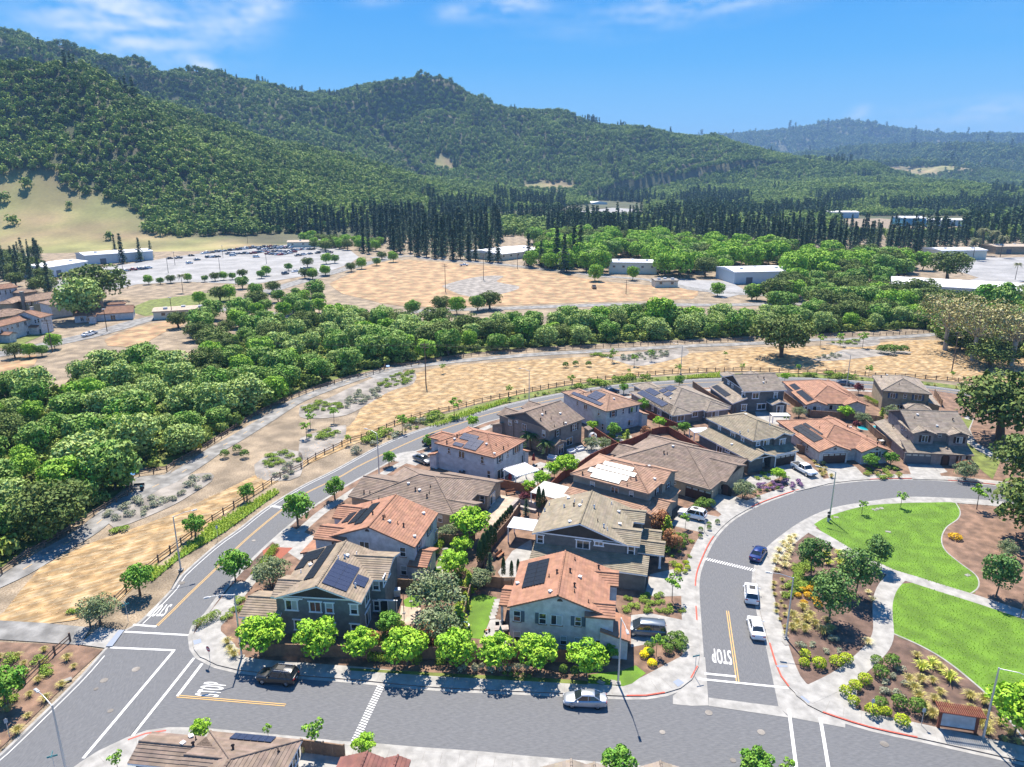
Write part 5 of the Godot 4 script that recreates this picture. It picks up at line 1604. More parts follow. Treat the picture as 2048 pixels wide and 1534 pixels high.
	roof_vents(h, xyz([0.91,7.64,1.51,0.88,7.65,2.05,1.9,7.28,2.21,3.01,6.88,1.83,3.89,6.57,1.79,5.14,6.11,-3.53,-3.65,6.65,-4.42,-1.23,7.52,0.95,6.02,5.79,3.11,-2.86,6.94,-5.41]))
	h = house("house", "low tan single-storey house with a wide brown tile roof along the curved road", -14.83, -114.95, -0.3767, "beige", "brown", "tan_trim", "beige", "tile roofed houses of the estate")
	vol(h, -8.93, 8.93, -7.46, 7.46, 2.9, 0.36, "u", "hh", 1, 0.45)
	vol(h, -11.6, 0, -2.68, 7.46, 2.9, 0.33, "u", "gg", 1, 0.45)
	vol(h, 0, 11.08, 1.22, 7.41, 2.9, 0.33, "u", "gg", 1, 0.45)
	vol(h, 0, 11, -8.36, -1.41, 2.9, 0.33, "u", "gg", 1, 0.45)
	win(h, 5.95, 1.79, 7.01, "f", 0.9, 1.5, "hung")
	win(h, 9.5, 1.98, 6.96, "f", 0.9, 1.5, "hung")
	win(h, 9.64, 1.82, -1.86, "f", 0.9, 1.5, "hung")
	win(h, 10.55, 1.19, -4.21, "r", 2.2, 2.1, "slider")
	roof_vents(h, xyz([-8.13,3.41,5.9,-0.41,4.25,3.7,0.35,4.28,3.58,2.31,4.23,3.75,2.34,3.9,4.67,-2.36,4.64,2.57,1.84,4.72,2.39,-9.14,3.3,6.16]))
	h = house("house", "white two-storey house with terracotta hip roof, solar panels and a white pergola", -6.23, -131.75, -0.5769, "white", "terracotta", "terra_trim", "white", "tile roofed houses of the estate")
	vol(h, -7.17, 7.17, -5.56, 5.56, 5.5, 0.36, "u", "hh", 1, 0.45)
	vol(h, -10.29, -4, -0.55, 3.79, 5.5, 0.36, "u", "hg", 1, 0.45)
	vol(h, -8.63, -6.67, -2.56, 6.09, 2.9, 0.3, "sl", "gg", 1, 0.3)
	vol(h, 0, 7.51, -6.72, -5.16, 2.9, 0.3, "sb", "gg", 1, 0.3)
	win(h, -3.94, 4.43, 5.11, "f", 0.7, 1.2, "hung")
	win(h, -0.84, 4.28, 5.11, "f", 1.5, 1.4, "pair")
	win(h, 4.05, 4.28, 5.11, "f", 0.8, 1.5, "hung")
	win(h, 5.52, 1.65, 5.11, "f", 0.8, 1.6, "hung")
	win(h, 6.72, 4.38, 3.15, "r", 1.1, 1.4, "shut")
	win(h, 6.72, 4.51, 0.44, "r", 0.6, 1.2, "hung")
	win(h, 6.72, 4.39, -2.69, "r", 1.7, 1.4, "shut")
	win(h, 6.72, 1.24, 2.94, "r", 2.4, 2.2, "slider")
	win(h, 6.72, 1.59, -5.16, "r", 1.2, 1.8, "pair")
	solar(h, -1.15, 6.73, 2.14, "f", 0.36, 3.71, 1.86, 2, 2)
	solar(h, 0.92, 6.2, 3.62, "f", 0.36, 3.12, 3.07, 2, 3)
	solar(h, -2.01, 5.86, 4.56, "f", 0.36, 2.22, 1.02, 1, 1)
	roof_vents(h, xyz([4.97,6.29,1.83,-3.81,6.55,2.62,-3.79,6.25,3.47,-4.08,6.61,1.59,-4.63,5.74,4.87,3.4,6.48,2.79,6.3,5.79,-0.32,6.43,5.76,1.43,6.41,5.75,4.52]))
	h = house("house", "taupe two-storey gabled house with palms at its wall, between two white houses", 6.83, -146.54, -0.7947, "taupe", "brown", "tan_trim", "grey_boards", "tile roofed houses of the estate")
	vol(h, -7, 7, -5.68, 5.68, 5.5, 0.36, "v", "gg", 1, 0.45)
	vol(h, -8.57, -3.38, 0.67, 5.91, 5.5, 0.36, "u", "gg", 1, 0.45)
	vol(h, -8.24, -3.4, -6.57, -1.37, 5.5, 0.36, "u", "gg", 1, 0.45)
	vol(h, -9.87, -6.5, -2.68, 6.58, 2.9, 0.3, "sl", "gg", 1, 0.3)
	vol(h, 6.2, 8.55, 1.84, 5.51, 2.7, 0.36, "u", "gg", 1, 0.45)
	vol(h, 6.4, 7.73, -7.68, -6.05, 2.9, 0.3, "sr", "gg", 1, 0.3)
	win(h, -4.79, 4.45, 5.46, "f", 1, 1.4, "hung")
	win(h, -3.05, 5.04, 5.23, "f", 1, 0.6, "pair")
	win(h, -0.64, 4.33, 5.23, "f", 1.3, 1.5, "pair")
	win(h, 5.08, 4.38, 5.23, "f", 0.9, 1.5, "hung")
	win(h, 6.55, 4.22, 2.58, "r", 0.8, 1.4, "shutd")
	win(h, 6.55, 4.15, -2.8, "r", 1.5, 1.4, "shutd")
	win(h, 6.55, 1.36, -1.21, "r", 2, 1.7, "pair")
	win(h, 8.1, 1.19, 3.26, "r", 1.6, 2.1, "slider")
	roof_vents(h, xyz([1.14,7.6,1.49,2.05,7.26,1.5,3.56,6.74,-1.5,3.96,6.58,1.83,6.47,5.67,0.6,6.5,5.68,0.06,6.27,5.76,3.32,3.46,6.78,4.56,2.24,7.2,2.76]))
	h = house("house", "front white two-storey house with terracotta roof, grey shutters and one solar block", 6.32, -79.86, -0.1580, "white", "terracotta", "terra_trim", "white", "tile roofed houses of the estate")
	vol(h, -6.13, 6.13, -5.37, 5.37, 5.5, 0.36, "v", "gg", 1, 0.25)
	vol(h, 3.28, 6.93, 2.09, 5.81, 5.5, 0.36, "u", "gg", 1, 0.2)
	vol(h, 3.2, 7.21, -5.18, -1.32, 5.5, 0.36, "u", "gg", 1, 0.2)
	vol(h, 5.23, 8.84, 1.31, 6.22, 2.9, 0.3, "sr", "gg", 1, 0.3)
	vol(h, -7.9, -5.73, -3.36, 1.24, 2.9, 0.36, "u", "gg", 0, 0.45)
	win(h, -4.96, 4.21, 5.12, "f", 0.9, 1.5, "shutr")
	win(h, -1.8, 4.17, 5.12, "f", 0.9, 1.5, "shutl")
	win(h, -0.1, 4.16, 5.12, "f", 1.4, 1.4, "pair")
	win(h, 2.51, 4.26, 5.12, "f", 0.8, 1.3, "shut")
	win(h, -4.95, 1.31, 5.12, "f", 0.9, 1.5, "hung")
	win(h, -1.77, 1.62, 5.12, "f", 0.9, 1.2, "hung")
	win(h, 0.82, 1.38, 5.12, "f", 0.8, 1.3, "hung")
	win(h, 2.51, 1.35, 5.12, "f", 0.8, 1.3, "hung")
	win(h, 5.15, 1.55, 5.61, "f", 0.9, 1.5, "hung")
	win(h, 0.26, 6.97, 5.12, "f", 0.7, 0.4, "vent")
	solar(h, -3.38, 6.49, -1.12, "l", 0.36, 6.08, 3.08, 6, 2)
	roof_vents(h, xyz([1.39,7.19,-4.01,4.53,6.06,-4.34,2.31,6.86,-0.36,1.86,7.02,3.29,-0.61,7.47,0.01,-1.01,7.33,4.23,-1.55,7.14,0.54,1.02,7.33,-0.77,-5.62,5.67,0.45,3.67,6.36,4.26,1.79,7.04,2.02]))
	column(h, -7.59, 0.71, 2.9, 0)
	h = house("house", "wide grey two-storey house with brown boarded gable and pale khaki roof full of white vents", 11.22, -97.82, -0.2607, "grey", "khaki", "white", "boards", "tile roofed houses of the estate")
	vol(h, -7.06, 7.06, -5.78, 5.78, 5.5, 0.36, "v", "gg", 1, 0.45)
	vol(h, 3.34, 8.63, 0.19, 5.63, 5.5, 0.36, "u", "gg", 1, 0.45)
	vol(h, 3.86, 8.69, -6.12, -1.73, 5.5, 0.36, "u", "gg", 1, 0.45)
	vol(h, -6.76, 10.08, 5.18, 8.62, 2.9, 0.3, "sf", "gg", 1, 0.3)
	vol(h, 6.56, 12.02, -1.74, 2.66, 2.9, 0.36, "u", "gg", 0, 0.45)
	vol(h, 6.56, 11.28, -5.12, -0.91, 2.9, 0.36, "u", "gg", 1, 0.45)
	win(h, -5.87, 4.55, 5.33, "f", 0.9, 1.3, "hung")
	win(h, 0.5, 4.53, 5.33, "f", 1.9, 1.3, "pair")
	win(h, 2.81, 5.03, 5.33, "f", 1.2, 0.6, "pair")
	win(h, 7.44, 4.49, 5.18, "f", 0.9, 1.3, "hung")
	roof_vents(h, xyz([-6.42,5.73,-3.62,-3.63,6.72,-1.38,-3.54,6.75,-4.6,-2.25,7.23,-2.75,-2.07,7.28,-1.12,-1.09,7.64,-0.63,-0.94,7.69,-1.9,-6.71,5.61,-1.46,-1.66,7.44,4.58,2.17,7.24,2.89,3.22,6.87,3.73,5.25,6.15,0.92,3.35,6.82,-4.23,1.15,7.62,-0.55,4.66,6.35,-2.67,3.76,6.67,4.12]))
	column(h, 11.43, 1.46, 2.9, 0)
	h = house("house", "grey-green two-storey house with salmon tile hip roof and stepped rows of solar panels", 19.6, -116.36, -0.5922, "grey_green", "salmon", "tan_trim", "grey_green", "tile roofed houses of the estate")
	vol(h, -7.48, 7.48, -5.63, 5.63, 5.5, 0.36, "u", "hh", 1, 0.45)
	vol(h, 3.14, 8.01, -6.1, 0.58, 5.5, 0.36, "u", "gg", 1, 0.45)
	vol(h, -6.96, 7.68, 5.03, 8.76, 2.9, 0.3, "sf", "gg", 1, 0.3)
	vol(h, 6.88, 9.4, -4.13, 7.91, 2.9, 0.3, "sr", "gg", 1, 0.3)
	vol(h, 6.98, 10.36, 0.61, 5.47, 2.9, 0.36, "u", "gg", 1, 0.45)
	win(h, -3.22, 4.3, 5.18, "f", 0.9, 1.3, "hung")
	win(h, 1.05, 4.32, 5.18, "f", 1.4, 1.3, "pair")
	win(h, 4.15, 4.38, 5.18, "f", 0.8, 1.3, "hung")
	win(h, 7.03, 4.05, 0.99, "r", 1, 1.3, "shutd")
	win(h, 7.56, 3.74, -2.52, "r", 1.1, 1.4, "shutd")
	solar(h, -0.25, 7.06, 1.3, "f", 0.36, 5.7, 1.02, 3, 1)
	solar(h, -0.19, 6.66, 2.42, "f", 0.36, 7.53, 1.04, 4, 1)
	solar(h, -1.05, 6.23, 3.6, "f", 0.36, 7.6, 1.18, 4, 1)
	solar(h, -0.98, 5.84, 4.7, "f", 0.36, 5.55, 1.12, 3, 1)
	roof_vents(h, xyz([3.12,6.29,3.41,3.97,6.35,3.2,6.25,5.92,0.51,3.22,5.7,5.02,-5.32,5.7,5.04,3.85,6.64,-2.6]))
	h = house("house", "white two-storey house with pale salmon hip roof, blue shutters and an L of solar panels", 21.79, -159.21, -1.0038, "white", "salmon", "tan_trim", "white", "tile roofed houses of the estate")
	vol(h, -7.11, 7.11, -5.35, 5.35, 5.5, 0.36, "u", "hh", 1, 0.45)
	vol(h, -10.4, -3.37, -0.51, 4.98, 5.5, 0.36, "u", "hg", 1, 0.45)
	vol(h, 0, 7.99, -6.87, -4.85, 2.9, 0.3, "sb", "gg", 1, 0.3)
	win(h, -4.04, 4.39, 4.9, "f", 0.7, 1.2, "hung")
	win(h, -0.93, 4.36, 4.9, "f", 1.3, 1.4, "pair")
	win(h, 3.92, 4.29, 4.9, "f", 0.8, 1.4, "hung")
	win(h, 5.45, 1.41, 4.9, "f", 0.8, 1.5, "hung")
	win(h, 6.66, 4.42, 2.98, "r", 1.1, 1.4, "shutb")
	win(h, 6.66, 4.5, 0.06, "r", 0.6, 1.2, "hung")
	win(h, 6.66, 4.36, -2.92, "r", 1.7, 1.4, "shutb")
	win(h, 6.66, 1.64, 1.93, "r", 2.6, 1.4, "pair")
	win(h, 6.66, 1.39, -2.33, "r", 1.6, 1.4, "pair")
	win(h, 6.71, 1.19, -5.15, "f", 1.6, 2.1, "slider")
	solar(h, -1.57, 5.95, 4.09, "f", 0.36, 11.09, 1.04, 8, 1)
	solar(h, -0.5, 6.67, 2.1, "f", 0.36, 3.74, 2.85, 2, 4)
	roof_vents(h, xyz([-4.21,6.28,3.14,-3.13,6.82,1.67,3.81,6.69,0.46]))
	h = house("house", "taupe single-storey house with grey-tan hip roof and five groups of solar panels", 41.3, -167.94, -1.2136, "taupe", "greytan", "white", "taupe", "tile roofed houses of the estate")
	vol(h, -9.54, 9.54, -8.51, 8.51, 2.9, 0.36, "u", "hh", 1, 0.45)
	vol(h, 0, 10.67, 3.03, 8.51, 2.9, 0.36, "u", "gh", 1, 0.45)
	vol(h, 0, 10.87, -7.29, -0.54, 2.9, 0.36, "u", "gh", 1, 0.45)
	vol(h, -15.07, 0, -1.46, 4.54, 2.9, 0.36, "u", "hg", 1, 0.45)
	win(h, 1.34, 1.87, 8.06, "f", 0.6, 1.2, "hung")
	win(h, 4.45, 1.82, 8.06, "f", 1.4, 1.3, "pair")
	win(h, 9.25, 1.69, 8.06, "f", 0.8, 1.4, "hung")
	win(h, 10.22, 1.89, 6.01, "r", 1.8, 1.4, "pair")
	win(h, 9.09, 2.03, 1.36, "r", 1.4, 1.3, "pair")
	win(h, 9.2, 1.78, -0.99, "f", 0.7, 1.4, "hung")
	win(h, 10.42, 1.85, -3.36, "r", 1.8, 1.4, "pair")
	solar(h, -1, 3.47, 6.92, "f", 0.36, 11.96, 1.72, 8, 1)
	solar(h, -3.9, 4.12, 5.11, "f", 0.36, 4.93, 1.75, 4, 1)
	solar(h, -1.9, 4.78, 3.28, "f", 0.36, 2.05, 1.57, 2, 1)
	solar(h, -1.24, 5.39, 1.59, "f", 0.36, 2.92, 1.8, 3, 1)
	solar(h, 0.71, 4.71, 3.49, "f", 0.36, 1.96, 1.8, 2, 1)
	roof_vents(h, xyz([-7.86,3.43,7,1.77,3.87,5.78,2.95,4.4,4.31]))
	h = house("house", "dark grey two-storey house with side gable, its left lean-to roof carrying solar panels", 61.2, -172.88, 0.1204, "grey", "greytan", "white", "boards", "tile roofed houses of the estate")
	vol(h, -5.59, 5.59, -6.71, 6.71, 5.5, 0.36, "u", "gg", 1, 0.45)
	vol(h, 1.21, 5.61, -8.95, 0, 5.5, 0.36, "v", "gg", 1, 0.45)
	vol(h, -4.93, -0.93, -9.44, 0, 5.5, 0.36, "v", "gg", 1, 0.45)
	vol(h, -8.71, -4.99, -6.76, 7.9, 2.9, 0.36, "sl", "gg", 1, 0.3)
	vol(h, 0.78, 5.2, 6.11, 9.35, 2.7, 0.36, "v", "gg", 1, 0.45)
	win(h, -2.19, 4.24, 6.26, "f", 1.6, 1.4, "pair")
	win(h, 2.98, 4.19, 6.26, "f", 0.8, 1.4, "hung")
	win(h, -5.57, 1.76, 7.6, "f", 1.2, 1.5, "pair")
	win(h, -0.42, 1.4, 6.26, "f", 2.1, 1.4, "pair")
	win(h, 3.07, 1.19, 8.9, "f", 1.6, 2.1, "slider")
	win(h, -5.14, 4.92, -3.14, "l", 0.9, 0.6, "pair")
	win(h, -5.14, 4.35, -0.7, "l", 0.9, 1.4, "pair")
	win(h, -5.38, 4.71, 6.26, "f", 0.7, 1.3, "hung")
	solar(h, -7.65, 3.28, -1.53, "l", 0.36, 8.77, 1.56, 7, 1)
	roof_vents(h, xyz([0.38,7.41,1.36,1.65,7.18,2,0.85,6.63,3.57,1.61,6.64,3.53]))
	h = house("house", "single-storey white house with salmon hip roof and two solar strips, at the far road", 79.36, -173.62, -0.0386, "white", "salmon2", "terra_trim", "white", "tile roofed houses of the estate")
	vol(h, -6.98, 6.98, -9.59, 9.59, 2.9, 0.36, "v", "hh", 1, 0.45)
	vol(h, -7.91, -2.73, 0, 10.73, 2.9, 0.36, "v", "gg", 1, 0.45)
	vol(h, 1.21, 6.98, 0, 10.78, 2.9, 0.36, "v", "gg", 1, 0.45)
	vol(h, 1.95, 7.15, -8.62, 0, 2.9, 0.36, "v", "gg", 1, 0.45)
	win(h, -5.12, 1.81, 10.28, "f", 1.9, 1.3, "pair")
	win(h, -0.82, 1.81, 9.14, "f", 1.8, 1.3, "pair")
	win(h, -6.53, 1.46, -4.66, "l", 0.7, 1.2, "hung")
	win(h, -7.68, 1.71, 10.28, "f", 0.7, 1.3, "hung")
	solar(h, -5.89, 3.29, -2.8, "l", 0.36, 5.19, 1.42, 5, 1)
	solar(h, -6.31, 3.48, 5.25, "l", 0.36, 8.25, 1.59, 8, 1)
	h = house("house", "tan two-storey house with grey hip roof and navy shutters, farthest right by the road", 98.02, -171.78, -0.2978, "tan", "greytan", "tan_trim", "tan", "tile roofed houses of the estate")
	vol(h, -5.47, 5.47, -7.1, 7.1, 5.5, 0.36, "v", "hh", 1, 0.45)
	vol(h, 4.87, 7.6, -5.1, 8.09, 2.9, 0.3, "sr", "gg", 1, 0.3)
	vol(h, -0.77, 4.97, 7.43, 12.01, 2.7, 0.36, "u", "hh", 1, 0.45)
	win(h, -2.84, 4.31, 6.65, "f", 1.2, 1.3, "shutb")
	win(h, -0.14, 4.39, 6.65, "f", 0.7, 1.2, "hung")
	win(h, 2.7, 4.31, 6.65, "f", 1.7, 1.4, "shutb")
	win(h, -2.37, 1.14, 6.65, "f", 1.2, 2, "slider")
	win(h, -0.96, 1.14, 6.65, "f", 1.4, 2, "slider")
	roof_vents(h, xyz([-1.29,6.51,4.23,-3.98,6.03,-3.46,-2.54,6.55,-4.17]))
	h = house("house", "mauve-grey two-storey house with twin front gables, brown shutters and arched porch", 88.16, -142.56, -0.1275, "mauve", "greytan", "mauve_trim", "mauve_dark", "tile roofed houses of the estate")
	vol(h, -5.73, 5.73, -6.94, 6.94, 5.8, 0.36, "u", "gg", 1, 0.45)
	vol(h, -5.81, -1.14, 0, 7.97, 5.8, 0.36, "v", "gg", 1, 0.45)
	vol(h, 0.88, 5.22, 0, 8.23, 5.8, 0.36, "v", "gg", 1, 0.45)
	vol(h, -7.57, -2.87, -8.19, 8.65, 2.6, 0.36, "v", "hg", 1, 0.45)
	vol(h, -7.38, 5.2, 6.34, 10.46, 2.6, 0.3, "sf", "gg", 1, 0.3)
	vol(h, -1.3, 2.7, 6.54, 8.82, 2.6, 0.36, "v", "gg", 1, 0.45)
	win(h, -3.24, 4.66, 7.52, "f", 1.2, 1.4, "shutd")
	win(h, -0.01, 5.16, 6.49, "f", 0.7, 0.8, "hung")
	win(h, 3.21, 4.77, 7.78, "f", 1.2, 1.3, "shutd")
	win(h, 3.14, 1.65, 10.16, "f", 1.2, 1.6, "shutd")
	win(h, 0.08, 1.29, 10.16, "f", 1.6, 2.3, "entry")
	win(h, -5.11, 1.24, 10.16, "f", 4.9, 2.2, "garage3")
	win(h, -5.36, 5.03, 1.63, "l", 0.9, 1.3, "hung")
	win(h, -5.36, 5.28, 3.56, "l", 0.6, 0.8, "hung")
	roof_vents(h, xyz([-3.73,7.33,2.63,3.69,7.29,2.78,-0.12,6.52,4.87,-5.81,4.11,5.57,-5.72,3.62,-2.21,-2.76,7.72,1.55]))
	h = house("house", "low white house with salmon roof, brown garage door and solar grid", 67.91, -143.5, 0.1228, "white", "salmon2", "terra_trim", "white", "tile roofed houses of the estate")
	vol(h, -7.14, 7.14, -9.02, 9.02, 2.9, 0.36, "v", "hh", 1, 0.45)
	vol(h, -7.67, -0.71, 0, 9.96, 2.9, 0.36, "v", "gg", 1, 0.45)
	vol(h, 0.7, 7.1, 0, 11.2, 2.9, 0.36, "v", "gg", 1, 0.45)
	vol(h, 2.2, 7.4, -8.26, 0, 2.9, 0.36, "v", "gg", 1, 0.45)
	win(h, -4.02, 1.19, 9.51, "f", 4.9, 2.1, "garage")
	win(h, 3.97, 2.12, 10.75, "f", 1.4, 1.2, "shut")
	win(h, 5.56, 1.88, 10.75, "f", 0.6, 0.8, "hung")
	win(h, -7.22, 2.17, 2.5, "l", 0.8, 1.1, "hung")
	win(h, -7.22, 1.75, 4.92, "l", 0.8, 1.2, "hung")
	win(h, -3.99, 3.25, 9.51, "f", 0.7, 0.35, "vent")
	win(h, 4.21, 3.21, 10.75, "f", 0.6, 0.35, "vent")
	solar(h, -3.81, 4.1, 0.4, "l", 0.36, 7.23, 0.75, 5, 1)
	solar(h, -5.5, 3.68, 1.5, "l", 0.36, 8.95, 2.13, 6, 2)
	roof_vents(h, xyz([-2.65,4.5,0.94,4.8,3.82,-0.72,6.04,3.39,-1.45,6.3,3.2,4.08,5.32,3.54,9.09]))
	h = house("house", "grey two-storey house with khaki roof, white porch columns and dark garage", 49.95, -141.03, -1.1711, "grey", "khaki", "white", "boards", "tile roofed houses of the estate")
	vol(h, -7.51, 7.51, -5.37, 5.37, 5.5, 0.36, "u", "hh", 1, 0.45)
	vol(h, 4.15, 8.09, -4.22, 0.51, 5.5, 0.36, "u", "gg", 1, 0.45)
	vol(h, -5.94, 10.21, 4.77, 8.48, 2.9, 0.34, "sf", "gg", 1, 0.3)
	vol(h, 7.01, 10.69, 1.96, 8.47, 2.9, 0.36, "u", "gg", 0, 0.45)
	vol(h, 6.91, 9.96, -4.35, 2.76, 2.9, 0.34, "sr", "gg", 1, 0.3)
	win(h, -3.31, 4.28, 4.92, "f", 0.7, 1.3, "hung")
	win(h, 0.97, 4.29, 4.92, "f", 1.2, 1.3, "pair")
	win(h, 3.97, 4.25, 4.92, "f", 0.7, 1.3, "hung")
	win(h, 1.11, 1.73, 8.18, "f", 1.6, 1.5, "pair")
	win(h, 3.51, 2.41, 8.18, "f", 1.2, 0.6, "pair")
	win(h, 7.06, 4.6, 3.76, "r", 0.8, 0.8, "hung")
	win(h, 7.06, 4.35, 1.64, "r", 1.3, 1.3, "pair")
	win(h, 7.64, 4.19, -2.01, "r", 1.3, 1.4, "pair")
	win(h, 9.66, 1.24, -1.2, "r", 4.9, 2.2, "garage2")
	roof_vents(h, xyz([3.97,6.05,3.78,3.21,5.55,5.17,3.21,3.39,6.98,4.02,6.76,-1.7,5.54,5.76,-4.64,-1.64,7.34,-0.26]))
	column(h, 8.05, 6.13, 2.9, 0)
	column(h, 8.54, 3.45, 2.9, 1)
	column(h, 8.55, 0.32, 2.9, 1)
	h = house("house", "cream single-storey house with sprawling brown tile roof and brown garage door on the bend", 32.27, -128.39, -0.6688, "cream", "brown", "tan_trim", "boards", "tile roofed houses of the estate")
	vol(h, -10.54, 10.54, -8.99, 8.99, 2.9, 0.36, "u", "hh", 1, 0.45)
	vol(h, -12.07, 0, -1.23, 5.18, 2.9, 0.33, "u", "gg", 1, 0.45)
	vol(h, 0, 11.46, -5.89, 4.09, 2.9, 0.33, "u", "gg", 1, 0.45)
	vol(h, -9.88, 0, -9.91, -4.15, 2.9, 0.33, "u", "gg", 1, 0.45)
	win(h, 8.18, 1.24, 8.54, "f", 4.9, 2.2, "garage")
	win(h, 11.24, 1.19, 3.64, "f", 2.4, 2.1, "entry")
	win(h, 3.52, 2.24, 8.54, "f", 0.6, 0.8, "hung")
	roof_vents(h, xyz([-0.81,4.97,3.21,-1.47,4.95,3.28,-0.78,5.8,0.92]))
	column(h, 10.23, 3.67, 2.9, 1)
	h = house("house", "tan hip roofed house nearest the camera with one dark solar row", -26.18, -50.14, -0.1170, "grey", "brown", "white", "grey", "tile roofed houses of the estate")
	vol(h, -4.78, 4.78, -7.5, 7.5, 2.9, 0.36, "v", "hh", 1, 0.45)
	vol(h, -10.44, 0, -6.74, -2.78, 2.9, 0.36, "u", "gg", 1, 0.45)
	vol(h, -4.78, 0, -6.74, 0.45, 2.9, 0.36, "u", "gg", 1, 0.45)
	win(h, 4.33, 1.53, -6.34, "r", 1.2, 1.3, "shutd")
	solar(h, 0.03, 3.14, -6.82, "b", 0.36, 4.27, 1.25, 6, 1)
	roof_vents(h, xyz([-5.38,3.15,-5.99,-4.91,3.59,-4.8,-6.05,3.54,-4.95,3.34,3.42,-5.31,-0.73,3.96,-4.56,-6.13,3.01,-6.4]))
	h = house("house", "house with dark pink clay tile gables cut by the lower frame edge", -14.45, -47.62, -0.1160, "white", "pink", "terra_trim", "white", "tile roofed houses of the estate")
	vol(h, -2.67, 2.67, -7, 7, 2.9, 0.36, "v", "gg", 1, 0.45)
	vol(h, 1.61, 4.03, -7.42, 5, 2.9, 0.36, "v", "gg", 1, 0.45)
	h = house("house", "house showing only a pale ridge between the two lower kerbside trees", 5.23, -47.55, -0.0447, "beige", "greytan", "tan_trim", "beige", "tile roofed houses of the estate")
	vol(h, -2.9, 2.9, -6, 6, 2.9, 0.36, "v", "gg", 1, 0.45)
	vol(h, 1.01, 3.33, -6.38, 2, 2.9, 0.36, "v", "gg", 1, 0.45)
	h = house("house", "pale gable peak at the lower frame edge right of a kerbside tree", 13.69, -47.63, -0.0216, "beige", "greytan", "tan_trim", "beige", "tile roofed houses of the estate")
	vol(h, -2.11, 2.11, -6, 6, 2.9, 0.36, "v", "gg", 1, 0.45)
	h = house("townhouse", "white townhouse at the left edge with brick red roof and low front wings", -181.48, -245.53, 1.4484, "white", "clay", "terra_trim", "white", "white townhouses at the far left")
	vol(h, -12.29, 12.29, -3.43, 3.43, 5.6, 0.36, "u", "gg", 1, 0.45)
	vol(h, 11.29, 17.77, -4.43, 7.66, 6.2, 0.36, "u", "gh", 1, 0.45)
	vol(h, -3.22, 0.54, 2.43, 7.22, 2.9, 0.36, "v", "gg", 1, 0.45)
	vol(h, 10.26, 13.96, 2.43, 6.37, 2.9, 0.36, "v", "gg", 1, 0.45)
	win(h, 5.84, 4.47, 2.98, "f", 1.2, 1.5, "hung")
	win(h, 9.4, 4.42, 2.98, "f", 1.2, 1.5, "hung")
	win(h, 1.23, 4.49, 2.98, "f", 1, 1.6, "hung")
	win(h, 3.19, 4.48, 2.98, "f", 1, 1.5, "hung")
	win(h, -1.36, 4.37, 2.98, "f", 1, 2, "hung")
	win(h, 11.74, 4.77, 5.19, "l", 0.9, 1.4, "hung")
	win(h, 11.74, 5.08, 6.43, "l", 0.9, 1.4, "hung")
	win(h, 12.43, 5.23, 7.21, "f", 0.9, 1.4, "hung")
	win(h, 13.87, 5.22, 7.21, "f", 0.9, 1.4, "hung")
	win(h, 11.74, 1.04, 6.04, "l", 1.8, 1.8, "slider")
	win(h, 9.65, 0.84, 2.98, "f", 1.2, 1.4, "hung")
	h = house("townhouse", "long low white house with red roof between the townhouses and the road", -165.82, -285.85, 0.4095, "white", "clay", "terra_trim", "white", "white townhouses at the far left")
	vol(h, -10.77, 10.77, -5.5, 5.5, 2.9, 0.36, "u", "gg", 1, 0.45)
	vol(h, -5.44, -2.25, 1.5, 10.29, 2.9, 0.36, "v", "gg", 1, 0.45)
	vol(h, 0.86, 7.66, -5, -2, 5.4, 0.36, "u", "hh", 1, 0.45)
	win(h, -7.77, 1.41, 5.05, "f", 1.2, 1.6, "hung")
	win(h, -5.15, 1.78, 9.84, "f", 1.2, 1.5, "hung")
	win(h, 3.06, 1.14, 5.05, "f", 1.8, 2, "slider")
	h = house("townhouse", "two-storey white townhouse with stone chimney tower behind the low white house", -186.66, -296.6, 0.9545, "white", "claytan", "terra_trim", "white", "white townhouses at the far left")
	vol(h, -9.51, 9.51, -5.44, 5.44, 5.6, 0.3, "u", "hh", 1, 0.45)
	win(h, -2.75, 4.03, 4.99, "f", 0.9, 1.2, "hung")
	win(h, -1.16, 4.11, 4.99, "f", 0.9, 1.2, "hung")
	win(h, 2.32, 4.16, 4.99, "f", 0.8, 1.2, "hung")
	win(h, 4.79, 4.03, 4.99, "f", 0.9, 1.4, "hung")
	win(h, -6.17, 3.77, 4.99, "f", 1, 2, "hung")
	h = house("townhouse", "olive two-storey townhouse with brick chimney beyond the white ones", -202.54, -305.41, 1.1487, "olive", "claytan", "terra_trim", "olive", "white townhouses at the far left")
	vol(h, -9.3, 9.3, -6.04, 6.04, 5.6, 0.3, "u", "hh", 1, 0.45)
	vol(h, -11.08, -9.3, -4.04, 6.04, 5.6, 0.3, "u", "hh", 1, 0.45)
	win(h, -10.63, 5.03, 2, "l", 0.9, 1.2, "hung")
	win(h, -10.63, 4.96, 4.13, "l", 1, 1, "hung")
	win(h, -10.06, 4.89, 5.59, "f", 1, 1, "hung")
	win(h, -7.63, 4.81, 5.59, "f", 0.9, 1, "hung")
	win(h, -6.72, 4.67, 5.59, "f", 0.9, 1, "hung")
	win(h, -5.8, 4.62, 5.59, "f", 0.9, 1, "hung")
	win(h, -2.96, 4.64, 5.59, "f", 1, 1.4, "hung")
	win(h, -10.63, 4.53, -2, "l", 1.2, 1.8, "hung")
	h = house("townhouse", "white three-storey townhouse with white chimney at the upper left edge", -228.56, -317.28, 1.1878, "white", "clay", "terra_trim", "white", "white townhouses at the far left")
	vol(h, -4.47, 4.47, -4.53, 4.53, 8, 0.3, "u", "gg", 1, 0.45)
	win(h, -1.36, 6.34, 4.08, "f", 0.8, 1.8, "hung")
	win(h, 0.78, 6.45, 4.08, "f", 0.8, 1.6, "hung")
	win(h, 3.43, 6.56, 4.08, "f", 0.8, 1.6, "hung")
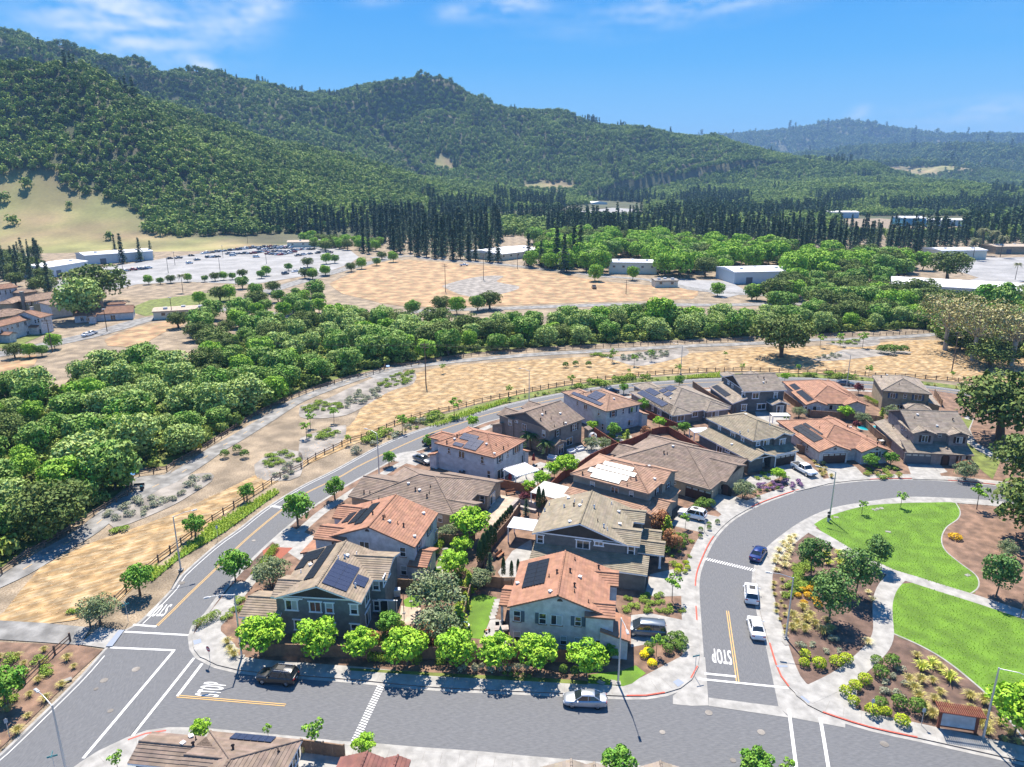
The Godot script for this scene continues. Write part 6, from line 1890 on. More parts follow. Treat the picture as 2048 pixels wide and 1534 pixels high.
	win(h, -3.76, 6.37, 4.08, "f", 0.8, 1.6, "hung")
	h = house("townhouse", "townhouse with a broad faded pink roof at the left frame edge", -210.39, -296.45, 0.2054, "beige", "claytan", "terra_trim", "beige", "white townhouses at the far left")
	vol(h, -3.41, 3.41, -8.18, 8.18, 5.6, 0.3, "u", "hh", 1, 0.45)
	h = house("townhouse", "townhouse with a wide pale pink roof just behind the red roofed one", -193.65, -268.32, 0.9960, "beige", "claytan", "terra_trim", "beige", "white townhouses at the far left")
	vol(h, -6.8, 6.8, -6.27, 6.27, 5.4, 0.28, "u", "hh", 1, 0.45)
	h = house("townhouse", "small brown townhouse roof beside the dark trees at the far left", -219.98, -318.91, 1.0969, "taupe", "claytan", "terra_trim", "taupe", "white townhouses at the far left")
	vol(h, -3.74, 3.74, -4.4, 4.4, 6, 0.3, "u", "hh", 1, 0.45)
	pass


# ---------------------------------------------------------------- back yards
func post_roof(at: Vector2, turn: float, w: float, d: float, tall: float, m: String, label: String, slats := 0) -> void:
	var o := thing("patio_cover", label, "patio cover", v3(at, 0.12), turn, "patio covers behind the houses")
	var b := Build.new()
	for x in [-1, 1]:
		for z in [-1, 1]:
			b.box(Vector3(x * (w / 2 - 0.15), tall / 2, z * (d / 2 - 0.15)), Vector3(0.16, tall, 0.16))
	put(b.mesh(), mat("trim_white"), "posts", o)
	b = Build.new()
	if slats:
		for z in [-1, 1]:
			b.box(Vector3(0, tall + 0.08, z * (d / 2 - 0.15)), Vector3(w + 0.4, 0.2, 0.1))
		put(b.mesh(), mat("trim_white"), "beams", o)
		for k in slats:
			b = Build.new()
			b.box(Vector3(-w / 2 + w * (k + 0.5) / slats, tall + 0.26, 0), Vector3(w / slats * 0.45, 0.16, d + 0.7))
			put(b.mesh(), mat("trim_white"), "slat", o)
	else:
		b.bx(Transform3D(Basis(Vector3.RIGHT, 0.03), Vector3(0, tall + 0.1, 0)), Vector3(w, 0.12, d))
		put(b.mesh(), mat(m), "cover", o)


func table_set(at: Vector2, turn: float, wood: String, label: String) -> void:
	var o := thing("patio_table", label + " table", "table", v3(at, 0.14), turn)
	var b := Build.new()
	b.box(Vector3(0, 0.73, 0), Vector3(1.8, 0.05, 0.95))
	put(b.mesh(), mat(wood), "tabletop", o)
	for x in [-0.8, 0.8]:
		for z in [-0.38, 0.38]:
			b = Build.new(); b.box(Vector3(x, 0.36, z), Vector3(0.07, 0.72, 0.07)); put(b.mesh(), mat("black"), "leg", o)
	for k in 4:
		var side := -1.0 if k < 2 else 1.0
		var p := Vector3(-0.45 + 0.9 * (k % 2), 0, side * 0.75).rotated(Vector3.UP, turn)
		var c := thing("patio_chair", "dark chair at the %s, %s %s side" % [label + " table", ["left", "right"][k % 2], ["near", "far"][0 if side > 0 else 1]], "chair", v3(at, 0.14) + p, turn + (PI if side > 0 else 0.0), "patio chairs")
		b = Build.new(); b.box(Vector3(0, 0.44, 0), Vector3(0.5, 0.06, 0.5)); put(b.mesh(), mat("black"), "seat", c)
		b = Build.new(); b.box(Vector3(0, 0.7, -0.24), Vector3(0.5, 0.5, 0.05)); put(b.mesh(), mat("black"), "backrest", c)
		for x in [-0.22, 0.22]:
			for z in [-0.22, 0.22]:
				b = Build.new(); b.box(Vector3(x, 0.21, z), Vector3(0.04, 0.42, 0.04)); put(b.mesh(), mat("black"), "leg", c)


func closed_umbrella(at: Vector2, m: String, label: String, tall := 2.5) -> void:
	var o := thing("patio_umbrella", label, "umbrella", v3(at, 0.14))
	var b := Build.new()
	b.tube(Vector3(0, 0, 0), Vector3(0, tall, 0), 0.03, 0.03, 8); put(b.mesh(), mat("steel"), "pole", o)
	b = Build.new()
	b.tube(Vector3(0, tall * 0.38, 0), Vector3(0, tall * 0.95, 0), 0.42, 0.06, 10); put(b.mesh(), mat(m), "canopy", o)
	b = Build.new(); b.tube(Vector3.ZERO, Vector3(0, 0.1, 0), 0.28, 0.24, 12); put(b.mesh(), mat("black"), "base", o)


func covered_seat(at: Vector2, turn: float, label: String) -> void:
	var o := thing("covered_sofa", label, "sofa", v3(at, 0.14), turn, "covered sofas on the patio")
	var b := Build.new()
	b.box(Vector3(0, 0.22, 0), Vector3(1.9, 0.44, 0.85)); b.box(Vector3(0, 0.6, -0.36), Vector3(1.9, 0.5, 0.2)); b.box(Vector3(-0.86, 0.5, 0), Vector3(0.2, 0.3, 0.8)); b.box(Vector3(0.86, 0.5, 0), Vector3(0.2, 0.3, 0.8))
	put(b.mesh(), mat("cover_grey"), "cover", o)


func yards() -> void:
	board_fence(xz([-30.59,-73.43,-18.36,-72.96,-5.05,-72.59,-1.45,-72.78]), "fence_tan", "dark brown board fence behind the hedge of the corner house")
	board_fence(xz([-1.45,-72.78,5.16,-72.32,10.76,-71.59]), "fence_orange", "orange brown board fence behind the kerbside trees of the front white house")
	board_fence(xz([10.76,-71.59,11.12,-73.52]), "fence_orange", "short end of the orange brown fence by the white wall")
	board_fence(xz([-16.84,-87.85,-11.48,-87.22,-6.12,-85.39]), "fence_tan", "brown fence between the corner house and the house with stepped solar strips")
	board_fence(xz([-6.35,-78.46,-6.21,-81.36,-5.81,-85.99,-5.34,-90.42,-4.42,-94.54,-2.69,-100.55,-0.33,-106.37,1.39,-111.84]), "fence_tan", "long brown fence running along the row of cypresses")
	board_fence(xz([-6.13,-89.12,-1.69,-88.1,1.48,-88.1]), "fence_tan", "brown fence at the far end of the small back lawn")
	board_fence(xz([-12.25,-101.35,-9.77,-100.24,-5.89,-101.35]), "fence_tan", "brown fence behind the low tan house")
	board_fence(xz([-2.71,-122.13,1.47,-119.94,3.98,-117.61]), "fence_orange", "orange brown fence between the low tan house and the white pergola")
	board_fence(xz([7,-119.94,9.69,-125.54,12.33,-128.4,16.08,-134.21,21.2,-139.65,27.31,-144.6,32.2,-150.19,35.15,-150.83]), "timber_red", "long red brown fence behind the cream house")
	board_fence(xz([35.15,-150.83,37.31,-145.5,39.13,-139.65,40.8,-136.07]), "timber_red", "red brown fence between the cream house and the house with porch columns")
	board_fence(xz([18.46,-150.19,21.17,-143.41,22.78,-139.65]), "timber_red", "red brown fence between the taupe house and the white house with blue shutters")
	board_fence(xz([32.12,-162.25,35.25,-156.87,37.85,-152.8]), "timber_red", "red brown fence left of the low house with five solar groups")
	board_fence(xz([49.77,-187.58,51.55,-176.2,54.41,-164.12]), "fence_tan", "brown fence right of the low house with five solar groups")
	board_fence(xz([71.13,-177.06,71.29,-169.96,71.96,-162.25]), "fence_tan", "brown fence with pale planters between the dark grey and salmon houses")
	board_fence(xz([71.96,-162.25,76.32,-161.15,82.83,-159.7,86.77,-157.57]), "fence_tan", "dark fence behind the salmon roofed houses")
	board_fence(xz([82.33,-158.63,81.17,-150.19,80.66,-142.52,81.31,-139.65]), "fence_tan", "brown fence along the pool garden")
	board_fence(xz([59.9,-139.65,62.28,-137.7]), "fence_tan", "short dark gate fence beside the white pickup")
	board_fence(xz([111.86,-179.7,110.16,-174.92,108.19,-169.96]), "fence_tan", "fence at the right of the tan house")
	board_fence(xz([-21.23,-58.41,-19.33,-58.09,-16.71,-57.64]), "fence_tan", "weathered fence behind the sapling at the lower frame edge", 1.6)
	post_roof(Vector2(2.23, -102.1), -0.3, 5.2, 3.6, 2.6, "cover_grey", "pale grey patio cover at the left of the wide grey house")
	post_roof(Vector2(7.72, -114.16), -0.55, 7.5, 5.2, 2.7, "cover_tan", "broad beige patio cover behind the solar house")
	post_roof(Vector2(1.69, -123.6), 0.62, 5.4, 4.0, 2.6, "trim_white", "white slatted pergola with curtains behind the white house", 14)
	post_roof(Vector2(41.15, -146.25), 0.2, 4.0, 2.6, 2.4, "cover_grey", "pale blue shade cover beside the house with porch columns")
	post_roof(Vector2(62.34, -156.43), 0.0, 4.2, 2.2, 2.5, "cover_tan", "flat grey-brown cover behind the salmon house")
	closed_umbrella(Vector2(-0.38, -123.7), "umbrella_red", "closed dark red umbrella by the fence below the pergola")
	closed_umbrella(Vector2(4.34, -132.91), "umbrella_red", "closed dark red umbrella beyond the pergola")
	closed_umbrella(Vector2(-1.44, -76.22), "teal", "closed teal umbrella on the front house patio", 2.3)
	table_set(Vector2(-1.34, -77.94), 0.1, "timber_pale", "wooden patio of the front house")
	table_set(Vector2(5.02, -129.38), 0.6, "timber_pale", "pale table beside the pergola")
	table_set(Vector2(80.62, -144.6), 0.3, "steel", "pool side grey")
	for e in [[1148, 905, 0.5, "left"], [1162, 898, 0.5, "middle"], [1120, 918, 1.9, "separate"]]:
		pass
	covered_seat(Vector2(12.5, -139.09), 0.55, "grey covered sofa on the patio of the taupe house, nearest its glass door")
	covered_seat(Vector2(14.42, -140.5), 0.55, "grey covered sofa on the patio of the taupe house, beside the white arch")
	covered_seat(Vector2(8.21, -135.53), -0.5, "grey covered sofa left of the taupe house glass door")
	# white garden arch
	var o := thing("garden_arch", "white lattice arch at the back of the taupe house", "arch", v3(Vector2(17.45, -144), 0.12), 0.5)
	for s in [-0.75, 0.75]:
		var b := Build.new()
		b.box(Vector3(s, 1.0, 0.3), Vector3(0.1, 2.0, 0.1)); b.box(Vector3(s, 1.0, -0.3), Vector3(0.1, 2.0, 0.1))
		for k in 8:
			b.box(Vector3(s, 0.2 + k * 0.24, 0), Vector3(0.05, 0.06, 0.6))
		put(b.mesh(), mat("trim_white"), "side", o)
	var top := Build.new()
	for k in 12:
		var g := PI * k / 11.0
		top.bx(Transform3D(Basis(Vector3.BACK, g), Vector3(cos(g) * 0.75, 2.0 + sin(g) * 0.7, 0)), Vector3(0.08, 0.1, 0.75))
	put(top.mesh(), mat("trim_white"), "arch_top", o)
	# pool
	o = thing("swimming_pool", "small turquoise pool beside the mauve house", "pool", v3(Vector2(82.92, -154.47), 0.12))
	var b := Build.new()
	var ring := []
	for k in 24:
		ring.append(Vector2(cos(TAU * k / 24) * 2.9, sin(TAU * k / 24) * (2.0 + 0.5 * cos(TAU * k / 12))))
	b.flat(ring, 0.02); put(b.mesh(), mat("pool"), "water", o)
	b = Build.new()
	for k in 24:
		var a: Vector2 = ring[k]
		var c: Vector2 = ring[(k + 1) % 24]
		b.quad(v3(a, 0.03), v3(c, 0.03), v3(c * 1.12, 0.03), v3(a * 1.12, 0.03))
	put(b.mesh(), mat("concrete"), "coping", o)
	# stepping stones
	o = thing("stepping_stones", "pale stepping stones in the lawn behind the white house with stepped solar strips", "stones", v3(Vector2(-9.04, -95.99), 0.142))
	for q in scatter(xz([-10.4,-99.65,-7.78,-99.38,-9.78,-91.34,-11.63,-91.34]), 1.15):
		b = Build.new(); b.box(Vector3.ZERO, Vector3(rng.randf_range(0.6, 1.0), 0.06, rng.randf_range(0.5, 0.85)), 0.35)
		put(b.mesh(), mat("concrete"), "stone", o, Transform3D(Basis(), v3(q, 0.16) - o.position))
	o = thing("stepping_stones", "line of square pale slabs along the wall of the front white house", "stones", v3(Vector2(-2.62, -83.04), 0.142))
	for p in xz([-2.02,-85,-2.11,-84.21,-2.23,-83.45,-2.34,-82.7,-2.46,-81.94,-2.59,-81.17]):
		b = Build.new(); b.box(Vector3.ZERO, Vector3(0.8, 0.06, 0.75), 0.2)
		put(b.mesh(), mat("concrete"), "slab", o, Transform3D(Basis(), v3(p, 0.16) - o.position))
	# garden bench, raised planters, heat pumps and small yard things
	for e in [[Vector2(-0.27, -118.87), 0.35, "brown bench on the paved court of the low tan house"], [Vector2(-1.83, -96.72), 1.0, "timber bench in the long narrow yard"]]:
		o = thing("garden_bench", e[2], "bench", v3(e[0], 0.13), e[1])
		b = Build.new(); b.box(Vector3(0, 0.45, 0), Vector3(1.8, 0.07, 0.5)); put(b.mesh(), mat("fence_orange"), "seat", o)
		b = Build.new(); b.box(Vector3(0, 0.7, -0.24), Vector3(1.8, 0.4, 0.05)); put(b.mesh(), mat("fence_orange"), "backrest", o)
		for s in [-0.8, 0.8]:
			b = Build.new(); b.box(Vector3(s, 0.22, 0), Vector3(0.08, 0.44, 0.45)); put(b.mesh(), mat("black"), "leg", o)
	for e in [[xz([-0.55,-111.65,1.06,-115.22,2.79,-114.84,4.3,-113.1]), 0.9, "pale timber raised planter behind the low tan house"], [xz([0.43,-110.93,1.21,-113.35,2.74,-112.37,4.14,-111.65]), 0.5, "lower step of the pale timber planter"], [xz([-4.15,-100.47,-2.88,-105.05,-2.3,-104.75,-3.58,-99.92]), 0.6, "timber planter along the topiary row"]]:
		o = thing("raised_planter", e[2], "planter", v3(e[0][0], 0.12))
		for k in e[0].size() - 1:
			var a: Vector2 = e[0][k]
			var c: Vector2 = e[0][k + 1]
			b = Build.new(); b.box(Vector3.ZERO, Vector3(a.distance_to(c), e[1], 0.6), -atan2(c.y - a.y, c.x - a.x))
			put(b.mesh(), mat("timber_pale"), "plank_wall", o, Transform3D(Basis(), v3((a + c) * 0.5, 0.12 + e[1] / 2) - o.position))
	for e in [[Vector2(-15.97, -86.36), 0.2, "pale outdoor unit by the back corner of the corner house"], [Vector2(-9.72, -127.43), 0.6, "dark grey outdoor unit on the white wall"], [Vector2(4.62, -73.52), 0.0, "dark bin behind the orange brown fence"], [Vector2(41.89, -159.7), 0.1, "turquoise and white cooler on the patio of the low solar house"]]:
		o = thing("outdoor_unit", e[2], "outdoor unit", v3(e[0], 0.13), e[1])
		var tl := String(e[2])
		b = Build.new(); b.box(Vector3(0, 0.45, 0), Vector3(0.95, 0.9, 0.8)); put(b.mesh(), mat("pool" if tl.begins_with("turq") else ("cover_grey" if tl.begins_with("pale") else "garage_blue")), "case", o)
		b = Build.new(); b.box(Vector3(0, 0.93, 0), Vector3(0.97, 0.06, 0.82)); put(b.mesh(), mat("trim_white" if not tl.begins_with("dark") else "black"), "lid", o)
		b = Build.new(); b.tube(Vector3(0, 0.955, 0), Vector3(0, 0.98, 0), 0.28, 0.28, 14); put(b.mesh(), mat("steel"), "fan_guard", o)
	o = thing("tricycle", "small orange and black tricycle on the front house patio", "tricycle", v3(Vector2(-3.19, -78.04), 0.14), 0.6)
	for p in [Vector3(0.35, 0.16, 0), Vector3(-0.25, 0.12, 0.2), Vector3(-0.25, 0.12, -0.2)]:
		b = Build.new(); b.tube(p - Vector3(0, 0, 0.03), p + Vector3(0, 0, 0.03), p.y, p.y, 14); put(b.mesh(), mat("tyre"), "wheel", o)
	b = Build.new(); b.tube(Vector3(0.35, 0.2, 0), Vector3(0.28, 0.62, 0), 0.025, 0.025, 6); b.tube(Vector3(0.3, 0.4, 0), Vector3(-0.25, 0.16, 0), 0.03, 0.03, 6); b.tube(Vector3(0.28, 0.6, -0.2), Vector3(0.28, 0.6, 0.2), 0.02, 0.02, 6); b.box(Vector3(-0.1, 0.38, 0), Vector3(0.24, 0.06, 0.2))
	put(b.mesh(), mat("orange"), "frame", o)
	o = thing("ride_on_toy", "red and white ride-on toy with a blue top at the edge of the small back lawn", "toy", v3(Vector2(-5.86, -78.88), 0.14), 0.4)
	b = Build.new(); b.box(Vector3(0, 0.3, 0), Vector3(0.8, 0.35, 0.5)); put(b.mesh(), mat("trim_white"), "base", o)
	b = Build.new(); b.box(Vector3(-0.15, 0.6, 0), Vector3(0.4, 0.4, 0.45)); put(b.mesh(), mat("orange"), "seat", o)
	b = Build.new(); b.box(Vector3(-0.15, 1.0, 0), Vector3(0.45, 0.1, 0.5)); b.tube(Vector3(-0.15, 0.7, 0), Vector3(-0.15, 1.0, 0), 0.05, 0.05, 6); put(b.mesh(), mat("blue"), "top", o)
	for x in [-0.3, 0.3]:
		b = Build.new(); b.tube(Vector3(x, 0.14, -0.28), Vector3(x, 0.14, 0.28), 0.14, 0.14, 12); put(b.mesh(), mat("tyre"), "wheels", o)
	for p in [Vector2(-14.38, -82.14), Vector2(-12.05, -78.46), Vector2(-15.26, -81.36), Vector2(-13.81, -84.79)]:
		o = thing("string_light_post", "thin dark post round the sandy court of the corner house", "post", v3(p, 0.12), 0.0, "thin posts round the sandy court")
		b = Build.new(); b.tube(Vector3.ZERO, Vector3(0, 3.0, 0), 0.05, 0.04, 8); put(b.mesh(), mat("black"), "pole", o)
		b = Build.new(); b.box(Vector3(0, 0.06, 0), Vector3(0.4, 0.12, 0.4)); put(b.mesh(), mat("concrete"), "foot", o)


# ---------------------------------------------------------------- along the streets
func sign_post(at: Vector2, turn: float, label: String, stop: bool, blades: int, tall := 2.4) -> void:
	var o := thing("stop_sign" if stop else "street_sign", label, "stop sign" if stop else "street sign", v3(at, 0.12), turn)
	var b := Build.new()
	b.tube(Vector3.ZERO, Vector3(0, tall + (0.35 if blades else 0.0), 0), 0.035, 0.03, 8); put(b.mesh(), mat("steel"), "pole", o)
	if stop:
		b = Build.new()
		var p := []
		var q := []
		for k in 8:
			var g := TAU * (k + 0.5) / 8
			p.append(Vector3(cos(g) * 0.4, tall - 0.4 + sin(g) * 0.4, 0.05)); q.append(Vector3(cos(g) * 0.37, tall - 0.4 + sin(g) * 0.37, 0.056))
		b.fan(p)
		var r := p.map(func(v: Vector3) -> Vector3: return v - Vector3(0, 0, 0.012))
		r.reverse(); b.fan(r)
		var plate := put(b.mesh(), mat("trim_white"), "sign_plate", o)
		b = Build.new(); b.fan(q); put(b.mesh(), mat("sign_red"), "sign_face", plate)
		var t := TextMesh.new()
		var f := SystemFont.new()
		f.font_names = PackedStringArray(["Droid Sans"]); f.font_weight = 700
		t.font = f; t.text = "STOP"; t.font_size = 32; t.pixel_size = 0.0085; t.depth = 0.004
		put(t, mat("trim_white"), "lettering", plate, Transform3D(Basis(), Vector3(0, tall - 0.4, 0.06) - t.get_aabb().get_center()))
	for k in blades:
		b = Build.new(); b.bx(Transform3D(Basis(Vector3.UP, k * PI / 2), Vector3(0, tall + 0.1 + k * 0.2, 0)), Vector3(0.9, 0.18, 0.03)); put(b.mesh(), mat("teal"), "name_blade", o)
	if not stop and blades == 0:
		b = Build.new(); b.box(Vector3(0, tall - 0.3, 0.04), Vector3(0.32, 0.46, 0.02)); put(b.mesh(), mat("metal_white"), "sign_plate", o)


func power_pole(at: Vector2, tall: float, turn: float, label: String) -> Node3D:
	var o := thing("power_pole", label, "power pole", v3(at), turn, "wooden power poles")
	var b := Build.new(); b.tube(Vector3.ZERO, Vector3(0, tall, 0), 0.17, 0.11, 10); put(b.mesh(), mat("timber"), "pole", o)
	for y in [tall - 0.4, tall - 1.3]:
		b = Build.new(); b.box(Vector3(0, y, 0), Vector3(2.4, 0.12, 0.1)); put(b.mesh(), mat("timber"), "crossarm", o)
		for x in [-1.1, -0.45, 0.45, 1.1]:
			b = Build.new(); b.tube(Vector3(x, y + 0.06, 0), Vector3(x, y + 0.24, 0), 0.05, 0.03, 6); put(b.mesh(), mat("steel"), "insulator", o)
	return o


func wires(p: Array, label: String) -> void:
	var o := thing("power_lines", label, "power lines", p[0])
	for s in [-1.1, 0.45, 1.1]:
		var b := Build.new()
		for k in p.size() - 1:
			var a: Vector3 = p[k]
			var c: Vector3 = p[k + 1]
			for j in 10:
				var t0 := j / 10.0
				var t1 := (j + 1) / 10.0
				var sag := a.distance_to(c) * 0.02
				b.tube(a.lerp(c, t0) + Vector3(0, -sag * 4.0 * t0 * (1.0 - t0), s) - o.position, a.lerp(c, t1) + Vector3(0, -sag * 4.0 * t1 * (1.0 - t1), s) - o.position, 0.018, 0.018, 4, WHITE, false)
		put(b.mesh(), mat("black"), "wire", o)


func street_things() -> void:
	street_light(Vector2(-48.94, -93), 0.55, 2.6, "street light on the verge between dry field and main road")
	street_light(Vector2(-25.85, -127.67), 2.55, 2.6, "street light in the mulch strip by the low tan house")
	street_light(Vector2(-32.67, -73.15), -2.75, 2.6, "street light at the corner house beside the stop sign")
	street_light(Vector2(12.16, -68.48), -1.5, 2.6, "street light on the corner lawn of the front white house")
	street_light(Vector2(53.81, -109.1), 2.5, 2.6, "street light at the tip of the upper park lawn")
	street_light(Vector2(34.46, -76.77), 2.9, 2.6, "street light in the park bed carrying a small sign")
	street_light(Vector2(48.69, -60.15), -0.75, 2.6, "street light beside the map shelter")
	street_light(Vector2(-42.76, -54.95), 2.55, 2.6, "street light at the lower left, its foot outside the frame")
	street_light(Vector2(4.35, -172.82), 2.6, 2.4, "street light on the verge behind the taupe house")
	street_light(Vector2(49.5, -200.92), 2.5, 2.4, "street light on the verge beyond the low solar house")
	street_light(Vector2(92.88, -189.03), 2.3, 2.4, "street light by the far road right of the salmon house")
	sign_post(Vector2(-36.04, -72.05), -0.55, "red stop sign with white lettering on the pavement corner", true, 0)
	sign_post(Vector2(-50.16, -80.37), -2.3, "teal street name blades over a stop sign seen from behind, on the verge", false, 2)
	sign_post(Vector2(-43.9, -55.07), 0.4, "teal street name blades at the lower left edge", false, 2, 2.6)
	sign_post(Vector2(21.27, -69.84), 0.3, "teal street name blades on the corner of the side street", false, 1, 2.6)
	sign_post(Vector2(38.69, -63.46), -0.2, "thin sign post at the pavement below the park bed", false, 0, 2.2)
	sign_post(Vector2(43.38, -62.08), -0.2, "thin sign post left of the map shelter", false, 0, 2.2)
	sign_post(Vector2(-47.17, -102.32), 0.6, "small sign post in the tall grass of the verge", false, 0)
	sign_post(Vector2(-52.06, -60.34), 0.6, "small sign post at the lower left bark ground", false, 0)
	sign_post(Vector2(31.45, -104.48), 0.0, "thin sign post by the white car's driveway", false, 0, 2.2)
	rail_fence(curve(xz([-75.45,-86.6,-74.66,-91.49,-74.4,-96.35,-73.32,-100.39,-72.26,-107.07,-71.17,-113.46,-69.82,-119.3,-69.36,-119.72,-73.39,-124.39,-72.21,-127.91,-68.3,-129.01,-67.92,-133.16,-66.08,-139.71,-64.86,-147.04,-63.16,-158.28,-61.22,-167.35,-56.19,-179.7,-48.85,-192.51,-41.6,-200.1,-38.4,-205.4,-38.6,-211.2,-32.9,-209.5,-26.9,-213.8,-15.8,-221.5,-5.4,-225.9,10.8,-230.4,36.3,-236.1,60.9,-241.1,84.7,-245.8,108.1,-251.5,130.1,-253.2,153,-258.3,178.2,-268.3]), 2.0), "timber", "long post and rail fence along the creek side of the bike path", 2.7, 1.2)
	rail_fence(curve(xz([-54.51,-79.3,-54.18,-84.32,-53.76,-93.62,-52.93,-97.62,-52.13,-101.99,-50.64,-108.5,-49.26,-112.61,-47.76,-117.2,-46.22,-121.77,-44.66,-126.96,-42.13,-130.62,-41.06,-135.11,-35.41,-145.81,-32.72,-148.28,-26.85,-157.57,-20.37,-164.61,-14.29,-168.37,-8,-174.5,-0.93,-179.26,6.11,-184.49,15.96,-190.76,23.18,-194.04,33.22,-198.22,43.4,-201.2,54.9,-203.7,64.5,-204.6,72,-205,83.8,-202.7,97.7,-202,105.12,-199.03,117.89,-196.85,124.16,-194.04,129.78,-191.21,141.81,-186.14]), 2.0), "timber", "dark post and rail fence between dry field and road verge", 2.7, 1.25)
	rail_fence(xz([-55.32,-76.32,-55.64,-74.08,-55.74,-71.68,-55.79,-68.98,-56.35,-65.04,-56.76,-61.09]), "timber", "post and rail fence at the lower left", 2.6, 1.25)
	power_pole(Vector2(-23.99, -190.01), 12.0, 0.0, "wooden power pole standing in the dry field beside the bike path")
	power_pole(Vector2(130.42, -203.14), 12.5, 0.2, "wooden power pole in the dry field at the right")
	power_pole(Vector2(-152.22, -228.69), 11.0, 0.3, "grey power pole by the townhouse road")
	for e in [[Vector2(-15.97, -398.15), 14.0, "tall pole in the gravel patch of the dirt field"], [Vector2(-33.41, -355.31), 14.0, "tall pole at the near edge of the dirt field"], [Vector2(56.31, -349.02), 7.0, "short pole in the dirt field"], [Vector2(3.45, -447.12), 9.0, "pole at the far edge of the dirt field"]]:
		power_pole(e[0], e[1], 0.4, e[2])
	var y := Vector3(0, 11.6, 0)
	wires([v3(Vector2(-152.22, -228.69)) + Vector3(0, 10.6, 0), v3(Vector2(-23.99, -190.01)) + y, v3(Vector2(130.42, -203.14)) + y, v3(Vector2(194.26, -208.86)) + y], "thin power lines over the creek trees")
	# benches, bin and panel on the path bay
	var o := thing("bench", "dark bench beside the bin on the bike path bay", "bench", v3(Vector2(-69.52, -121.68)), 0.25)
	var b := Build.new(); b.box(Vector3(0, 0.45, 0), Vector3(1.8, 0.08, 0.5)); put(b.mesh(), mat("timber_pale"), "seat", o)
	b = Build.new(); b.box(Vector3(0, 0.75, -0.25), Vector3(1.8, 0.45, 0.06)); put(b.mesh(), mat("black"), "backrest", o)
	for s in [-0.75, 0.75]:
		b = Build.new(); b.box(Vector3(s, 0.22, 0), Vector3(0.08, 0.44, 0.46)); put(b.mesh(), mat("black"), "leg", o)
	o = thing("litter_bin", "dark green litter bin on the bike path bay", "bin", v3(Vector2(-68.62, -120.81)))
	b = Build.new(); b.tube(Vector3.ZERO, Vector3(0, 0.85, 0), 0.28, 0.32, 14); put(b.mesh(), mat("black"), "body", o)
	b = Build.new(); b.tube(Vector3(0, 0.85, 0), Vector3(0, 1.0, 0), 0.34, 0.2, 14); put(b.mesh(), mat("teal"), "lid", o)
	for e in [[Vector2(-72.95, -126.01), "blue information panel at the fence of the near path bay"], [Vector2(-37.37, -206.54), "blue information panel at the fence of the far path bay"]]:
		o = thing("information_panel", e[1], "panel", v3(e[0]), 0.3)
		b = Build.new(); b.bx(Transform3D(Basis(Vector3.RIGHT, 0.5), Vector3(0, 1.1, 0)), Vector3(0.95, 0.05, 0.65)); put(b.mesh(), mat("blue"), "board", o)
		b = Build.new(); b.box(Vector3(0, 0.52, 0), Vector3(0.1, 1.04, 0.1)); put(b.mesh(), mat("steel"), "post", o)
	# waste station at the light
	o = thing("pet_waste_station", "black and white waste station beside the light at the lawn tip", "waste station", v3(Vector2(53.23, -108.32), 0.13))
	b = Build.new(); b.tube(Vector3.ZERO, Vector3(0, 2.0, 0), 0.035, 0.035, 8); put(b.mesh(), mat("steel"), "post", o)
	b = Build.new(); b.box(Vector3(0, 1.6, 0.04), Vector3(0.5, 0.32, 0.1)); put(b.mesh(), mat("black"), "bag_box", o)
	b = Build.new(); b.tube(Vector3(0, 0.75, 0.1), Vector3(0, 1.2, 0.1), 0.22, 0.24, 12); put(b.mesh(), mat("black"), "bin", o)
	b = Build.new(); b.tube(Vector3(0, 0.02, 0.1), Vector3(0, 0.73, 0.1), 0.2, 0.22, 12); put(b.mesh(), mat("metal_white"), "bin_liner", o)
	# map shelter
	o = thing("map_shelter", "dark red slatted shelter over a white map board at the pavement", "shelter", v3(Vector2(46.67, -61.37), 0.13), -0.22)
	for s in [-1.75, 1.75]:
		b = Build.new(); b.box(Vector3(s, 1.15, 0), Vector3(0.26, 2.3, 0.26)); put(b.mesh(), mat("timber_red"), "post", o)
	for z in [-0.5, 0.5]:
		b = Build.new(); b.box(Vector3(0, 2.38, z), Vector3(4.3, 0.16, 0.1)); put(b.mesh(), mat("timber_red"), "beam", o)
	for k in 22:
		b = Build.new(); b.box(Vector3(-2.1 + k * 0.2, 2.53, 0), Vector3(0.09, 0.14, 1.7)); put(b.mesh(), mat("timber_red"), "slat", o)
	b = Build.new(); b.bx(Transform3D(Basis(Vector3.RIGHT, -0.08), Vector3(0, 1.2, 0)), Vector3(3.2, 1.6, 0.08)); put(b.mesh(), mat("metal_white"), "board", o)
	b = Build.new(); b.box(Vector3(0, 0.3, 0.02), Vector3(3.3, 0.14, 0.14)); put(b.mesh(), mat("timber_red"), "lower_rail", o)
	# hydrants and ground boxes
	for e in [[Vector2(-21.06, -58.34), "yellow hydrant at the fence by the lower frame edge"], [Vector2(48.37, -121.24), "yellow hydrant by the lavender bed on the bend"]]:
		o = thing("fire_hydrant", e[1], "hydrant", v3(e[0], 0.13))
		b = Build.new(); b.tube(Vector3.ZERO, Vector3(0, 0.6, 0), 0.13, 0.12, 10); b.tube(Vector3(0, 0.6, 0), Vector3(0, 0.75, 0), 0.14, 0.04, 10); put(b.mesh(), mat("paint_gold"), "body", o)
		b = Build.new(); b.tube(Vector3(-0.22, 0.45, 0), Vector3(0.22, 0.45, 0), 0.06, 0.06, 8); put(b.mesh(), mat("paint_gold"), "outlet", o)
	var k := 0
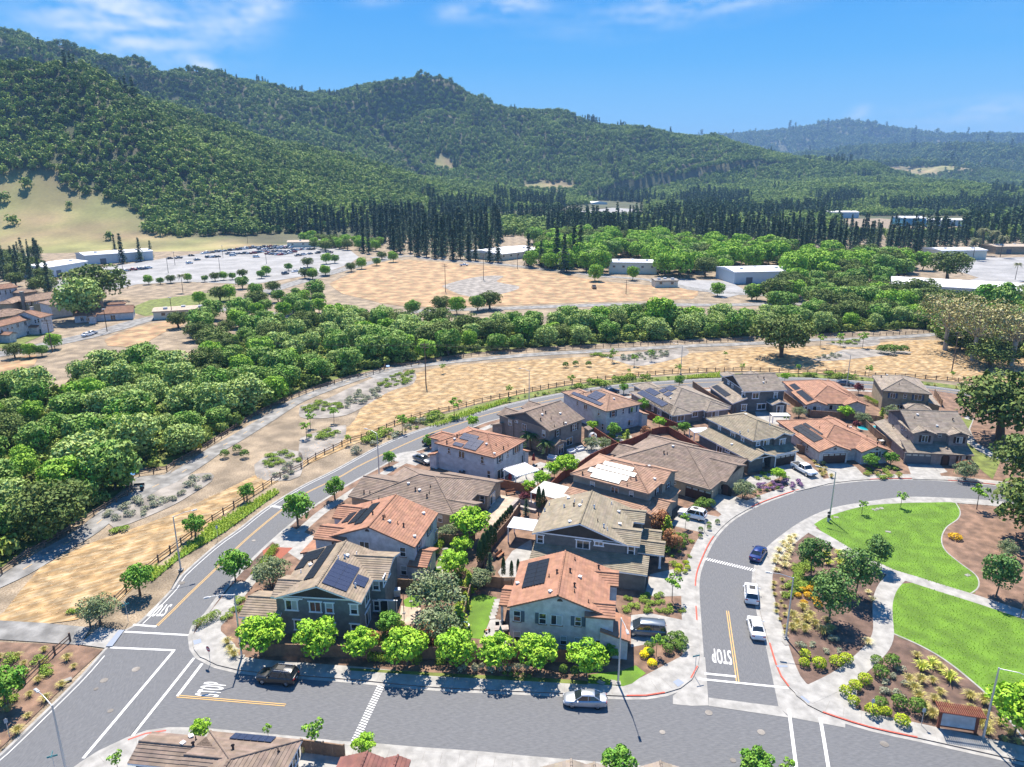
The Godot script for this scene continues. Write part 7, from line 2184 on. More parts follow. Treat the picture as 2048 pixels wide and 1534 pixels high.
	for p in [Vector2(55.26, -109.78), Vector2(63.92, -112.99), Vector2(64.72, -113.19), Vector2(63.12, -112.61), Vector2(61.52, -104.65), Vector2(66.42, -91.49), Vector2(39.97, -72.96), Vector2(34.09, -75.82), Vector2(10.23, -68.65), Vector2(37.86, -86.97), Vector2(-51.34, -69.15), Vector2(11.61, -68.65)]:
		o = thing("utility_box", "pale ground box lid set in the %s" % ["lawn", "bed", "verge"][0 if k < 6 else (1 if k < 10 else 2)], "box", v3(p, 0.13), k * 0.7, "utility box lids")
		b = Build.new(); b.box(Vector3(0, 0.02, 0), Vector3(0.75, 0.06, 0.5)); put(b.mesh(), mat("lid_grey"), "lid", o)
		b = Build.new(); b.box(Vector3(0, 0.012, 0), Vector3(0.85, 0.05, 0.6)); put(b.mesh(), mat("gravel"), "frame", o)
		k += 1
	o = thing("path_lamp", "short lamp post at the fork of the park path", "lamp", v3(Vector2(66.96, -81.13), 0.13))
	b = Build.new(); b.tube(Vector3.ZERO, Vector3(0, 3.4, 0), 0.06, 0.05, 8); put(b.mesh(), mat("timber"), "post", o)
	b = Build.new(); b.box(Vector3(0, 3.45, 0), Vector3(0.3, 0.16, 0.3)); put(b.mesh(), mat("black"), "head", o)
	for p in xz([-205.9,-426.9,-220,-466.7,-178,-434.8,-205.6,-510,-162.8,-474.2,-232.9,-426.9,-138.8,-286.2,-151.4,-260.3,-225.6,-615.3]):
		o = thing("car_park_light", "thin light pole in the far parking lot", "light pole", v3(p), 0.0, "light poles round the parking lot")
		b = Build.new(); b.tube(Vector3.ZERO, Vector3(0, 8.5, 0), 0.14, 0.1, 6); put(b.mesh(), mat("black"), "pole", o)
		b = Build.new(); b.box(Vector3(0, 8.6, 0), Vector3(1.1, 0.22, 0.5)); put(b.mesh(), mat("metal_white"), "head", o)


func bearing(a: Vector2, b: Vector2) -> float:
	return -atan2(b.y - a.y, b.x - a.x)


func vehicles() -> void:
	car("sedan", "paint_silver", Vector2(8.02, -65.43), bearing(Vector2(10.3, -65.12), Vector2(5.69, -65.43)), "silver sedan parked at the kerb in front of the front white house")
	car("suv", "paint_black", Vector2(-27.06, -69.15), bearing(Vector2(-24.9, -68.9), Vector2(-29.25, -69.49)), "black estate car parked at the kerb below the corner house")
	car("van", "paint_slate", Vector2(17, -77.84), bearing(Vector2(18.17, -77.63), Vector2(15.19, -78.04)), "slate blue van parked on the drive of the front white house", "parked_car", "car", "", true, 0.14)
	car("suv", "paint_white", Vector2(30.7, -109.78), bearing(Vector2(32.63, -108.68), Vector2(28.73, -110.9)), "white estate car on the drive before the salmon hip roof house", "parked_car", "car", "", true, 0.14)
	car("pickup", "paint_white", Vector2(57.24, -128.89), bearing(Vector2(56.31, -132.13), Vector2(58.32, -126.01)), "white pickup on the drive of the house with porch columns", "parked_car", "pickup", "", true, 0.14)
	car("sedan", "paint_blue", Vector2(37.71, -97.02), bearing(Vector2(36.81, -95.69), Vector2(38.91, -98.99)), "dark blue car driving along the bend of the side street", "moving_car")
	car("suv", "paint_white", Vector2(33.11, -86.11), bearing(Vector2(32.64, -84.44), Vector2(33.93, -88.86)), "white estate car at the park kerb, nearer the blue car")
	car("sedan", "paint_white", Vector2(31.22, -78.46), bearing(Vector2(31, -77.02), Vector2(31.66, -80.81)), "white sedan at the park kerb behind the white estate car")
	car("pickup", "paint_black", Vector2(-17.07, -145.5), bearing(Vector2(-17.78, -144), Vector2(-13.91, -149.55)), "black pickup on the main road behind the white pergola house", "parked_car", "pickup")
	car("sedan", "paint_grey", Vector2(-18.12, -134.21), bearing(Vector2(-19.41, -135.53), Vector2(-16.55, -132.91)), "grey car on the drive left of the white pergola house", "parked_car", "car", "", true, 0.14)
	car("sedan", "paint_navy", Vector2(26.6, -182.41), bearing(Vector2(24.21, -181.5), Vector2(29.22, -183.79)), "dark blue car on the far road behind the white house with blue shutters")
	car("sedan", "paint_grey", Vector2(92.91, -190.01), bearing(Vector2(90.55, -191.01), Vector2(95.24, -189.03)), "dark grey car on the far road beside the purple tree")
	car("sedan", "paint_white", Vector2(-154.5, -253.17), bearing(Vector2(-155.47, -249.85), Vector2(-153.43, -257.45)), "white car on the townhouse road, front one of two")
	car("sedan", "paint_silver", Vector2(-154.49, -255.72), bearing(Vector2(-155.53, -251.5), Vector2(-153.97, -260.08)), "pale silver car on the townhouse road, behind the white one")
	car("pickup", "paint_white", Vector2(-31.08, -462.55), 0.1, "white pickup standing at the back of the dirt field", "parked_car", "pickup", "", false)
	car("pickup", "paint_rust", Vector2(42.48, -366.86), 1.6, "rusty brown truck in the dirt field", "parked_car", "truck", "", false)
	# the far parking lot, row by row
	var protos := []
	var tones := ["paint_white", "paint_silver", "paint_grey", "paint_navy", "paint_black", "paint_white", "paint_slate", "paint_silver", "paint_red", "paint_white"]
	var words := {"paint_white": "white", "paint_silver": "silver", "paint_grey": "dark grey", "paint_navy": "navy blue", "paint_black": "black", "paint_slate": "slate blue", "paint_red": "dark red"}
	var rows := [[xz([-230.7,-536.5,-216.9,-564.5,-210.7,-585.2]), 14, "row at the back left"], [xz([-214.2,-564.5,-201,-589.5,-180.1,-585.2]), 15, "row at the back centre"], [xz([-216,-510,-210.6,-513.3]), 4, "small group left of the van"], [xz([-210.1,-532.9,-193.6,-536.5,-189.2,-554]), 11, "row before the back centre"], [xz([-199,-567.1,-185.4,-575.3,-178,-578.1]), 9, "row before the back right"], [xz([-181,-532.9,-170.2,-527,-166.3,-538.9]), 9, "row right of the white van"], [xz([-183.1,-551.4,-170.6,-548.9,-165.5,-545.1]), 7, "short row in the middle"], [xz([-170.6,-557.9,-163.9,-567.1,-157.2,-567.1]), 9, "row at the right"], [xz([-155.4,-521.2,-151.4,-531.7,-145.8,-538.9]), 4, "loose row at the right front"], [xz([-235.7,-434.8,-233.1,-438.8,-232.1,-442.1,-228.8,-443,-228.5,-448.9]), 5, "row near the long shed"], [xz([-264,-415.5,-261.5,-423,-239.2,-423,-238,-432.4]), 5, "line behind the big oak"], [xz([-239.8,-502.4,-234.8,-504.6]), 2, "pair under the trees"], [xz([-213.8,-474.2,-217.1,-494]), 2, "two crossing the open paving"], [xz([-210.5,-675.9,-199.8,-672.1,-191.9,-666.5]), 8, "row by the entrance trees"], [xz([-134.1,-421.5,-129.1,-443]), 3, "three along the front hedge"], [xz([-233,-521.2,-137.4,-541.4]), 2, "two apart from the rows"]]
	var c := 0
	for r in rows:
		var p := even(r[0], maxi(r[1], 2))
		for k in r[1]:
			var t: String = tones[(c * 7 + c / 3) % 10]
			var kind: String = ["sedan", "suv", "sedan", "pickup", "suv"][c % 5]
			car(kind, t, p[k], 0.9 + rng.randf_range(-0.06, 0.06) + (PI if c % 3 == 0 else 0.0), "%s %s in the %s of the far parking lot" % [words[t], {"sedan": "sedan", "suv": "estate car", "pickup": "pickup"}[kind], r[2]], "far_parked_car", "car", "cars in the far parking lot", false, 0.03)
			c += 1
	for e in [[Vector2(-203.18, -522.32), "white box van in the middle of the far parking lot"], [Vector2(-182.64, -512.42), "square white trailer in the far parking lot"]]:
		car("van", "paint_white", e[0], 0.3, e[1], "delivery_van", "van", "", false, 0.03)


# ---------------------------------------------------------------- far buildings
func hall(corner: Vector2, turn: float, w: float, d: float, tall: float, wall: String, roof: String, label: String, windows := 0, called := "warehouse") -> Node3D:
	var o := thing(called, label, "building", v3(corner, 0.02), turn)   # the near left corner
	var b := Build.new()
	b.box(Vector3(w / 2, tall / 2, -d / 2), Vector3(w, tall, d))
	for k in int(w / 3.0):
		b.box(Vector3(1.5 + k * 3.0, tall / 2, 0.03), Vector3(0.12, tall, 0.06))
	put(b.mesh(), mat(wall), "wall", o)
	b = Build.new()
	var rise := d * 0.05
	var e := 0.4
	for s in [[0.0, e, -d / 2, 0.0], [0.0, -d - e, -d / 2, 0.0]]:
		face(b, [Vector3(-e, tall + 0.05, s[1]), Vector3(w + e, tall + 0.05, s[1]), Vector3(w + e, tall + rise + 0.05, s[2]), Vector3(-e, tall + rise + 0.05, s[2])], Vector3.UP)
		face(b, [Vector3(-e, tall + 0.05, s[1]), Vector3(w + e, tall + 0.05, s[1]), Vector3(w + e, tall - 0.35, s[1]), Vector3(-e, tall - 0.35, s[1])], Vector3(0, 0, s[1] + d / 2))
	for x in [-e, w + e]:
		face(b, [Vector3(x, tall - 0.3, e), Vector3(x, tall + 0.05, e), Vector3(x, tall + rise + 0.05, -d / 2), Vector3(x, tall + 0.05, -d - e), Vector3(x, tall - 0.3, -d - e)], Vector3(x - w / 2, 0, 0))
	put(b.mesh(), mat(roof), "roof", o)
	for k in windows:
		b = Build.new(); b.box(Vector3(w * (k + 0.5) / windows, tall * 0.62, 0.05), Vector3(1.4, 1.1, 0.1)); put(b.mesh(), mat("glass"), "window", o)
	if windows == 0:
		b = Build.new(); b.box(Vector3(w * 0.25, 1.7, 0.06), Vector3(3.6, 3.4, 0.12)); put(b.mesh(), mat("garage_blue"), "loading_door", o)
	for k in 3:
		b = Build.new(); b.box(Vector3(w * (0.2 + 0.3 * k), tall + rise * 0.6 + 0.4, -d * (0.3 + 0.2 * (k % 2))), Vector3(1.6, 0.8, 1.2)); put(b.mesh(), mat("cover_grey"), "roof_unit", o)
	return o


func far_buildings() -> void:
	plain("wall_blue_grey", Color(0.5, 0.56, 0.6), 0.7); plain("wall_blue", Color(0.06, 0.27, 0.42), 0.6); plain("roof_pale", Color(0.66, 0.68, 0.72), 0.6); plain("wall_cream", Color(0.6, 0.58, 0.48), 0.8); plain("roof_white", Color(0.8, 0.8, 0.8), 0.6)
	hall(Vector2(-278.9, -467.92), bearing(Vector2(-278.9, -467.92), Vector2(-252.36, -493.68)), 42.0, 22.0, 6.2, "wall_blue_grey", "roof_pale", "long pale blue-grey shed at the left end of the parking lot")
	hall(Vector2(-264.53, -406.27), bearing(Vector2(-264.53, -406.27), Vector2(-259.6, -439.77)), 32.0, 20.0, 6.0, "wall_blue_grey", "roof_white", "lower white roofed front of the long shed at the left")
	hall(Vector2(57.98, -425.75), bearing(Vector2(57.98, -425.75), Vector2(79.09, -423.5)), 28.0, 16.0, 6.8, "wall_cream", "roof_pale", "pale two-storey office with a white roof behind the dirt field", 5, "office")
	hall(Vector2(119.8, -382.81), bearing(Vector2(119.8, -382.81), Vector2(145.43, -386.54)), 34.0, 24.0, 6.4, "wall_blue_grey", "roof_pale", "pale grey warehouse at the edge of the work yard")
	hall(Vector2(74.75, -370.3), 0.05, 12.0, 8.0, 3.6, "wall_cream", "gravel", "small cream shed in the dirt field by the work yard", 2, "shed")
	hall(Vector2(124.1, -342.94), -0.1, 7.0, 4.0, 3.2, "tan", "gravel", "small brown container right of the grey warehouse", 0, "container")
	hall(Vector2(-8.23, -490.68), bearing(Vector2(-8.23, -490.68), Vector2(19.66, -522.32)), 46.0, 34.0, 4.5, "wall_cream", "roof_pale", "low building with a pale blue roof behind the conifers", 6, "office")
	hall(Vector2(185.64, -345.95), bearing(Vector2(185.64, -345.95), Vector2(215.29, -331.36)), 62.0, 30.0, 5.5, "wall_blue_grey", "roof_white", "long white roofed warehouse behind the sycamores")
	hall(Vector2(296.86, -496.71), 0.1, 34.0, 20.0, 6.5, "wall_cream", "roof_pale", "pale building with a dark brown end among the trees at the right")
	hall(Vector2(251.25, -481.9), -0.2, 16.0, 12.0, 4.5, "wall_cream", "roof_white", "small white roofed house among the conifers at the right", 2, "far_house")
	hall(Vector2(454.02, -844.78), -0.1, 26.0, 30.0, 9.0, "wall_blue", "roof_pale", "bright blue shed beside the long white roof in the distance")
	hall(Vector2(478.46, -844.78), -0.1, 60.0, 24.0, 7.0, "wall_blue_grey", "roof_white", "long low white shed right of the blue shed")
	hall(Vector2(439.13, -1008.35), -0.05, 40.0, 24.0, 8.0, "wall_blue_grey", "roof_white", "white roofed shed left of the tan yard in the distance")
	hall(Vector2(39.42, -1518.55), bearing(Vector2(39.42, -1518.55), Vector2(185.62, -1370.58)), 160.0, 50.0, 6.0, "wall_blue_grey", "roof_white", "very long white glasshouse roof beyond the conifers")
	hall(Vector2(-144.93, -283.1), 0.35, 22.0, 10.0, 3.4, "wall_cream", "pavers", "low tan roofed gatehouse in front of the parking lot", 3, "gatehouse")
	hall(Vector2(360.74, -536.12), 0.0, 40.0, 20.0, 5.5, "tan", "pavers", "brown shed at the far right edge behind the palms")
	hall(Vector2(-182.89, -586.26), 0.2, 50.0, 18.0, 4.2, "wall_cream", "pavers", "low building under the trees behind the parking lot", 6, "office")
	# stone chimneys of the townhouses
	for e in [[xyz([-169.72,10.36,-289.47])[0], 2.2, "stone", "square stone chimney tower between the white townhouses"], [xyz([-172.87,6.32,-283.1])[0], 0.9, "white", "white chimney of the long low house"], [xyz([-186.63,6.92,-273.06])[0], 0.9, "white", "white chimney above the red roofed townhouse"], [xyz([-203.82,9.66,-293.86])[0], 1.1, "stone", "brick chimney on the olive townhouse"]]:
		var o := thing("chimney", e[3], "chimney", Vector3(e[0].x, 0, e[0].z))
		var b := Build.new(); b.box(Vector3(0, e[0].y / 2, 0), Vector3(e[1], e[0].y, e[1])); put(b.mesh(), mat(e[2]), "shaft", o)
		b = Build.new(); b.box(Vector3(0, e[0].y + 0.15, 0), Vector3(e[1] + 0.3, 0.3, e[1] + 0.3)); put(b.mesh(), mat("concrete"), "cap", o)


# ---------------------------------------------------------------- planting
var kinds := {}


func make_kinds() -> void:
	var lime := Color(0.13, 0.27, 0.025)
	var lime2 := Color(0.19, 0.33, 0.03)
	var mid := Color(0.075, 0.19, 0.026)
	var mid2 := Color(0.1, 0.2, 0.03)
	var willow := Color(0.14, 0.22, 0.06)
	var willow2 := Color(0.21, 0.3, 0.1)
	var oak := Color(0.05, 0.085, 0.022)
	var oak2 := Color(0.09, 0.135, 0.036)
	# every kind is built one metre tall as a unit of its own height and scaled when planted
	for k in 3:
		kinds["street_%d" % k] = plant_thing("street_tree", "tree", crown(4.6, 4.4, 1.3, 15, 1700, 0.34, lime, lime2, 0.66, 0.07))
		kinds["verge_%d" % k] = plant_thing("verge_tree", "tree", crown(4.6, 4.0, 1.2, 13, 1500, 0.32, mid, mid2, 0.62, 0.08, 2))
		kinds["creek_%d" % k] = plant_thing("creek_tree", "tree", crown(9.0, 9.0, 1.2, 26, 2600, 0.62, mid * 0.95, willow, 0.68, 0.2, 2))
		kinds["willow_%d" % k] = plant_thing("willow_tree", "tree", crown(8.0, 8.5, 0.8, 24, 2600, 0.56, willow, willow2, 0.68, 0.18, 3))
		kinds["oak_%d" % k] = plant_thing("oak_tree", "tree", crown(10.0, 12.0, 1.8, 30, 3200, 0.62, oak, oak2, 0.72, 0.35, 2))
		kinds["bright_%d" % k] = plant_thing("broadleaf_tree", "tree", crown(11.0, 10.5, 1.2, 24, 2400, 0.75, Color(0.11, 0.23, 0.03), Color(0.17, 0.3, 0.035), 0.68, 0.25))
		kinds["redwood_%d" % k] = plant_thing("conifer_tree", "tree", conifer(24.0, 8.5, 1.5, 26, 7, 1.25, Color(0.022, 0.05, 0.026)), "needles")
		kinds["fir_%d" % k] = plant_thing("conifer_tree", "tree", conifer(18.0, 6.5, 2.0, 22, 6, 1.05, Color(0.045, 0.075, 0.04)), "needles")
		kinds["sapling_%d" % k] = plant_thing("sapling", "tree", crown(3.2, 1.5, 1.5, 6, 170, 0.26, mid2, lime, 0.8, 0.035))
		kinds["ball_%d" % k] = plant_thing("shrub", "shrub", shrub_ball(0.5, 0.9, 330, 0.13, Color(0.075, 0.14, 0.025)))
		kinds["lime_%d" % k] = plant_thing("lime_mound", "shrub", shrub_ball(0.5, 0.75, 330, 0.13, Color(0.2, 0.27, 0.02)))
		kinds["grey_%d" % k] = plant_thing("silver_bush", "shrub", shrub_loose(0.9, 0.9, 5, 420, 0.16, Color(0.15, 0.18, 0.12), Color(0.22, 0.25, 0.17)))
		kinds["low_%d" % k] = plant_thing("green_bush", "shrub", shrub_loose(1.0, 0.7, 6, 480, 0.17, Color(0.09, 0.16, 0.025), Color(0.14, 0.21, 0.035)))
		kinds["tuft_%d" % k] = plant_thing("grass_clump", "grass clump", tuft(0.8, 0.85, 120, 0.03, Color(0.17, 0.19, 0.05), Color(0.34, 0.32, 0.13)), "grass")
		kinds["pale_%d" % k] = plant_thing("grass_clump", "grass clump", tuft(0.9, 0.8, 150, 0.03, Color(0.3, 0.32, 0.16), Color(0.44, 0.42, 0.24)), "grass")
		kinds["flax_%d" % k] = plant_thing("spiky_plant", "plant", tuft(1.1, 1.1, 60, 0.085, Color(0.14, 0.23, 0.03), Color(0.4, 0.42, 0.1)), "grass")
	kinds["cypress"] = plant_thing("cypress", "cypress tree", [shrub_ball(0.5, 5.0, 900, 0.2, Color(0.03, 0.06, 0.02))[0], crown(1.0, 0.1, 0.5, 1, 1, 0.01, oak, oak)[1]])
	kinds["conical"] = plant_thing("conical_shrub", "shrub", conifer(3.6, 2.2, 0.1, 20, 9, 0.3, Color(0.17, 0.24, 0.025)))
	kinds["olive"] = plant_thing("olive_tree", "tree", crown(5.0, 5.6, 0.9, 18, 2600, 0.26, Color(0.085, 0.13, 0.06), Color(0.15, 0.19, 0.1), 0.68, 0.1, 3))
	kinds["purple"] = plant_thing("purple_tree", "tree", crown(3.6, 3.2, 0.8, 12, 1000, 0.28, Color(0.05, 0.018, 0.025), Color(0.1, 0.03, 0.035), 0.65, 0.08))
	kinds["rusty"] = plant_thing("rusty_shrub", "shrub", crown(3.0, 3.0, 0.2, 12, 1300, 0.22, Color(0.15, 0.075, 0.04), Color(0.22, 0.13, 0.06), 0.65, 0.05, 3))
	kinds["lavender"] = plant_thing("lavender", "lavender", shrub_loose(0.7, 0.7, 4, 330, 0.13, Color(0.09, 0.06, 0.12), Color(0.16, 0.1, 0.19)))
	kinds["yellow"] = plant_thing("yellow_shrub", "shrub", shrub_ball(0.5, 0.7, 330, 0.13, Color(0.55, 0.44, 0.01)))
	kinds["amber"] = plant_thing("amber_shrub", "shrub", shrub_ball(0.5, 0.6, 330, 0.13, Color(0.34, 0.23, 0.015)))
	kinds["broom"] = plant_thing("broom_shrub", "shrub", crown(2.8, 3.2, 0.1, 10, 1100, 0.2, Color(0.5, 0.4, 0.01), Color(0.25, 0.25, 0.03), 0.65, 0.05, 3))
	kinds["sycamore"] = plant_thing("sycamore_tree", "tree", crown(16.0, 15.0, 4.5, 30, 1500, 0.6, Color(0.14, 0.16, 0.07), Color(0.22, 0.22, 0.11), 0.78, 0.4, 2), "leaves", "trunk_pale")
	kinds["palm"] = plant_thing("palm", "palm tree", palm(3.2, 2.3, 26, Color(0.05, 0.09, 0.03)))
	kinds["tall_palm"] = plant_thing("tall_palm", "palm tree", palm(12.0, 3.0, 34, Color(0.1, 0.12, 0.06)))
	kinds["park_0"] = plant_thing("park_tree", "tree", crown(5.6, 4.6, 1.3, 16, 2000, 0.3, Color(0.055, 0.12, 0.035), Color(0.085, 0.16, 0.045), 0.6, 0.08))
	kinds["park_1"] = plant_thing("park_tree", "tree", crown(6.4, 5.2, 1.4, 18, 2400, 0.3, Color(0.05, 0.11, 0.035), Color(0.09, 0.17, 0.045), 0.6, 0.09))


func grow(kind: String, p: Vector3, base_height: float, label: String, group := "", widen := 1.0, y := 0.1) -> Node3D:   # p holds x, height and z
	var s := p.y / base_height
	return plant(kinds[kind], Vector3(p.x, y, p.z), Vector3(s * widen, s, s * widen), label, group)


func bed(poly: Array, gap: float, kind: String, lo: float, hi: float, label: String, group: String, y := 0.12, variants := 3) -> void:
	var k := 0
	for q in scatter(poly, gap):
		var s := rng.randf_range(lo, hi)
		var o := plant(kinds["%s_%d" % [kind, k % variants] if variants else kind], v3(q, y), Vector3(s, s * rng.randf_range(0.85, 1.1), s), label, group)
		k += 1


func planting() -> void:
	make_kinds()
	var k := 0
	var places := ["first from the street light", "second from the street light", "third from the street light", "fourth, left of the olive clump", "fifth, at the corner of the orange brown fence", "sixth, before the front house patio", "seventh, before the front white wall", "last, nearest the lawn corner"]
	for p in xyz([-29.89,5.43,-73.15,-23.14,5.38,-72.78,-18.14,4.23,-72.5,-12.51,5.28,-71.33,-6.51,4.88,-71.24,-1.76,4.73,-70.62,3.05,4.83,-70.44,8.66,4.68,-69.58]):
		grow("street_%d" % (k % 3), p, 4.6, "lime green kerbside tree below the corner houses, %s" % places[k], "lime green trees along the cross street pavement", 1.1)
		k += 1
	for e in [[xyz([-39.46,5.13,-89.77]), "verge_0", "broad green tree in the strip by the corner house drive"], [xyz([-35.34,6.23,-106.37]), "verge_1", "tall green tree at the main road kerb beside the solar strip house"], [xyz([-31.81,4.48,-116.58]), "verge_2", "green tree in the mulch strip by the low tan house"], [xyz([-33.91,4.83,-88.35]), "olive", "dark glossy small tree on the lawn of the corner house"], [xyz([-51.79,4.78,-86.6]), "verge_0", "green tree at the rail fence nearest the crosswalk"], [xyz([-50.84,4.18,-102.65]), "verge_1", "green tree at the rail fence beside the street light"], [xyz([-47.39,3.49,-116.17]), "verge_2", "green tree at the rail fence, farthest up the verge"], [xyz([-53.39,4.18,-79.83]), "olive", "grey-green small tree beside the ramp of the crosswalk"], [xyz([-24.55,3.34,-131.88]), "verge_1", "small green tree in the mulch strip right of the street light"], [xyz([-17.66,3.19,-141.94]), "verge_2", "small bright tree before the black pickup"], [xyz([-9.03,2.94,-154.81]), "street_1", "round bright tree before the taupe house at the main road"], [xyz([29.83,2.94,-181.5]), "verge_0", "green tree behind the white house with blue shutters"], [xyz([46.04,3.44,-187.58]), "verge_2", "green tree at the far road behind the low solar house"], [xyz([77.14,2.79,-193.02]), "street_0", "bright round tree between the dark grey house and the salmon house"], [xyz([92.34,3.19,-181.05]), "purple", "dark purple tree beside the grey car on the far road"], [xyz([32.23,3.74,-165.64]), "verge_1", "green tree left of the low solar house"], [xyz([-32.06,2.29,-60.13]), "street_2", "green tree behind the tan roof at the lower frame edge"], [xyz([-19.73,3.98,-58.28]), "sapling_0", "thin tall sapling at the weathered fence"], [xyz([-14.81,2.49,-57.89]), "street_1", "green tree left of the pink tile roof"], [xyz([-25.18,1.94,-60.13]), "sapling_1", "thin sapling behind the dark solar row"], [xyz([10.2,3.93,-54.77]), "verge_0", "dark green tree between the two pale ridges at the lower edge"], [xyz([23.28,3.98,-54.48]), "verge_1", "wide green tree at the lower edge near the crosswalk lines"], [xyz([26.25,2.94,-54.48]), "sapling_2", "pale sapling at the lower edge, right of the wide tree"], [xyz([-38.34,2.54,-55.78]), "sapling_0", "small tree at the lower left pavement"], [xyz([-55.15,5.03,-64.73]), "verge_1", "green tree at the rail fence in the lower left corner"]]:
		var base: float = {"verge": 4.6, "olive": 5.0, "street": 4.6, "purple": 3.6, "sapling": 3.2}[String(e[1]).get_slice("_", 0)]
		grow(e[1], e[0][0], base, e[2], "", 1.05)
	# the park
	for e in [[xyz([43.6,6.08,-91.49]), "park_0", 5.6, "dense dark park tree nearest the tip of the bed"], [xyz([47.34,7.52,-85.87]), "park_1", 6.4, "largest dark tree in the park bed"], [xyz([41.41,7.47,-80.26]), "park_1", 6.4, "dark park tree in front, beside the amber shrubs"], [xyz([54.1,5.18,-93.41]), "park_0", 5.6, "narrow dark park tree at the lawn path"], [xyz([66.91,6.72,-85.99]), "park_0", 5.6, "young green tree on the bark beside the right path"], [xyz([75.31,2.89,-96.28]), "olive", 5.0, "round dark shrub tree on the bark at the right edge"], [xyz([51.82,6.52,-60.13]), "street_2", 4.6, "green tree at the lower right corner beside the light"]]:
		grow(e[1], e[0][0], e[2], e[3], "", 1.0)
	for e in [[xyz([60.22,2.64,-111.08]), "young staked tree at the near left of the upper park lawn"], [xyz([68.25,2.99,-113.58]), "young staked tree at the top of the upper park lawn"], [xyz([81.11,4.73,-112.8]), "leaning young staked tree on the bark bed by the bend"]]:
		var o := grow("sapling_%d" % (k % 3), e[0][0], 3.2, e[1], "young staked trees in the park", 1.25)
		k += 1
	grow("amber", xyz([71.04,2.59,-102.32])[0], 0.6 / 0.35, "thin yellow-leaved young tree on the bark bed", "", 1.4)
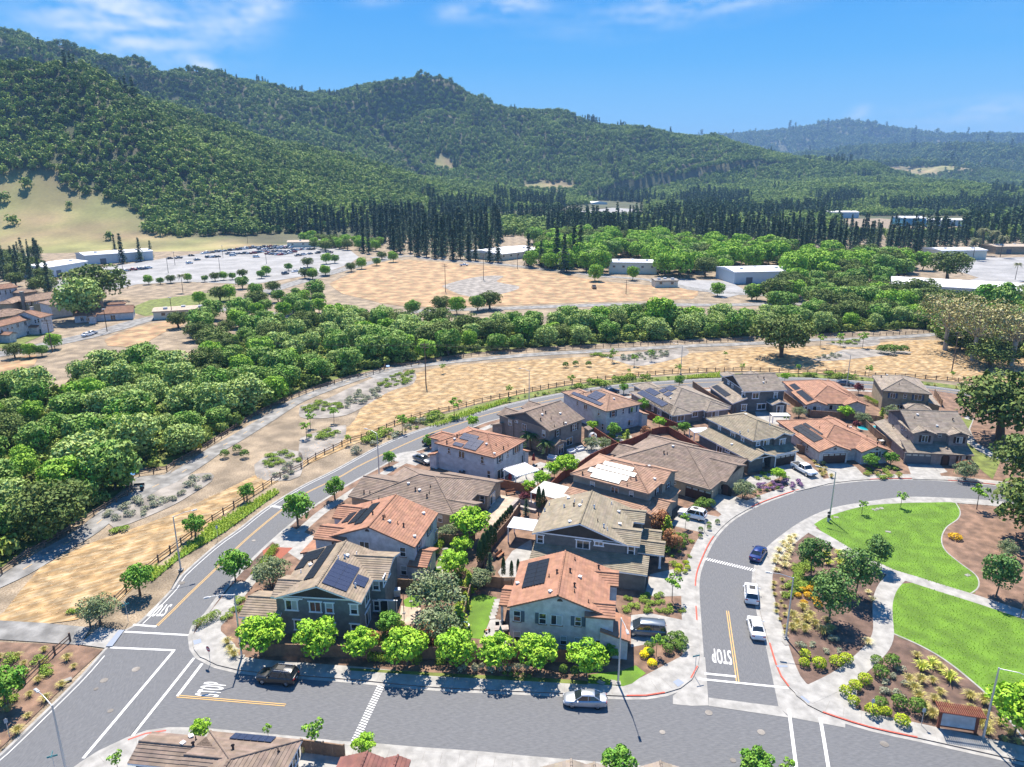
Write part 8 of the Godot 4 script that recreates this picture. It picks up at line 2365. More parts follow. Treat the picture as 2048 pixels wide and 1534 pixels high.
	# yards
	for e in [[xyz([-9.79,5.88,-82.14]), "olive", 5.0, "large grey-green round tree behind the corner house"], [xyz([-6.67,4.68,-77.63]), "conical", 3.6, "yellow-green conical shrub at the near left of the small back lawn"], [xyz([-6.26,2.69,-83.16]), "conical", 3.6, "yellow-green conical shrub in the middle of the small back lawn's edge"], [xyz([-6.03,3.19,-87.34]), "conical", 3.6, "yellow-green conical shrub at the far left of the small back lawn"], [xyz([-4.74,3.09,-88.22]), "olive", 5.0, "pale grey olive at the far end of the small back lawn"], [xyz([-6.37,5.88,-101.35]), "street_0", 4.6, "bright green tree beside the low tan house"], [xyz([-8.35,4.08,-91.09]), "street_1", 4.6, "bright green tree over the stepping stones"], [xyz([-10.31,2.64,-101.83]), "olive", 5.0, "grey-green bush beneath the bright tree of the low tan house"], [xyz([-7.6,3.14,-97.17]), "street_2", 4.6, "yellowish green tree beside the tall cypresses"], [xyz([-10.03,3.44,-74.66]), "rusty", 3.0, "red-brown bush behind the board fence"], [xyz([-8.95,4.88,-76.22]), "olive", 5.0, "tall olive green bush beside the red-brown one"], [xyz([-15.63,3.24,-77.63]), "verge_0", 4.6, "green bush at the right wall of the corner house"], [xyz([-17.23,2.04,-75.63]), "rusty", 3.0, "faded pinkish bush behind the board fence"], [xyz([8.1,3.44,-126.25]), "street_2", 4.6, "bright tree right of the pergola"], [xyz([10.77,4.38,-127.19]), "street_0", 4.6, "tall bright tree behind the pergola yard"], [xyz([3.21,2.49,-119.51]), "street_1", 4.6, "yellow-green low tree below the pergola"], [xyz([5.51,3.24,-121.9]), "street_2", 4.6, "yellow-green tree between pergola and patio cover"], [xyz([2.23,2.14,-115.36]), "purple", 3.6, "mauve leaved shrub beside the brown bench"], [xyz([4.28,2.34,-115.56]), "purple", 3.6, "dark purple shrub by the tall cypresses"], [xyz([18.26,2.64,-152.47]), "street_0", 4.6, "yellow-green tree left of the white house with blue shutters"], [xyz([22.62,3.74,-147.66]), "verge_2", 4.6, "bright tree before the white house with blue shutters"], [xyz([25.37,2.69,-146.42]), "conical", 3.6, "yellow conical shrub before the white house with blue shutters"], [xyz([16.81,2.94,-141.07]), "olive", 5.0, "pale green tree before the white arch"], [xyz([19.97,2.39,-141.65]), "olive", 5.0, "pale green bush right of the white arch"], [xyz([29.83,2.49,-148.91]), "rusty", 3.0, "rusty red tree on the patio of the white house with blue shutters"], [xyz([33.88,2.94,-154.14]), "street_1", 4.6, "bright low tree before the low solar house"], [xyz([38.73,3.09,-150.19]), "verge_1", 4.6, "green tree between the low solar house and the columns house"], [xyz([36.28,1.89,-150.83]), "olive", 5.0, "grey bush in the yard corner of the red brown fences"], [xyz([41.8,3.54,-117.2]), "olive", 5.0, "dark green tree before the cream house"], [xyz([21.93,4.08,-85.03]), "sapling_1", 3.2, "slim light green tree at the drive of the wide grey house"], [xyz([28.58,2.89,-105.85]), "sapling_2", 3.2, "small light green tree before the white estate car's drive"], [xyz([24.72,3.29,-98.99]), "rusty", 3.0, "rusty slender bush at the right end of the wide grey house"], [xyz([17.5,2.84,-73.52]), "sapling_0", 3.2, "small lime tree in the bed of the front white house"], [xyz([11.91,2.19,-72.59]), "verge_2", 4.6, "small dark clipped tree at the front white wall"], [xyz([24.15,3.64,-105.16]), "rusty", 3.0, "brown-green bushes by the salmon house wall"], [xyz([25.11,3.59,-103.47]), "conical", 3.6, "green columnar shrub by the salmon house entrance"], [xyz([71.16,3.29,-130.87]), "verge_0", 4.6, "dark green tree before the salmon house window"], [xyz([75.89,3.14,-132.13]), "verge_1", 4.6, "dark green tree right of the salmon house"], [xyz([69.16,2.79,-161.88]), "olive", 5.0, "silvery bush at the fence of the far salmon house"], [xyz([79.59,3.54,-160.42]), "street_2", 4.6, "bright green spreading tree behind the far salmon house"], [xyz([82.09,2.99,-156.87]), "olive", 5.0, "yellow-green palm-like bush by the pool"], [xyz([88.19,3.04,-160.42]), "conical", 3.6, "yellow-green bush left of the tan house patio"], [xyz([90.83,3.29,-161.15]), "olive", 5.0, "green round bush before the tan house windows"], [xyz([78.98,2.19,-153.47]), "purple", 3.6, "magenta bush at the pool fence"], [xyz([65.22,1.74,-159.7]), "verge_2", 4.6, "green bush at the wall of the salmon house"], [xyz([62.52,1.94,-143.11]), "olive", 5.0, "small olive between the columns house and the salmon house"], [xyz([88.61,2.44,-129.13]), "rusty", 3.0, "dark red low bush at the right of the mauve house"], [xyz([86.72,3.64,-125.54]), "olive", 5.0, "pale grey-green round bush before the mauve house's right window"], [xyz([50.78,2.69,-124.85]), "street_0", 4.6, "small flat lime tree in the lavender bed"]]:
		grow(e[1], e[0][0], e[2], e[3], "", 1.15)
	grow("broom", xyz([-71.15,3.34,-150.19])[0], 2.8, "upper yellow flowering broom beside the bike path", "", 1.0, 0.0)
	grow("broom", xyz([-69.64,2.74,-141.65])[0], 2.8, "lower left yellow flowering broom beside the bike path", "", 1.2, 0.0)
	grow("broom", xyz([-67.02,2.24,-140.5])[0], 2.8, "lower right yellow flowering broom beside the bike path", "", 1.2, 0.0)
	k = 0
	for p in xyz([-4.17,5.78,-93.69,-3.7,5.43,-95.4,-3.2,4.78,-98.07,-4.65,5.18,-92.72,-2.67,3.49,-99.61]):
		grow("cypress", p, 5.0, "tall dark cypress in the tight row by the long brown fence, %s" % ["nearest but one", "middle", "fourth from the near end", "nearest", "farthest"][k], "dark cypresses by the long brown fence", 1.15); k += 1
	for p in xyz([-1.22,4.08,-89.77,-0.07,3.64,-89.51,0.87,3.39,-90.42]):
		grow("cypress", p, 5.0, "slim cypress on the pale patio of the wide grey house, %s" % ["left", "middle", "right"][k - 5], "slim cypresses on the pale patio", 0.9); k += 1
	for p in xyz([4.55,5.53,-110.52,5.39,4.28,-112.22,6.9,1.64,-116.17,7.47,1.4,-116.79,8.28,1.49,-116.79]):
		grow("cypress", p, 5.0, "dark cypress by the beige patio cover, %s" % ["tallest, at the left", "second tallest", "left of the short three", "middle of the short three", "right of the short three"][k - 8], "dark cypresses by the beige patio cover", 0.9); k += 1
	for q in even(xz([-2.71,-103.87,-0.17,-110.32]), 7):
		plant(kinds["cypress"], v3(q, 0.12), Vector3(0.9, 0.42, 0.9), "clipped dark topiary in the row on the timber planter", "topiaries along the timber planter")
	grow("fir_0", xyz([-3.2,3.93,-91.36])[0], 18.0, "small blue-green conifer by the pale patio", "", 1.2)
	grow("fir_1", xyz([2.4,3.19,-110.52])[0], 18.0, "small pale conifer standing in the timber planter", "", 1.3)
	for e in [[xyz([3.94,3.98,-141.36]), "palm left of the taupe house's side window"], [xyz([7.2,3.44,-137.98]), "palm at the corner of the taupe house"], [xyz([0.45,2.24,-148.6]), "palm at the far end of the taupe house wall"]]:
		grow("palm", e[0][0], 3.9, e[1], "palms at the taupe house")
	# hedges and clipped shrubs
	var b := Build.new()
	for e in [[xz([-17.14,-72.6,-13.47,-72.28]), 1.0], [xz([-11.78,-72.12,-10.93,-71.96]), 1.0], [xz([-8.83,-71.8,-8.09,-71.65]), 1.1], [xz([-40.67,-78.84,-38.79,-81.51]), 1.0], [xz([-37.22,-90.76,-36.88,-99.23]), 0.95], [xz([91.79,-176.07,92.44,-170.22]), 1.3], [xz([-12,-96.74,-11.07,-101.03]), 1.0]]:
		b = Build.new()
		var a: Vector2 = e[0][0]
		var c: Vector2 = e[0][1]
		var n := int(a.distance_to(c) / 0.5) + 1
		for j in n:
			ball(b, Vector3(a.distance_to(c) * (j + 0.5) / n, e[1] * 0.5, 0) , Vector3(0.5, e[1] * 0.55, 0.75), 220, 0.13, Color(0.11, 0.18, 0.02), 0.2, -0.3)
		var o := thing("hedge", "clipped green hedge %s" % ["under the third kerbside tree", "under the fourth kerbside tree", "left of the fifth kerbside tree", "at the corner by the stop sign", "in the strip by the corner house drive", "beside the tan house yard", "at the wall by the stepping stones"][k - 13], "hedge", v3(a, 0.12), bearing(a, c), "clipped hedges")
		put(b.mesh(), mat("leaves"), "foliage", o); k += 1
	for q in even(xz([-5.64,-70.57,-3.3,-70.72,-0.53,-70.72,1.62,-70.57]), 8):
		plant(kinds["grey_1"], v3(q, 0.12), Vector3(0.75, 1.25, 0.75), "round grey-green ball shrub below the orange brown fence", "grey-green ball shrubs below the orange brown fence")
	for q in even(xz([-0.83,-69.96,2,-69.51]), 5):
		plant(kinds["ball_0"], v3(q, 0.12), Vector3(0.6, 0.55, 0.6), "small green ball on the bark below the grey-green shrubs", "small green balls on the bark")
	for q in even(xz([6,-70.26,7.3,-69.96]), 2):
		plant(kinds["ball_1"], v3(q, 0.12), Vector3(1.1, 1.3, 1.1), "dark round shrub under the last kerbside tree", "dark round shrubs under the last kerbside tree")
	for e in [[xz([19.15,-75.63,20.11,-76.32,20.97,-76.52,20.27,-75.04,21.27,-75.63,20.71,-74.27,19.08,-74.08]), "ball", 1.3, "round green shrub in the cluster right of the front house drive", "round green shrubs by the front house drive"], [xz([16.8,-74.66,16.77,-73.52]), "ball", 1.2, "olive round shrub at the left of the bed by the front house drive", "olive round shrubs by the front house drive"], [xz([24.15,-99.61,25.28,-100.87,25.85,-100.24,25.25,-101.83,26.6,-102.16,27.25,-101.51,25.34,-98.99,23.69,-97.77,26.57,-99.92]), "ball", 1.5, "flat clipped shrub in the cloud bed by the wide grey house", "flat clipped shrubs of the cloud bed"], [xz([32.8,-113.38,33.8,-113.19,34.84,-113.77,33.77,-114.76,31.94,-112.03]), "ball", 1.6, "flat clipped shrub beside the cream house drive", "flat clipped shrubs by the cream house drive"]]:
		for q in e[0]:
			var s: float = e[2] * rng.randf_range(0.85, 1.1)
			plant(kinds["%s_%d" % [e[1], k % 3]], v3(q, 0.12), Vector3(s * 1.1, s, s * 1.1), e[3], e[4]); k += 1
	for e in [[Vector2(16.6, -73.89), "upper left"], [Vector2(15.99, -73.24), "small left"], [Vector2(16.67, -71.68), "lower"]]:
		plant(kinds["yellow"], v3(e[0], 0.12), Vector3(1.2, 1.1, 1.2), "bright yellow clipped shrub by the front house drive, %s of three" % e[1], "bright yellow clipped shrubs")
	bed(xz([15.15,-86,20.14,-86.85,20.93,-86,22.73,-84.34,22.88,-81.94,20.18,-82.33,15.14,-82.73]), 1.35, "low", 0.5, 0.9, "low green shrub in the bed between two drives of the front houses", "shrubs between the front drives")
	bed(xz([23.93,-97.47,29.12,-102.98,29.28,-101.35,26.31,-94.54,23.39,-93.13]), 1.5, "low", 0.45, 0.9, "low shrub in the bed before the wide grey house", "shrubs before the wide grey house")
	bed(xz([23.91,-93.83,26.09,-94.54,26.09,-92.03,23.97,-91.76]), 1.1, "lime", 0.8, 1.2, "lime green clipped shrub by the pavement of the wide grey house", "lime shrubs before the wide grey house")
	bed(xz([30.56,-105.5,32.77,-107.6,35.27,-109.05,32.35,-102.98,29.72,-100.55]), 1.6, "ball", 0.6, 1.0, "small round shrub beside the white estate car's drive", "small round shrubs by the white car's drive")
	bed(xz([44.32,-119.94,49.01,-122.8,51.58,-122.13,47.17,-118.87,43.74,-116.79]), 1.4, "ball", 0.5, 0.9, "small green shrub on the bark of the bend", "small shrubs on the bark of the bend")
	bed(xz([46,-122.8,50.75,-123.7,55.48,-123.7,54.48,-122.13,49.62,-120.59,46.16,-119.94]), 1.15, "lavender", 1.0, 1.4, "purple lavender clump at the pavement of the bend", "purple lavender clumps", 0.12, 0)
	bed(xz([46.42,-127.91,52.72,-129.13,53.78,-126.72,47.19,-124.39]), 1.7, "low", 0.5, 0.9, "low shrub before the house with porch columns", "shrubs before the columns house")
	bed(xz([61.17,-134.21,62.66,-132.91,62,-126.72,59.85,-125.08,59.6,-129.13]), 1.4, "tuft", 0.9, 1.3, "grass clump between the white pickup and the salmon house drive", "grass clumps beside the white pickup")
	bed(xz([68.54,-130.37,74.26,-132.91,77.3,-129.13,76.61,-126.01,69.39,-126.01]), 1.8, "low", 0.7, 1.2, "green shrub in front of the salmon roofed house", "shrubs in front of the salmon roofed house")
	bed(xz([68.37,-127.91,73,-128.4,76.38,-126.48,69.64,-125.54]), 1.5, "tuft", 0.7, 1.1, "grass clump at the pavement of the salmon roofed house", "grass clumps at the pavement of the salmon house")
	bed(xz([28.6,-134.21,32.27,-139.65,33.67,-138.81,29.87,-132.91]), 1.4, "low", 0.5, 0.8, "shrub behind the cream house fence", "shrubs behind the cream house fence")
	bed(xz([19.81,-150.19,26.67,-150.83,26.19,-146.42,20.33,-141.07,18.54,-144]), 2.0, "low", 0.7, 1.3, "green bush in the yard of the white house with blue shutters", "bushes in the yard of the white house with blue shutters")
	bed(xz([-16.78,-81.36,-14.71,-80.81,-13.93,-75.63,-16.24,-74.66]), 1.8, "low", 0.8, 1.4, "green bush beside the right wall of the corner house", "bushes beside the corner house")
	bed(xz([-9.18,-93.13,-6.51,-91.76,-7.24,-81.91,-8.8,-80.81]), 2.0, "low", 0.8, 1.5, "green bush along the long brown fence", "bushes along the long brown fence")
	bed(xz([-37.06,-75.63,-34.82,-76.62,-32.61,-72.96,-34.36,-72.96]), 1.3, "tuft", 1.0, 1.5, "tall grass clump at the corner house pavement", "grass clumps at the corner house")
	bed(xz([-38.01,-81.25,-37.76,-85.39,-36.09,-83.62,-36.51,-80.26]), 1.5, "low", 0.6, 1.0, "low shrub at the porch of the corner house", "shrubs at the porch of the corner house")
	# park beds
	bed(xz([42.19,-99.82,46.24,-104.14,41.27,-94.16,38.25,-92.04,38.85,-94.16]), 1.15, "pale", 0.9, 1.3, "pale feathery grass clump at the curb side of the park bed", "pale grass clumps in the park bed")
	bed(xz([37.39,-90.01,39.17,-90.01,34.46,-76.88,34.72,-79.24,35.22,-83.45]), 1.0, "tuft", 0.5, 0.8, "straw coloured low clump along the pavement of the park bed", "straw clumps in the park bed")
	bed(xz([40.29,-91.53,44.99,-96.35,43.01,-90.01,41.14,-88.05,38.81,-86.16,37.68,-85.24]), 1.1, "low", 0.8, 1.1, "dense green low shrub in the middle of the park bed", "green low shrubs in the park bed")
	bed(xz([40.06,-88.05,43.15,-89.02,41.64,-83.45,40,-82.58,38.64,-84.34]), 1.1, "amber", 1.0, 1.35, "amber yellow ball shrub in the park bed", "amber ball shrubs in the park bed", 0.12, 0)
	bed(xz([37.53,-83.45,40.18,-83.01,41.46,-80.05,40.51,-77.27,37.37,-77.27,35.74,-78.05]), 1.3, "tuft", 1.1, 1.5, "tall reddish-olive grass clump in the park bed", "tall grass clumps in the park bed")
	bed(xz([35.49,-76.12,38.26,-76.5,41.2,-76.12,40.84,-74.27,37.13,-73.2,35.25,-74.27]), 1.5, "grey", 0.6, 0.95, "silver-blue low clump in the lower park bed", "silver clumps in the lower park bed")
	bed(xz([33.98,-74.64,35.75,-73.2,38.98,-72.15,42.07,-73.91,39.27,-70.79,36.39,-69.79,33.83,-71.8]), 1.5, "lime", 1.2, 1.8, "lime green mound in the lower park bed", "lime mounds in the lower park bed")
	bed(xz([47.55,-96.92,50.42,-97.49,49.23,-94.16,46.5,-93.09]), 1.6, "flax", 0.9, 1.2, "spiky yellow-green plant among the dark park trees", "spiky plants among the dark park trees")
	bed(xz([49.47,-88.05,50.75,-87.09,49.26,-84.34,48.4,-85.24]), 1.6, "pale", 0.7, 1.0, "pale grass clump beside the curved park path", "pale clumps beside the curved park path")
	bed(xz([43.76,-76.5,45.57,-77.27,44.41,-75.37,43.29,-75]), 1.3, "pale", 0.9, 1.2, "pale grass clump at the lower curve of the park path", "pale clumps at the lower curve")
	bed(xz([37.74,-67.87,41.04,-69.79,40.19,-67.56,37.71,-65.44,40.49,-64.28,42.95,-62.32,42.45,-61.78,39.58,-62.87,37,-65.74]), 1.3, "lime", 1.2, 1.7, "lime green mound in the bed below the curved path", "lime mounds below the curved path")
	bed(xz([42.91,-71.8,45.76,-72.5,43.59,-69.14,41.83,-69.14]), 1.4, "ball", 1.4, 1.9, "green mound at the top of the bed below the curved path", "green mounds below the curved path")
	bed(xz([40.11,-66.94,42.93,-69.14,45.95,-71.12,44.95,-67.56,43.49,-66.04,42.1,-66.64]), 1.5, "grey", 0.7, 1.0, "silver-blue clump in the bed below the curved path", "silver clumps below the curved path")
	bed(xz([40.38,-65.74,43.97,-65.74,44.17,-63.43,42.26,-63.71,40.22,-64.57]), 1.7, "ball", 1.5, 2.0, "dark green mound behind the pavement of the lower bed", "dark mounds of the lower bed")
	bed(xz([47.9,-71.8,49.71,-71.8,51.1,-68.82,49.48,-67.56,48.36,-69.79]), 1.5, "flax", 1.0, 1.3, "large spiky yellow-green plant below the big lawn", "spiky plants below the big lawn")
	bed(xz([48.07,-74.27,50.44,-73.91,51.38,-70.79,50.1,-70.12,48.27,-72.5]), 1.4, "tuft", 0.9, 1.2, "brownish grass clump at the edge of the big lawn", "brownish clumps at the edge of the big lawn")
	bed(xz([45.92,-69.79,48.18,-69.47,48.51,-66.64,48.28,-63.43,45.22,-62.05,44.74,-63.71,44.95,-67.56]), 1.25, "tuft", 1.1, 1.5, "tall olive and red grass clump left of the map shelter", "tall grass clumps left of the map shelter")
	bed(xz([50.37,-67.25,52.36,-66.64,51.74,-63.71,49.69,-61.78,49.33,-63.15]), 1.25, "tuft", 1.1, 1.5, "tall olive grass clump behind the map shelter", "tall grass clumps behind the map shelter")
	bed(xz([49.63,-62.32,52.2,-63.15,52.29,-59.42,50.42,-58.67,48.85,-60.45]), 1.2, "tuft", 0.8, 1.2, "golden grass clump right of the map shelter", "golden clumps right of the map shelter")
	# verge and dry field
	var vi := main_left.slice(60)
	k = 0
	for q in resample(offset(vi, -1.5), 1.7):
		if k < 260 and rng.randf() < 0.8:
			plant(kinds[["tuft_%d", "ball_%d", "low_%d"][k % 3] % (k % 3)], v3(q + Vector2(rng.randf_range(-0.4, 0.4), rng.randf_range(-0.5, 0.5)), 0.0), Vector3.ONE * rng.randf_range(0.6, 1.0), ["straw grass clump in the row along the verge of the main road", "small round shrub in the row along the verge of the main road", "low green shrub in the row along the verge of the main road"][k % 3], "small plants along the verge of the main road")
		k += 1
	bed(xz([-35.22,-139.65,-29.44,-148.6,-20.79,-160.42,-17.39,-162.25,-25.12,-149.55,-33.56,-136.88]), 3.2, "grey", 1.3, 2.0, "silver-grey bush between the rail fence and the main road", "silver-grey bushes on the verge", 0.0)
	for p in xz([-31.09,-146.73,-30.33,-148.6,-28.93,-150.83,-23.85,-158.28,-19.6,-160.42,-18.39,-162.62,23.27,-191.01,25.25,-190.01,18.7,-187.09,30.72,-194.04,34.18,-196.11,38.39,-197.16,86.88,-199.3,94.68,-197.16,97.81,-197.69,93.2,-200.4,107.52,-194.04]):
		plant(kinds["low_%d" % (k % 3)], v3(p, 0.0), Vector3(2.3, 2.4, 2.3) * rng.randf_range(0.8, 1.1), "broad green bush on the verge between rail fence and main road", "broad green bushes on the verge"); k += 1
	for e in [[xz([-69.45,-109.64,-68.5,-115.28,-65.22,-119.32,-62.15,-116.6,-62.83,-110.85,-65.19,-107.86]), "grey"], [xz([-61.26,-115.93,-61.35,-120.02,-61.18,-126.65,-58.67,-128.21,-58.03,-125.12,-58.95,-120.02]), "grey"], [xz([-66.44,-106.14,-63.8,-107.28,-62.63,-105.02,-65,-104.46]), "low"], [xz([-51.72,-133.96,-49.43,-139.26,-44.97,-139.26,-43.69,-134.82,-49.28,-130.62]), "low"], [xz([-47.46,-129.01,-44.51,-133.11,-42.28,-126.65,-45.57,-125.12]), "grey"], [xz([-52.77,-167.74,-50.46,-174.37,-43.84,-173.01,-42.51,-169.03,-48.04,-165.21]), "low"], [xz([-42.81,-170.34,-42.2,-182.99,-36.6,-186.03,-34.65,-180.03,-37.59,-173.01,-41.29,-169.03]), "grey"], [xz([-37.17,-189.17,-34.5,-201,-29.5,-202.8,-28.56,-192.42,-33.16,-186.81]), "low"], [xz([-45.74,-148.28,-41.48,-154.66,-39.09,-152.48,-41.23,-146.26]), "low"], [xz([34.1,-220.9,41.2,-226.4,51.9,-230.2,51.2,-222.7,42.3,-217.4,34.5,-217.4]), "grey"], [xz([27.7,-226.4,33.1,-222.7,31.4,-220,25.7,-223.6]), "low"], [xz([96.9,-220.6,104.8,-225.5,107.3,-223,101.7,-218.3]), "grey"], [xz([111,-242.7,121.9,-245.6,118,-238.5]), "low"], [xz([-59.53,-82.14,-55.69,-83.62,-53.11,-81.36,-57.54,-81.02]), "low"]]:
		bed(e[0], 1.9, e[1], 0.9, 1.5, "%s in a gravel bed of the dry field, %s" % [{"grey": "silvery low bush", "low": "bright green spreading bush"}[e[1]], sector(e[0][0])], "low bushes in the gravel beds of the dry field", 0.0)
	bed(xz([-63.01,-74.66,-55.01,-74.66,-50.08,-71.42,-50.8,-66.77,-51.34,-60.82,-53.23,-56.27,-60.34,-65.97]), 1.9, "tuft", 0.8, 1.2, "dry grass clump on the lower left bark ground", "grass clumps on the lower left bark ground", 0.0)
	bed(xz([-62.35,-73.71,-56.85,-74.66,-54.05,-69.24,-55.41,-63.68]), 2.6, "low", 0.7, 1.2, "green bush behind the lower left rail fence", "bushes behind the lower left rail fence", 0.0)
	k = 0
	for p in xyz([-46.72,3.79,-155.15,-45.74,3.98,-148.28,-42.11,4.08,-158.63,-20.42,2.89,-202.58,-13.88,5.08,-162.25,-24.9,4.43,-151.81,-0.79,3.19,-179.26,16.48,3.59,-188.54,34.28,1.99,-200.38,31.51,4.33,-215.52,37.44,3.93,-210.64,43.81,3.88,-216.77,48.64,3.34,-200.38,68.25,2.89,-203.14,84.87,2.59,-203.14,103.68,3.44,-198.76,104.71,4.68,-235.11,112.49,4.73,-237.33,119.16,5.38,-235.11,68.05,2.44,-219.96,-35.56,2.54,-144,126.39,2.39,-196.11,109.92,3.84,-164.12]):
		grow("sapling_%d" % (k % 3), p, 3.2, "thin young tree in the dry field, %s" % ["by the left gravel bed", "at the rail fence", "by the bike path", "right of the oak"][(k * 5) % 4], "young trees in the dry field", 1.3, 0.0); k += 1
	for p in xyz([121.72,2.69,-227.3,123.33,3.34,-225.93,126.69,2.54,-227.99,128.8,2.69,-227.3]):
		grow("ball_1", p, 0.9, "round green bush in the row of four in the dry field, %s" % ["far left", "centre left", "centre right", "far right"][k - 23], "row of four round bushes", 1.25, 0.0); k += 1
	for p in xz([16.3,-208.9,19.5,-210.6,23.4,-210,-57.9,-139.65,-59.46,-136.88,-55.32,-136.88]):
		plant(kinds["ball_2"], v3(p, 0.0), Vector3(2.0, 2.0, 2.0), "single round bush in the open dry field", "single bushes in the open dry field")
	# rough tall grass along the verge, beyond counting
	var where := []
	for g in [xz([-56.05,-93.09,-51.73,-90.01,-50.8,-95.8,-47.07,-104.79,-42.84,-120.1,-44.16,-120.93,-50.38,-106.76,-52.05,-94.16]), xz([-18.99,-155.77,-12.04,-165.21,-0.89,-177.16,-1.3,-174.37,-11.79,-161.55,-17.1,-155.77]), xz([50.75,-198.26,61.5,-202.7,60.08,-197.53,50.24,-196.09])]:
		for q in scatter(g, 0.42):
			where.append(Transform3D(Basis(Vector3.UP, rng.randf() * TAU).scaled(Vector3.ONE * rng.randf_range(0.7, 1.3)), v3(q, 0.0)))
	many(tuft(0.45, 0.75, 22, 0.05, Color(0.16, 0.25, 0.03), Color(0.28, 0.36, 0.06))[0], mat("grass"), where, "verge_tall_grass", "bright green tall grass along the verge of the main road", "grass")
	where = []
	for g in [lawn_scatter()]:
		where = g
	many(tuft(0.16, 0.13, 9, 0.03, Color(0.09, 0.2, 0.015), Color(0.16, 0.29, 0.03))[0], mat("grass"), where, "lawn_grass", "short bright green grass blades of the park lawns", "grass")
	where = []
	for q in scatter(xz([-67.96,-82.59,-70.32,-93.83,-67.49,-100.55,-58.84,-110.9,-51.76,-124.39,-44.72,-139.65,-37.94,-156.87,-37.14,-180.59,-24.8,-207.1,-3.8,-215.5,-3.14,-177.06,-20.33,-163.74,-32.53,-147.35,-40.81,-134.21,-44.37,-126.01,-49.04,-112.03,-51.95,-101.51,-53.52,-93.13,-53.99,-83.97,-57.41,-80.81]), 0.75):
		where.append(Transform3D(Basis(Vector3.UP, rng.randf() * TAU).scaled(Vector3.ONE * rng.randf_range(0.5, 1.3)), v3(q, 0.0)))
	many(tuft(0.3, 0.1, 8, 0.03, Color(0.34, 0.24, 0.12), Color(0.4, 0.3, 0.17))[0], mat("grass"), where, "straw_stubble", "short straw stubble of the dry field", "grass")


func lawn_scatter() -> Array:
	var out := []
	for g in [xz([50.71,-107.09,54.36,-110.06,61.95,-113.68,69.27,-114.89,74.13,-115.11,78.61,-114.96,77.49,-111.99,75.29,-109.15,71.57,-106.09,68.56,-102.25,67.06,-98.64,67.07,-94.97,67.38,-91.78,66.51,-89.51,63.87,-87,60.99,-88.92,58.22,-91.32,55.79,-93.62,53.83,-96.63,52.35,-99.82]), xz([51.53,-83.45,53.81,-87.09,55.89,-89.02,57.19,-89.17,60.01,-87.24,63.32,-84.03,65.85,-81.64,67.02,-80.05,54.5,-62.05,53.61,-65.29,53.16,-69.31,52.24,-73.02,50.75,-75.75,48.78,-78.13])]:
		for q in scatter(g, 0.36):
			out.append(Transform3D(Basis(Vector3.UP, rng.randf() * TAU).scaled(Vector3.ONE * rng.randf_range(0.6, 1.2)), v3(q, 0.136)))
	return out


# ---------------------------------------------------------------- woods
var rest := {}


func sector(q: Vector2) -> String:
	var f := q.x / maxf(-q.y, 1.0)
	var words := ["at the far left edge", "at the left", "below the parking lot", "left of the power pole", "behind the power pole", "before the dirt field", "right of the dirt field", "before the pale office", "before the grey warehouse", "right of the grey warehouse", "before the long white warehouse", "at the right edge"]
	return words[clampi(int((f + 0.72) / 1.44 * 12.0), 0, 11)]


func grove(poly: Array, gap: float, pick: Array, lo: float, hi: float, what: String, group: String, skip := [], singles := 300) -> void:   # pick: [kind, its own height, words, share]
	var spots := scatter(poly, gap)
	spots.sort_custom(func(a: Vector2, b: Vector2) -> bool: return a.y > b.y)
	var count := 0
	for q in spots:
		if inside(q, skip):
			continue
		count += 1
		var r := rng.randf()
		var e: Array = pick[0]
		for c in pick:
			e = c
			r -= float(c[3])
			if r <= 0.0:
				break
		var s := rng.randf_range(lo, hi) * float(e[4] if e.size() > 4 else 1.0)
		var size := "large" if s > lerpf(lo, hi, 0.62) else ("small" if s < lerpf(lo, hi, 0.3) else "middling")
		if count > singles:
			var rk := "%s_%d" % [e[0], rng.randi() % 3]
			if not rest.has(rk):
				rest[rk] = []
			rest[rk].append(Transform3D(Basis(Vector3.UP, rng.randf() * TAU).scaled(Vector3.ONE * (s / e[1])), v3(q, -0.1)))
			continue
		plant(kinds["%s_%d" % [e[0], rng.randi() % 3]], v3(q, -0.1), Vector3(s / e[1] * rng.randf_range(0.9, 1.2), s / e[1], s / e[1] * rng.randf_range(0.9, 1.2)), "%s %s %s, %s%s" % [size, e[2], what, sector(q), ["", ", front rank", ", back rank"][0 if spots.size() < 60 else (1 if count < spots.size() / 2 else 2)]], group)


